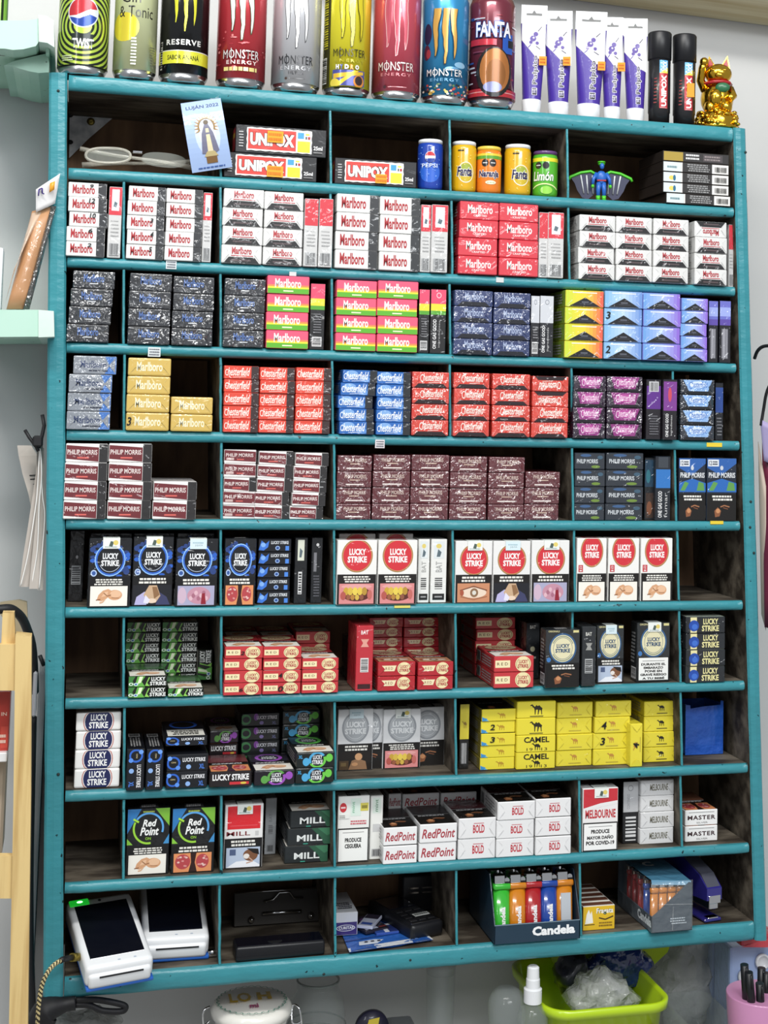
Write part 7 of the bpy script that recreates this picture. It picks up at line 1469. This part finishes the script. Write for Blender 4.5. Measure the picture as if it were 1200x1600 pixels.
# bag of tissues / cutlery leaning, with header card
zS = at(30, 484, ys).z + .001
bag = empty('leaning_bag', (at(40, 480, -.01).x, -.01, zS), 'clear plastic bag of brown goods with white header, leaning on the rack', 'bag'); ib = Matrix.Translation(bag.location).inverted()
def sheet(pts, ys_, m_, name, root, inv_, c='#FFFFFF', N=6, t=.001, bulge=0, **k):
    """quad sheet bl, br, tr, tl given in pixels with a depth for each corner"""
    q = [at(u, v, y) for (u, v), y in zip(pts, ys_)]; mb = MB(); g = []
    for i in range(N + 1):
        for j in range(N + 1):
            a, b = i / N, j / N; p = q[0].lerp(q[1], a).lerp(q[3].lerp(q[2], a), b); p.y -= bulge * math.sin(math.pi * a) * math.sin(math.pi * b); g.append(p)
    n = (N + 1) ** 2; mb.v = [tuple(p) for p in g] + [(p.x, p.y + t, p.z) for p in g]
    for i in range(N):
        for j in range(N):
            a = i * (N + 1) + j; f_ = [a, a + N + 1, a + N + 2, a + 1]; mb.f += [f_, [z + n for z in f_][::-1]]; mb.c += [lin(c)] * 2; mb.m += [0, 0]; mb.sm += [True, True]
    e = [i * (N + 1) for i in range(N + 1)] + [N * (N + 1) + j for j in range(1, N + 1)] + [i * (N + 1) + N for i in range(N - 1, -1, -1)] + [j for j in range(N - 1, 0, -1)]
    for a, b in zip(e, e[1:] + e[:1]): mb.f.append([a, b, b + n, a + n][::-1]); mb.c.append(lin(c)); mb.m.append(0); mb.sm.append(False)
    o = mb.obj(name, m_, root, **k); 
    if inv_: o.data.transform(inv_)
    return o
sheet([(10, 483), (38, 483), (83, 322), (50, 330)], (-.02, -.02, .0, .0), CELLO, 'contents', bag, ib, '#B98A62', bulge=.008, t=.012, label='brown contents')
sheet([(9, 470), (22, 420), (66, 330), (50, 333)], (-.021, -.021, -.001, -.001), CELLO, 'paper_insert', bag, ib, '#CDB29A', bulge=.009, t=.001)
sheet([(36, 483), (46, 483), (88, 322), (80, 322)], (-.022, -.02, -.004, -.002), FILM2 if 'FILM2' in globals() else FOIL, 'side_edge', bag, ib, '#3A3A38', bulge=.004, t=.006)
sheet([(56, 332), (86, 318), (94, 271), (56, 296)], (-.006, -.006, -.012, -.012), CARD, 'header_card', bag, ib, '#E4E4E4', t=.0008)
hc = sheet([(77, 301), (85, 296), (86, 283), (78, 286)], (-.0155, -.0155, -.0165, -.0165), CARD, 'price_sticker', bag, ib, '#EBA22E', N=2, t=.0005, label='orange price sticker')
m = MB(); 
for a_, b_ in (((60, 306), (61, 296)), ((61, 296), (66, 294)), ((66, 294), (66, 302)), ((66, 302), (69, 303))): m.tube([at(*a_, -.0135), at(*b_, -.0135)], .0008, 6)
o = m.obj('handwriting', mat('violet_ink', '#3A2A7A', .5), bag); o.data.transform(ib)
# pale thing at the very left edge standing on the shelf
m = MB(); a_, b_ = at(-20, 400, .03), at(2, 480, .03); m.bev(a_.x, .03, zS, b_.x, .05, at(0, 386, .03).z, .004, 2); m.obj('white_box', WHITEP, None, label='white box edge at the left picture border on the middle mint shelf', cat='box')
# hanging paper bags with a black binder clip
pb = empty('paper_bag_bundle', at(62, 700, .05), 'bundle of greyish paper bags hanging from a black clip left of the rack', 'paper bags'); ip = Matrix.Translation(pb.location).inverted()
PGREY = mat('grey_kraft_paper', '#B5ADA5', .75); PW = mat('white_paper_edge', '#E6E4E0', .7)
def leaf(pts, y, m_, name, yb=None):
    sheet(pts, (yb or y, yb or y, y, y), m_, name, pb, ip, N=5, t=.0012)
def strip(line, w_, y0, y1, m_, name, tilt=.004):
    """long narrow leaf: centre line pixels and half width in pixels, turned so that it shows depth"""
    mb = MB(); n = len(line); vs = []
    for i, (u, v, hw) in enumerate(line):
        y = y0 + (y1 - y0) * i / (n - 1); a = at(u - hw, v, y); b = at(u + hw, v, y + tilt); vs += [tuple(a), tuple(b), (b.x, b.y + .001, b.z), (a.x, a.y + .001, a.z)]
    mb.v = vs
    for i in range(n - 1):
        for j in range(4): k = i * 4; mb.f.append([k + j, k + (j + 1) % 4, k + 4 + (j + 1) % 4, k + 4 + j][::-1]); mb.c.append((1, 1, 1, 1)); mb.m.append(0); mb.sm.append(False)
    o = mb.obj(name, m_, pb); o.data.transform(ip); return o
strip([(38, 696, 11), (44, 712, 15), (48, 740, 13), (52, 770, 8), (54, 800, 4)], 0, .06, .05, PGREY, 'paper_bag', .004)
m = MB()
for i, (u0, u1, v) in enumerate(((46, 58, 743), (47, 57, 749), (48, 57, 757), (48, 57, 764), (49, 56, 769), (50, 55, 776))): m.tube([at(u0, v, .0555), at(u1, v - 1, .0565)], .0006, 5)
o = m.obj('printed_lines', BLACKP, pb); o.data.transform(ip)
strip([(61, 700, 3), (60, 740, 4), (56, 780, 6), (51, 820, 7), (45, 870, 9), (40, 917, 10)], 0, .035, .015, PGREY, 'paper_bag')
strip([(64, 690, 3), (64, 740, 4), (63, 790, 5), (60, 830, 6), (57, 880, 8), (54, 920, 8.5)], 0, .03, .010, PGREY, 'paper_bag')
strip([(67, 700, 1.5), (67, 760, 3), (68, 800, 4), (66, 850, 4), (64, 900, 4), (63, 922, 4)], 0, .028, .012, PGREY, 'paper_bag')
for ln in ([(62, 700), (58, 770), (53, 810), (43, 870), (32, 916)], [(62, 685), (65, 740), (61, 790), (58, 860), (48, 920)], [(63, 690), (66, 770), (70, 805), (66, 860), (61, 920)]):
    m = MB(); m.tube(smooth([at(u, v, .012 + .015 * (1 - i / 4)) for i, (u, v) in enumerate(ln)], 5), .0007, 6); o = m.obj('folded_edge', PW, pb); o.data.transform(ip)
m = MB(); m.tube([at(39, 672, .02), at(46, 684, .018), at(56, 697, .018), at(60, 705, .018)], .0022, 6); m.tube([at(66, 648, .02), at(69, 665, .018), at(65, 684, .018), at(60, 700, .018)], .0022, 6)
a_ = at(59, 690, .02); m.bev(a_.x - .006, .012, a_.z - .006, a_.x + .006, .030, a_.z + .007, .002); o = m.obj('binder_clip', RUBBER, pb, label='black clip'); o.data.transform(ip)
# pine rack at the bottom left
pr_ = empty('pine_stand', (at(30, 1500, -.12).x, -.1, CTZ + .0005), 'rough pine wooden stand with slats at the bottom left edge', 'wooden stand'); ir = Matrix.Translation(pr_.location).inverted()
def slat(pts, y, t, name='slat', m_=None): return ppx(pts, y, t, m_ or PINE, name, pr_, ir)
slat([(24, 993), (49, 996), (48, 1250), (42, 1700), (12, 1700), (21, 1250)], -.10, .03, 'upright')
slat([(-40, 1008), (24, 1007), (23, 1079), (-40, 1079)], -.095, .012)
slat([(-40, 1338), (19, 1338), (18, 1404), (-40, 1404)], -.095, .012)
slat([(4, 958), (22, 958), (24, 1005), (2, 1005)], -.085, .02, 'upright')
m = MB(); q = [at(u, v, .02) for u, v in ((18, 940), (42, 941), (44, 990), (20, 994))]; 
slat([(0, 942), (30, 938), (42, 941), (44, 992), (24, 992), (0, 960)], .03, .01, 'slat', mat('weathered_board', '#9A8D72', .7))
# red packet and white tray inside the stand
m = MB(); a_, b_ = at(-25, 1082, -.06), at(12.5, 1174, -.06); m.bev(a_.x, -.06, b_.z, b_.x, -.03, a_.z, .001, 1, '#B4362A'); W_ = (b_.x - a_.x) * 1000; H_ = (a_.z - b_.z) * 1000
put(m, R(W_ * .7, 4, W_ - 1, H_ * .42, '#C9493A') + T('IN', W_ - 9, H_ * .60, W_ - 3, H_ * .66, '#E8C8B8', .02) + tlines(W_ - 14, 8, W_ - 2, 20, 2, '#E8C8B8'), (a_.x, -.06, b_.z), (1, 0, 0), (0, 0, 1), (0, -1, 0))
rp_ = m.obj('red_packet', CARD, None, label='red packet standing in the pine stand at the left border', cat='packet')
m = MB(); a2, b2 = at(-30, 1175, -.062), at(11, 1188, -.062); m.bev(a2.x, -.07, b2.z, b2.x, -.02, a2.z, .001); m.obj('grey_ledge', WHITEP, rp_)
m = MB(); a2, b2 = at(-30, 1188, -.04), at(3, 1337, -.04); m.bev(a2.x, -.04, b2.z, b2.x, .02, a2.z, .003); o = m.obj('pale_box', mat('pale_brown_card', '#B8A894', .7), None, label='pale brown box in the lower part of the pine stand', cat='box')
# grey conduit and black hose between stand and rack
m = MB(); m.bev(at(54, 1200, .10).x, .10, CTZ + .001, at(66, 1200, .10).x, YW - .002, at(60, 1050, .10).z, .003, 2); m.obj('cable_duct', mat('grey_duct_plastic', '#7F8284', .5), None, label='grey vertical cable duct on the wall beside the rack', cat='duct')
m = MB(); m.bev(at(50, 1100, .02).x, .02, at(50, 1121, .02).z, at(56.5, 1100, .02).x, .06, at(50, 1050, .02).z, .002); m.obj('grey_connector', mat('mottled_grey_plastic', '#9B9CA0', .5), None, label='mottled grey connector block hanging on the black hose', cat='connector')
m = MB(); m.tube(smooth([at(-20, 955, -.05), at(0, 952, -.05), at(18, 952, -.045), at(33, 964, -.03), at(43, 985, -.01), at(50, 1010, .01), at(53, 1045, .03), at(54, 1080, .07)], 8), .0052, 10); m.obj('black_hose', RUBBER, None, label='black curved hose arching over the pine stand', cat='hose')
m = MB(); m.tube(smooth([at(52, 1120, .04), at(49, 1250, .05), at(47, 1350, .05), at(47, 1440, .05), at(48, 1500, .05), at(50, 1560, .05), at(52, 1620, .05)], 8), .0042, 8); m.obj('black_cable', RUBBER, None, label='black cable hanging between pine stand and rack', cat='cable')
m = MB(); m.tube([at(62, 1024, .05), at(66, 1034, .05), at(69, 1040, .05)], .0025, 6); m.obj('wall_hook', RUBBER, None, label='small black hook beside the rack at its left', cat='hook')
# black handled tool under the rack
m = MB(); m.tube(smooth([at(60, 1610, .0), at(72, 1580, -.0), at(95, 1571, -.0), at(118, 1567, .0)], 6), [.016] * 7 + [.014, .013, .012, .011, .010, .009, .008, .008, .008, .008, .008], 12); hd = m.obj('black_scoop', RUBBER, None, label='black handled tool with a looped end hanging below the rack', cat='tool')
m = MB(); m.tube(smooth([at(118, 1563, .0), at(150, 1562, .0), at(185, 1568, .0), at(196, 1573, .0), at(190, 1580, .0), at(160, 1579, .0), at(140, 1571, 0), at(118, 1570, 0)], 6), .0036, 10); m.obj('loop_handle', RUBBER, hd)
crumple('grey_bag', (at(130, 1606, .06).x, .06, at(130, 1606, .06).z), (.05, .035, .018), BAGG, 9, 'crumpled translucent grey bag under the looped black handle, bottom left', 'bag')
# ================================================================== below the rack
def lat(name, u, v, y, prof, m_, label, cat, n=40, group=None, z=None, rings_=None):
    q = at(u, v, y); m = MB(); m.lathe(prof, n=n); o = m.obj(name, m_, None, label=label, cat=cat, group=group); o.location = (q.x, y, CTZ + .0006 if z is None else z); return o
ytop_ = lambda u, v, y: at(u, v, y).z - CTZ
# ceramic jar with clip lid
y = .06; q = at(393, 1580, y); hj = ytop_(393, 1564, y) / 1.04; rj_ = (at(456, 1580, y).x - at(331, 1580, y).x) / 2
CER = printed('glazed_ceramic', .2, .8, 0, 1)
jar = empty('ceramic_jar', (q.x, y, CTZ + .0006), 'white ceramic clip-top jar with a decorated lid under the rack', 'jar')
m = MB(); m.lathe([(rj_ * .8, 0), (rj_ * .95, .006), (rj_ * .98, hj * .75), (rj_ * .86, hj * .86), (rj_ * .9, hj * .90), (rj_ * .9, hj * .93)], n=48, c='#E6E4DC'); m.obj('body', CER, jar)
m = MB(); m.lathe([(rj_ * .92, hj * .935), (rj_ * 1.0, hj * .95), (rj_ * 1.02, hj * .99), (rj_ * .96, hj * 1.02), (rj_ * .9, hj * 1.032), (0, hj * 1.04)], n=48, c='#ECEAE2')
zz = hj * 1.042; Rm = rj_ * 1000; ops = []
for i in range(30):
    a = 2 * math.pi * i / 30; ops += RG(Rm * .80 * math.cos(a), Rm * .80 * math.sin(a), Rm * .06, Rm * .085, '#5A9A86', 8, a - 1.6, a + 1.6)
ops += T('LO', -Rm * .55, -Rm * .1, Rm * .0, Rm * .45, '#C9A62E', .03) + T('H', Rm * .15, -Rm * .05, Rm * .5, Rm * .4, '#C9A62E', .05) + T('mi', -Rm * .1, -Rm * .5, Rm * .12, -Rm * .25, '#B04A7A', .03)
for i in range(14): ops += CI(-Rm * .4 + i * Rm * .06, -Rm * .2 + i * Rm * .045, Rm * .012, '#3A6A5A', 6)
put(m, ops, (0, 0, zz), (1, 0, 0), (0, 1, 0), (0, 0, 1)); m.obj('lid', CER, jar, label='lid with yellow letters and green scalloped border')
m = MB()
m.tube(smooth([Vector((-rj_ * 1.02, 0, hj * .92)), Vector((-rj_ * 1.18, -.004, hj * .90)), Vector((-rj_ * 1.2, -.004, hj * 1.0)), Vector((-rj_ * 1.04, 0, hj * 1.02))], 5), .0014, 6)
m.tube(smooth([Vector((rj_ * 1.0, 0, hj * .80)), Vector((rj_ * 1.25, -.006, hj * .78)), Vector((rj_ * 1.2, -.006, hj * .95)), Vector((rj_ * 1.04, 0, hj * .98)), Vector((rj_ * 1.0, -.01, hj * .88)), Vector((rj_ * 1.22, -.006, hj * .86))], 5), .0014, 6)
m.obj('wire_clip', CHROME, jar)
# ribbed glass jar
y = .11; r_ = (at(540, 1570, y).x - at(452, 1570, y).x) / 2; hg = ytop_(495, 1530, y) ; pr = [(r_ * .85, 0), (r_, .004)]
for i in range(9): pr += [(r_, .01 + i * hg * .085), (r_ * .94, .01 + (i + .5) * hg * .085)]
pr += [(r_ * .95, hg * .84), (r_ * .72, hg * .93), (r_ * .72, hg)]
lat('ribbed_glass_jar', 496, 1570, y, pr, CLEARP, 'clear ribbed jar standing behind the ceramic jar under the rack', 'jar')
RIB = mat('glass_rib', '#8F9A96', .08, coat=1, alpha=.6)
for i in range(8):
    m = MB(); zz_ = .012 + i * hg * .085; m.tube([(r_ * 1.01 * math.cos(a / 28 * 6.2832), r_ * 1.01 * math.sin(a / 28 * 6.2832), zz_) for a in range(29)], .0011, 6, cap=False); m.obj('rib', RIB, bpy.data.objects['ribbed_glass_jar'])
m = MB(); m.tube([(r_ * .73 * math.cos(a / 28 * 6.2832), r_ * .73 * math.sin(a / 28 * 6.2832), hg - .001) for a in range(29)], .0016, 6, cap=False); m.obj('rim', RIB, bpy.data.objects['ribbed_glass_jar'])
m = MB(); m.lathe([(r_ * .6, hg * .5), (r_ * .6, hg * .56), (0, hg * .56)], n=24); o = m.obj('green_content', mat('green_content', '#2E4A34', .5), bpy.data.objects['ribbed_glass_jar'])
# dark round object with yellow mark
y = .09; q = at(581, 1605, y); r_ = (at(607, 1600, y).x - at(555, 1600, y).x) / 2
m = MB(); m.lathe([(0, -.004), (r_, -.004), (r_ * 1.0, .004), (0, .004)], n=36, c='#1D1B33', rot=Matrix.Rotation(math.pi / 2, 4, 'X')); put(m, PO([(-9, -3), (6, -3), (9, 14), (-5, 12)], '#D8C23A'), (0, -.0042, 0), (1, 0, 0), (0, 0, 1), (0, -1, 0)); o = m.obj('round_sign', CARD, None, label='dark round disc with a yellow mark standing under the rack', cat='disc'); o.location = (q.x, y, at(581, 1606, y).z)
m = MB(); m.bev(-.012, -.006, CTZ - o.location.z + .0006, .012, .006, -r_ * .9, .001); m.obj('stand', BLACKP, o)
m = MB(); q = at(628, 1597, .1); m.bev(q.x - .018, .09, CTZ + .0006, q.x + .016, .12, q.z, .004, 2); m.obj('grey_lid_box', mat('grey_plastic', '#6A6E70', .4), None, label='small grey box beside the dark disc under the rack', cat='box')
# tall clear cups
y = .13; r_ = (at(712, 1560, y).x - at(662, 1560, y).x) / 2; hc_ = ytop_(688, 1500, y)
o = lat('clear_cup_stack', 688, 1560, y, [(r_ * .8, 0), (r_ * .82, hc_ * .5), (r_ * .9, hc_ * .95), (r_, hc_), (r_ * .96, hc_ - .002), (r_ * .84, hc_ * .9)], CLEARP, 'tall stack of clear plastic cups against the wall under the rack', 'cups')
m = MB(); m.lathe([(r_ * 1.05, 0), (r_ * 1.15, .004), (r_ * 1.18, hc_ * .25), (r_ * 1.1, hc_ * .28)], n=28); m.obj('lower_cup', CLEARP, o)
# clear tub with lid, blue base
y = .03; r_ = (at(820, 1570, y).x - at(762, 1570, y).x) / 2; ht = ytop_(792, 1545, y); o = lat('clear_tub', 792, 1570, y, [(r_ * .85, 0), (r_ * .9, ht * .7), (r_ * .98, ht * .80), (r_, ht * .9), (r_ * .8, ht * .97), (r_ * .5, ht), (0, ht)], CLEARP, 'clear round tub with lid left of the spray bottle', 'tub')
m = MB(); m.lathe([(r_ * .8, .004), (r_ * .84, ht * .6), (0, ht * .6)], n=28); m.obj('content', mat('pale_blue_content', '#9FC0DC', .5), o)
# spray bottle
y = .01; q = at(832, 1580, y); r_ = (at(858, 1590, y).x - at(812, 1590, y).x) / 2; hb = ytop_(832, 1566, y); zz = lambda v: ytop_(832, v, y)
sp = empty('spray_bottle', (q.x, y, CTZ + .0006), 'small clear spray bottle with white cap in front of the lime basket', 'bottle')
m = MB(); m.lathe([(r_ * .9, 0), (r_, .004), (r_, zz(1590)), (r_ * .8, zz(1578)), (r_ * .45, zz(1566))], n=32); m.obj('bottle', CLEARP, sp)
m = MB(); rc = (at(846, 1555, y).x - at(819, 1555, y).x) / 2; m.lathe([(rc * 1.0, zz(1566)), (rc * 1.0, zz(1545)), (rc * .78, zz(1543)), (rc * .76, zz(1530)), (rc * .70, zz(1528)), (rc * .66, zz(1512)), (rc * .5, zz(1510)), (0, zz(1510))], n=28, smooth=False); m.obj('pump_cap', WHITEP, sp)
# lime basket with bags
LIME = mat('lime_plastic', '#B5D41E', .3, coat=.5); y = .02
c0, c1 = at(862, 1560, -.02), at(1055, 1552, -.02); zr = at(950, 1577, -.02).z; xb0, xb1 = at(858, 1575, -.02).x, at(1056, 1568, -.02).x
bk = empty('lime_basket', ((xb0 + xb1) / 2, .07, CTZ + .0006), 'bright lime plastic basket holding bags, standing under the rack', 'basket'); hz = zr - CTZ - .0006; hw = (xb1 - xb0) / 2
def rrect(hw_, hd_, r_, z, n=6):
    o = []
    for cx_, cy_, a0 in ((hw_ - r_, hd_ - r_, 0), (-hw_ + r_, hd_ - r_, 90), (-hw_ + r_, -hd_ + r_, 180), (hw_ - r_, -hd_ + r_, 270)):
        for i in range(n + 1): a = math.radians(a0 + 90 * i / n); o.append((cx_ + r_ * math.cos(a), cy_ + r_ * math.sin(a), z))
    return o
def shell(m, secs, c='#FFFFFF', close=False):
    n = len(secs[0]); k = len(m.v)
    for s_ in secs: m.v += s_
    for i in range(len(secs) - 1):
        for j in range(n): m.f.append([k + i * n + j, k + i * n + (j + 1) % n, k + (i + 1) * n + (j + 1) % n, k + (i + 1) * n + j]); m.c.append(lin(c)); m.m.append(0); m.sm.append(True)
    m.f.append([k + j for j in range(n)][::-1]); m.c.append(lin(c)); m.m.append(0); m.sm.append(False)
hd = .09
m = MB(); shell(m, [rrect(hw * .72, hd * .8, .02, 0), rrect(hw * .92, hd * .94, .03, hz * .93), rrect(hw * 1.0, hd, .032, hz * .935), rrect(hw * 1.01, hd * 1.01, .033, hz), rrect(hw * .97, hd * .97, .03, hz * 1.01), rrect(hw * .93, hd * .93, .03, hz * .98), rrect(hw * .70, hd * .76, .02, .004)]); m.obj('basket_body', LIME, bk)
m = MB()
for i in range(7):
    x = -hw * .66 + i * hw * .22
    for zq in (.80, .68): m.lathe([(0, -.0008), (.0035, -.0008), (.0035, .0008), (0, .0008)], n=10, rot=Matrix.Translation((x, -hd * .92 * (.99 if zq > .7 else .975) , hz * zq)) @ Matrix.Rotation(math.pi / 2, 4, 'X'), smooth=False)
m.obj('vent_hole', BLACKP, bk)
m = MB(); secs = []
zl0 = at(960, 1492, .10).z - CTZ; 
a_ = [at(u, v, .13) for u, v in ((868, 1512), (1000, 1528), (1043, 1488), (1050, 1470), (880, 1480))]
n = len(a_); m.add([tuple(Vector((p.x, p.y, p.z)) - bk.location) for p in a_] + [tuple(Vector((p.x, p.y + .02, p.z + .004)) - bk.location) for p in a_], [list(range(n))[::-1], list(range(n, 2 * n))] + [[i, (i + 1) % n, (i + 1) % n + n, i + n][::-1] for i in range(n)]); m.obj('raised_lid', LIME, bk)
BAGC = mat('crinkled_clear_bag', '#D5D8D4', .15, trans=.35, ior=1.15, coat=1, alpha=.6); noise_bump(BAGC, 45, 1.0, .01, coat=True)
BAGB = mat('dark_blue_bag', '#17306E', .25, coat=1); noise_bump(BAGB, 35, 1.0, .01, coat=True)
zb = CTZ + hz
crumple('clear_bag', (at(935, 1555, .05).x, .045, zb - .012), (.046, .034, .034), BAGC, 1, 'crumpled clear plastic bag in the front of the lime basket', 'bag')
crumple('blue_bag', (at(968, 1530, .10).x, .105, zb + .004), (.046, .022, .034), BAGB, 2, 'crumpled dark blue plastic bag at the back of the lime basket', 'bag')
crumple('grey_bag', (at(893, 1530, .11).x, .105, zb - .002), (.026, .026, .032), mat('dark_bag', '#2A2C38', .35, coat=.6), 4, 'dark plastic bag at the back left of the lime basket', 'bag')
# big clear bag, clear bin
crumple('translucent_bag', (at(1072, 1535, .15).x, .155, at(1066, 1538, .15).z), (.048, .028, .064), BAGC, 6, 'big translucent plastic bag between lime basket and pen cup', 'bag')
m = MB(); x0, x1 = at(1068, 1590, .0).x, at(1146, 1590, .0).x; zt = at(1100, 1574, .06).z - CTZ; hw_ = (x1 - x0) / 2
shell(m, [rrect(hw_ * .85, .05, .012, 0), rrect(hw_, .058, .014, zt), rrect(hw_ * .96, .055, .013, zt), rrect(hw_ * .82, .047, .011, .003)]); o = m.obj('clear_bin', CLEARP, None, label='clear rectangular plastic bin behind the pink pen cup', cat='bin'); o.location = ((x0 + x1) / 2 + .012, .055, CTZ + .0006)
# pink cup with pens
y = -.03; q = at(1190, 1590, y); r_ = (at(1236, 1570, y).x - at(1139, 1570, y).x) / 2; hcup = ytop_(1180, 1555, y); cup = empty('pen_cup', (at(1188, 1590, y).x, y, CTZ + .0006), 'pink cup with black inside holding pens, bottom right corner', 'cup')
PINK = mat('pink_plastic', '#C98BB4', .3, coat=.5)
m = MB(); m.lathe([(r_ * .72, 0), (r_ * .76, .004), (r_, hcup), (r_ * .985, hcup + .002)], n=44); m.obj('cup_wall', PINK, cup)
m = MB(); m.lathe([(r_ * .99, hcup + .0012), (r_ * .93, hcup + .002), (r_ * .9, hcup - .006), (r_ * .72, .006), (0, .006)], n=44); m.obj('cup_lining', BLACKP, cup)
pz = CTZ + .008
for i, (u, v, dx, dy, c_) in enumerate(((1163, 1507, -.022, -.012, '#8FD0C8'), (1170, 1519, -.008, -.022, '#D8DADC'), (1190, 1512, .004, .012, '#D8DADC'), (1187, 1536, .002, -.022, '#D8DADC'), (1198, 1520, .014, .004, '#C9CBD0'))):
    yb = y + dy; top = at(u, v, yb - .004); b_ = Vector((cup.location.x + dx * .55, yb * .55 + y * .45, pz)); L_ = (top - b_); PM = mat('pen_barrel', c_, .25, coat=.5)
    m = MB(); m.tube([b_, b_ + L_ * .72], .0044, 12); o = m.obj('pen', PM, None, label=('pen with teal barrel, leftmost in the pink cup', 'pen with white barrel at the front left of the pink cup', 'pen at the back of the pink cup', 'pen with white barrel at the front of the pink cup', 'pen at the right picture edge in the pink cup')[i], cat='pen', group='pens in the pink cup')
    m = MB(); m.tube([b_ + L_ * .72, top], .0052, 12); m.tube([b_ + L_ * .9 + Vector((0, -.006, 0)), b_ + L_ * .99 + Vector((0, -.006, 0))], .0013, 6); m.obj('pen_cap', BLACKP, o, label='shiny black cap')
# colourful bags behind, right edge
m = MB(); m.bev(at(1112, 1500, .13).x, .13, CTZ + .0006, at(1146, 1500, .13).x, .165, at(1116, 1474, .13).z, .006, 2, c='#A8B8D8'); a_ = at(1112, 1540, .13)
put(m, R(4, 100, 14, 170, '#B07A5A') + R(16, 96, 20, 175, '#3A3A4A') + EL(30, 120, 10, 22, '#5A7AC8') + R(24, 150, 36, 180, '#6A8AD0'), (a_.x, .1295, CTZ), (1, 0, 0), (0, 0, 1), (0, -1, 0)); m.obj('printed_bag', CELLO, None, label='clear bag printed blue and brown behind the pink cup', cat='bag')
m = MB(); q = at(1172, 1482, .07); m.bev(q.x - .03, .07, CTZ + .0006, q.x + .05, .12, at(1172, 1478, .07).z, .004, 2, c='#9FB4DC'); o_ = m.obj('blue_white_packet', CELLO, None, label='blue and white packet with round white caps at the right edge', cat='packet')
for u, v in ((1165, 1526), (1192, 1503)):
    q = at(u, v, .066); m = MB(); m.lathe([(0, -.003), (.0105, -.003), (.0105, .001), (.008, .002), (.0078, .0005), (0, .0005)], n=24, rot=Matrix.Translation((q.x, .066, q.z)) @ Matrix.Rotation(math.pi / 2, 4, 'X')); m.obj('round_cap', WHITEP, o_)
m = MB(); q0, q1 = at(1158, 1480, .04), at(1215, 1462, .04); m.bev(q0.x, .04, q0.z, q1.x, .07, q1.z + .004, .004, 2, c='#B4323A'); m.add([(q0.x, .0398, q0.z), (q1.x, .0398, q0.z - .004), (q1.x, .0398, q0.z + .012)], [(0, 1, 2)], '#C9404A'); mm_ = m.obj('red_packet', CELLO, None, label='red packet lying on the blue and white packet, right edge', cat='packet')
m = MB(); m.bev(q0.x + .004, .045, CTZ + .0006 - 0, q1.x, .065, q0.z, .002); 
# bag of papers hanging on the right
HB_ = mat('dark_red_card', '#7A2A44', .5)
rb_ = empty('hanging_bag', at(1195, 750, .02), 'purple and dark red bags hanging from a black wire at the right edge', 'bags'); irb = Matrix.Translation(rb_.location).inverted()
sheet([(1195, 980), (1215, 985), (1215, 760), (1191, 680)], (.02, .0, .0, .03), CARD, 'red_card', rb_, irb, '#7A2A44', t=.001, bulge=.004)
sheet([(1190, 960), (1197, 985), (1197, 760), (1185, 690)], (.03, .02, .02, .03), CARD, 'pale_edge', rb_, irb, '#C9B8A8', t=.001)
sheet([(1194, 720), (1215, 730), (1215, 668), (1188, 655)], (.015, 0, 0, .02), CARD, 'violet_flap', rb_, irb, '#A89CC4', t=.001)
m = MB(); m.tube(smooth([at(1179, 560, .04), at(1184, 548, .03), at(1194, 541, .02), at(1215, 540, .0)], 6), .0024, 8); m.tube(smooth([at(1215, 580, .0), at(1199, 610, .01), at(1193, 640, .018), at(1189, 665, .02)], 6), .0022, 8); o = m.obj('black_wire', RUBBER, rb_); o.data.transform(irb)
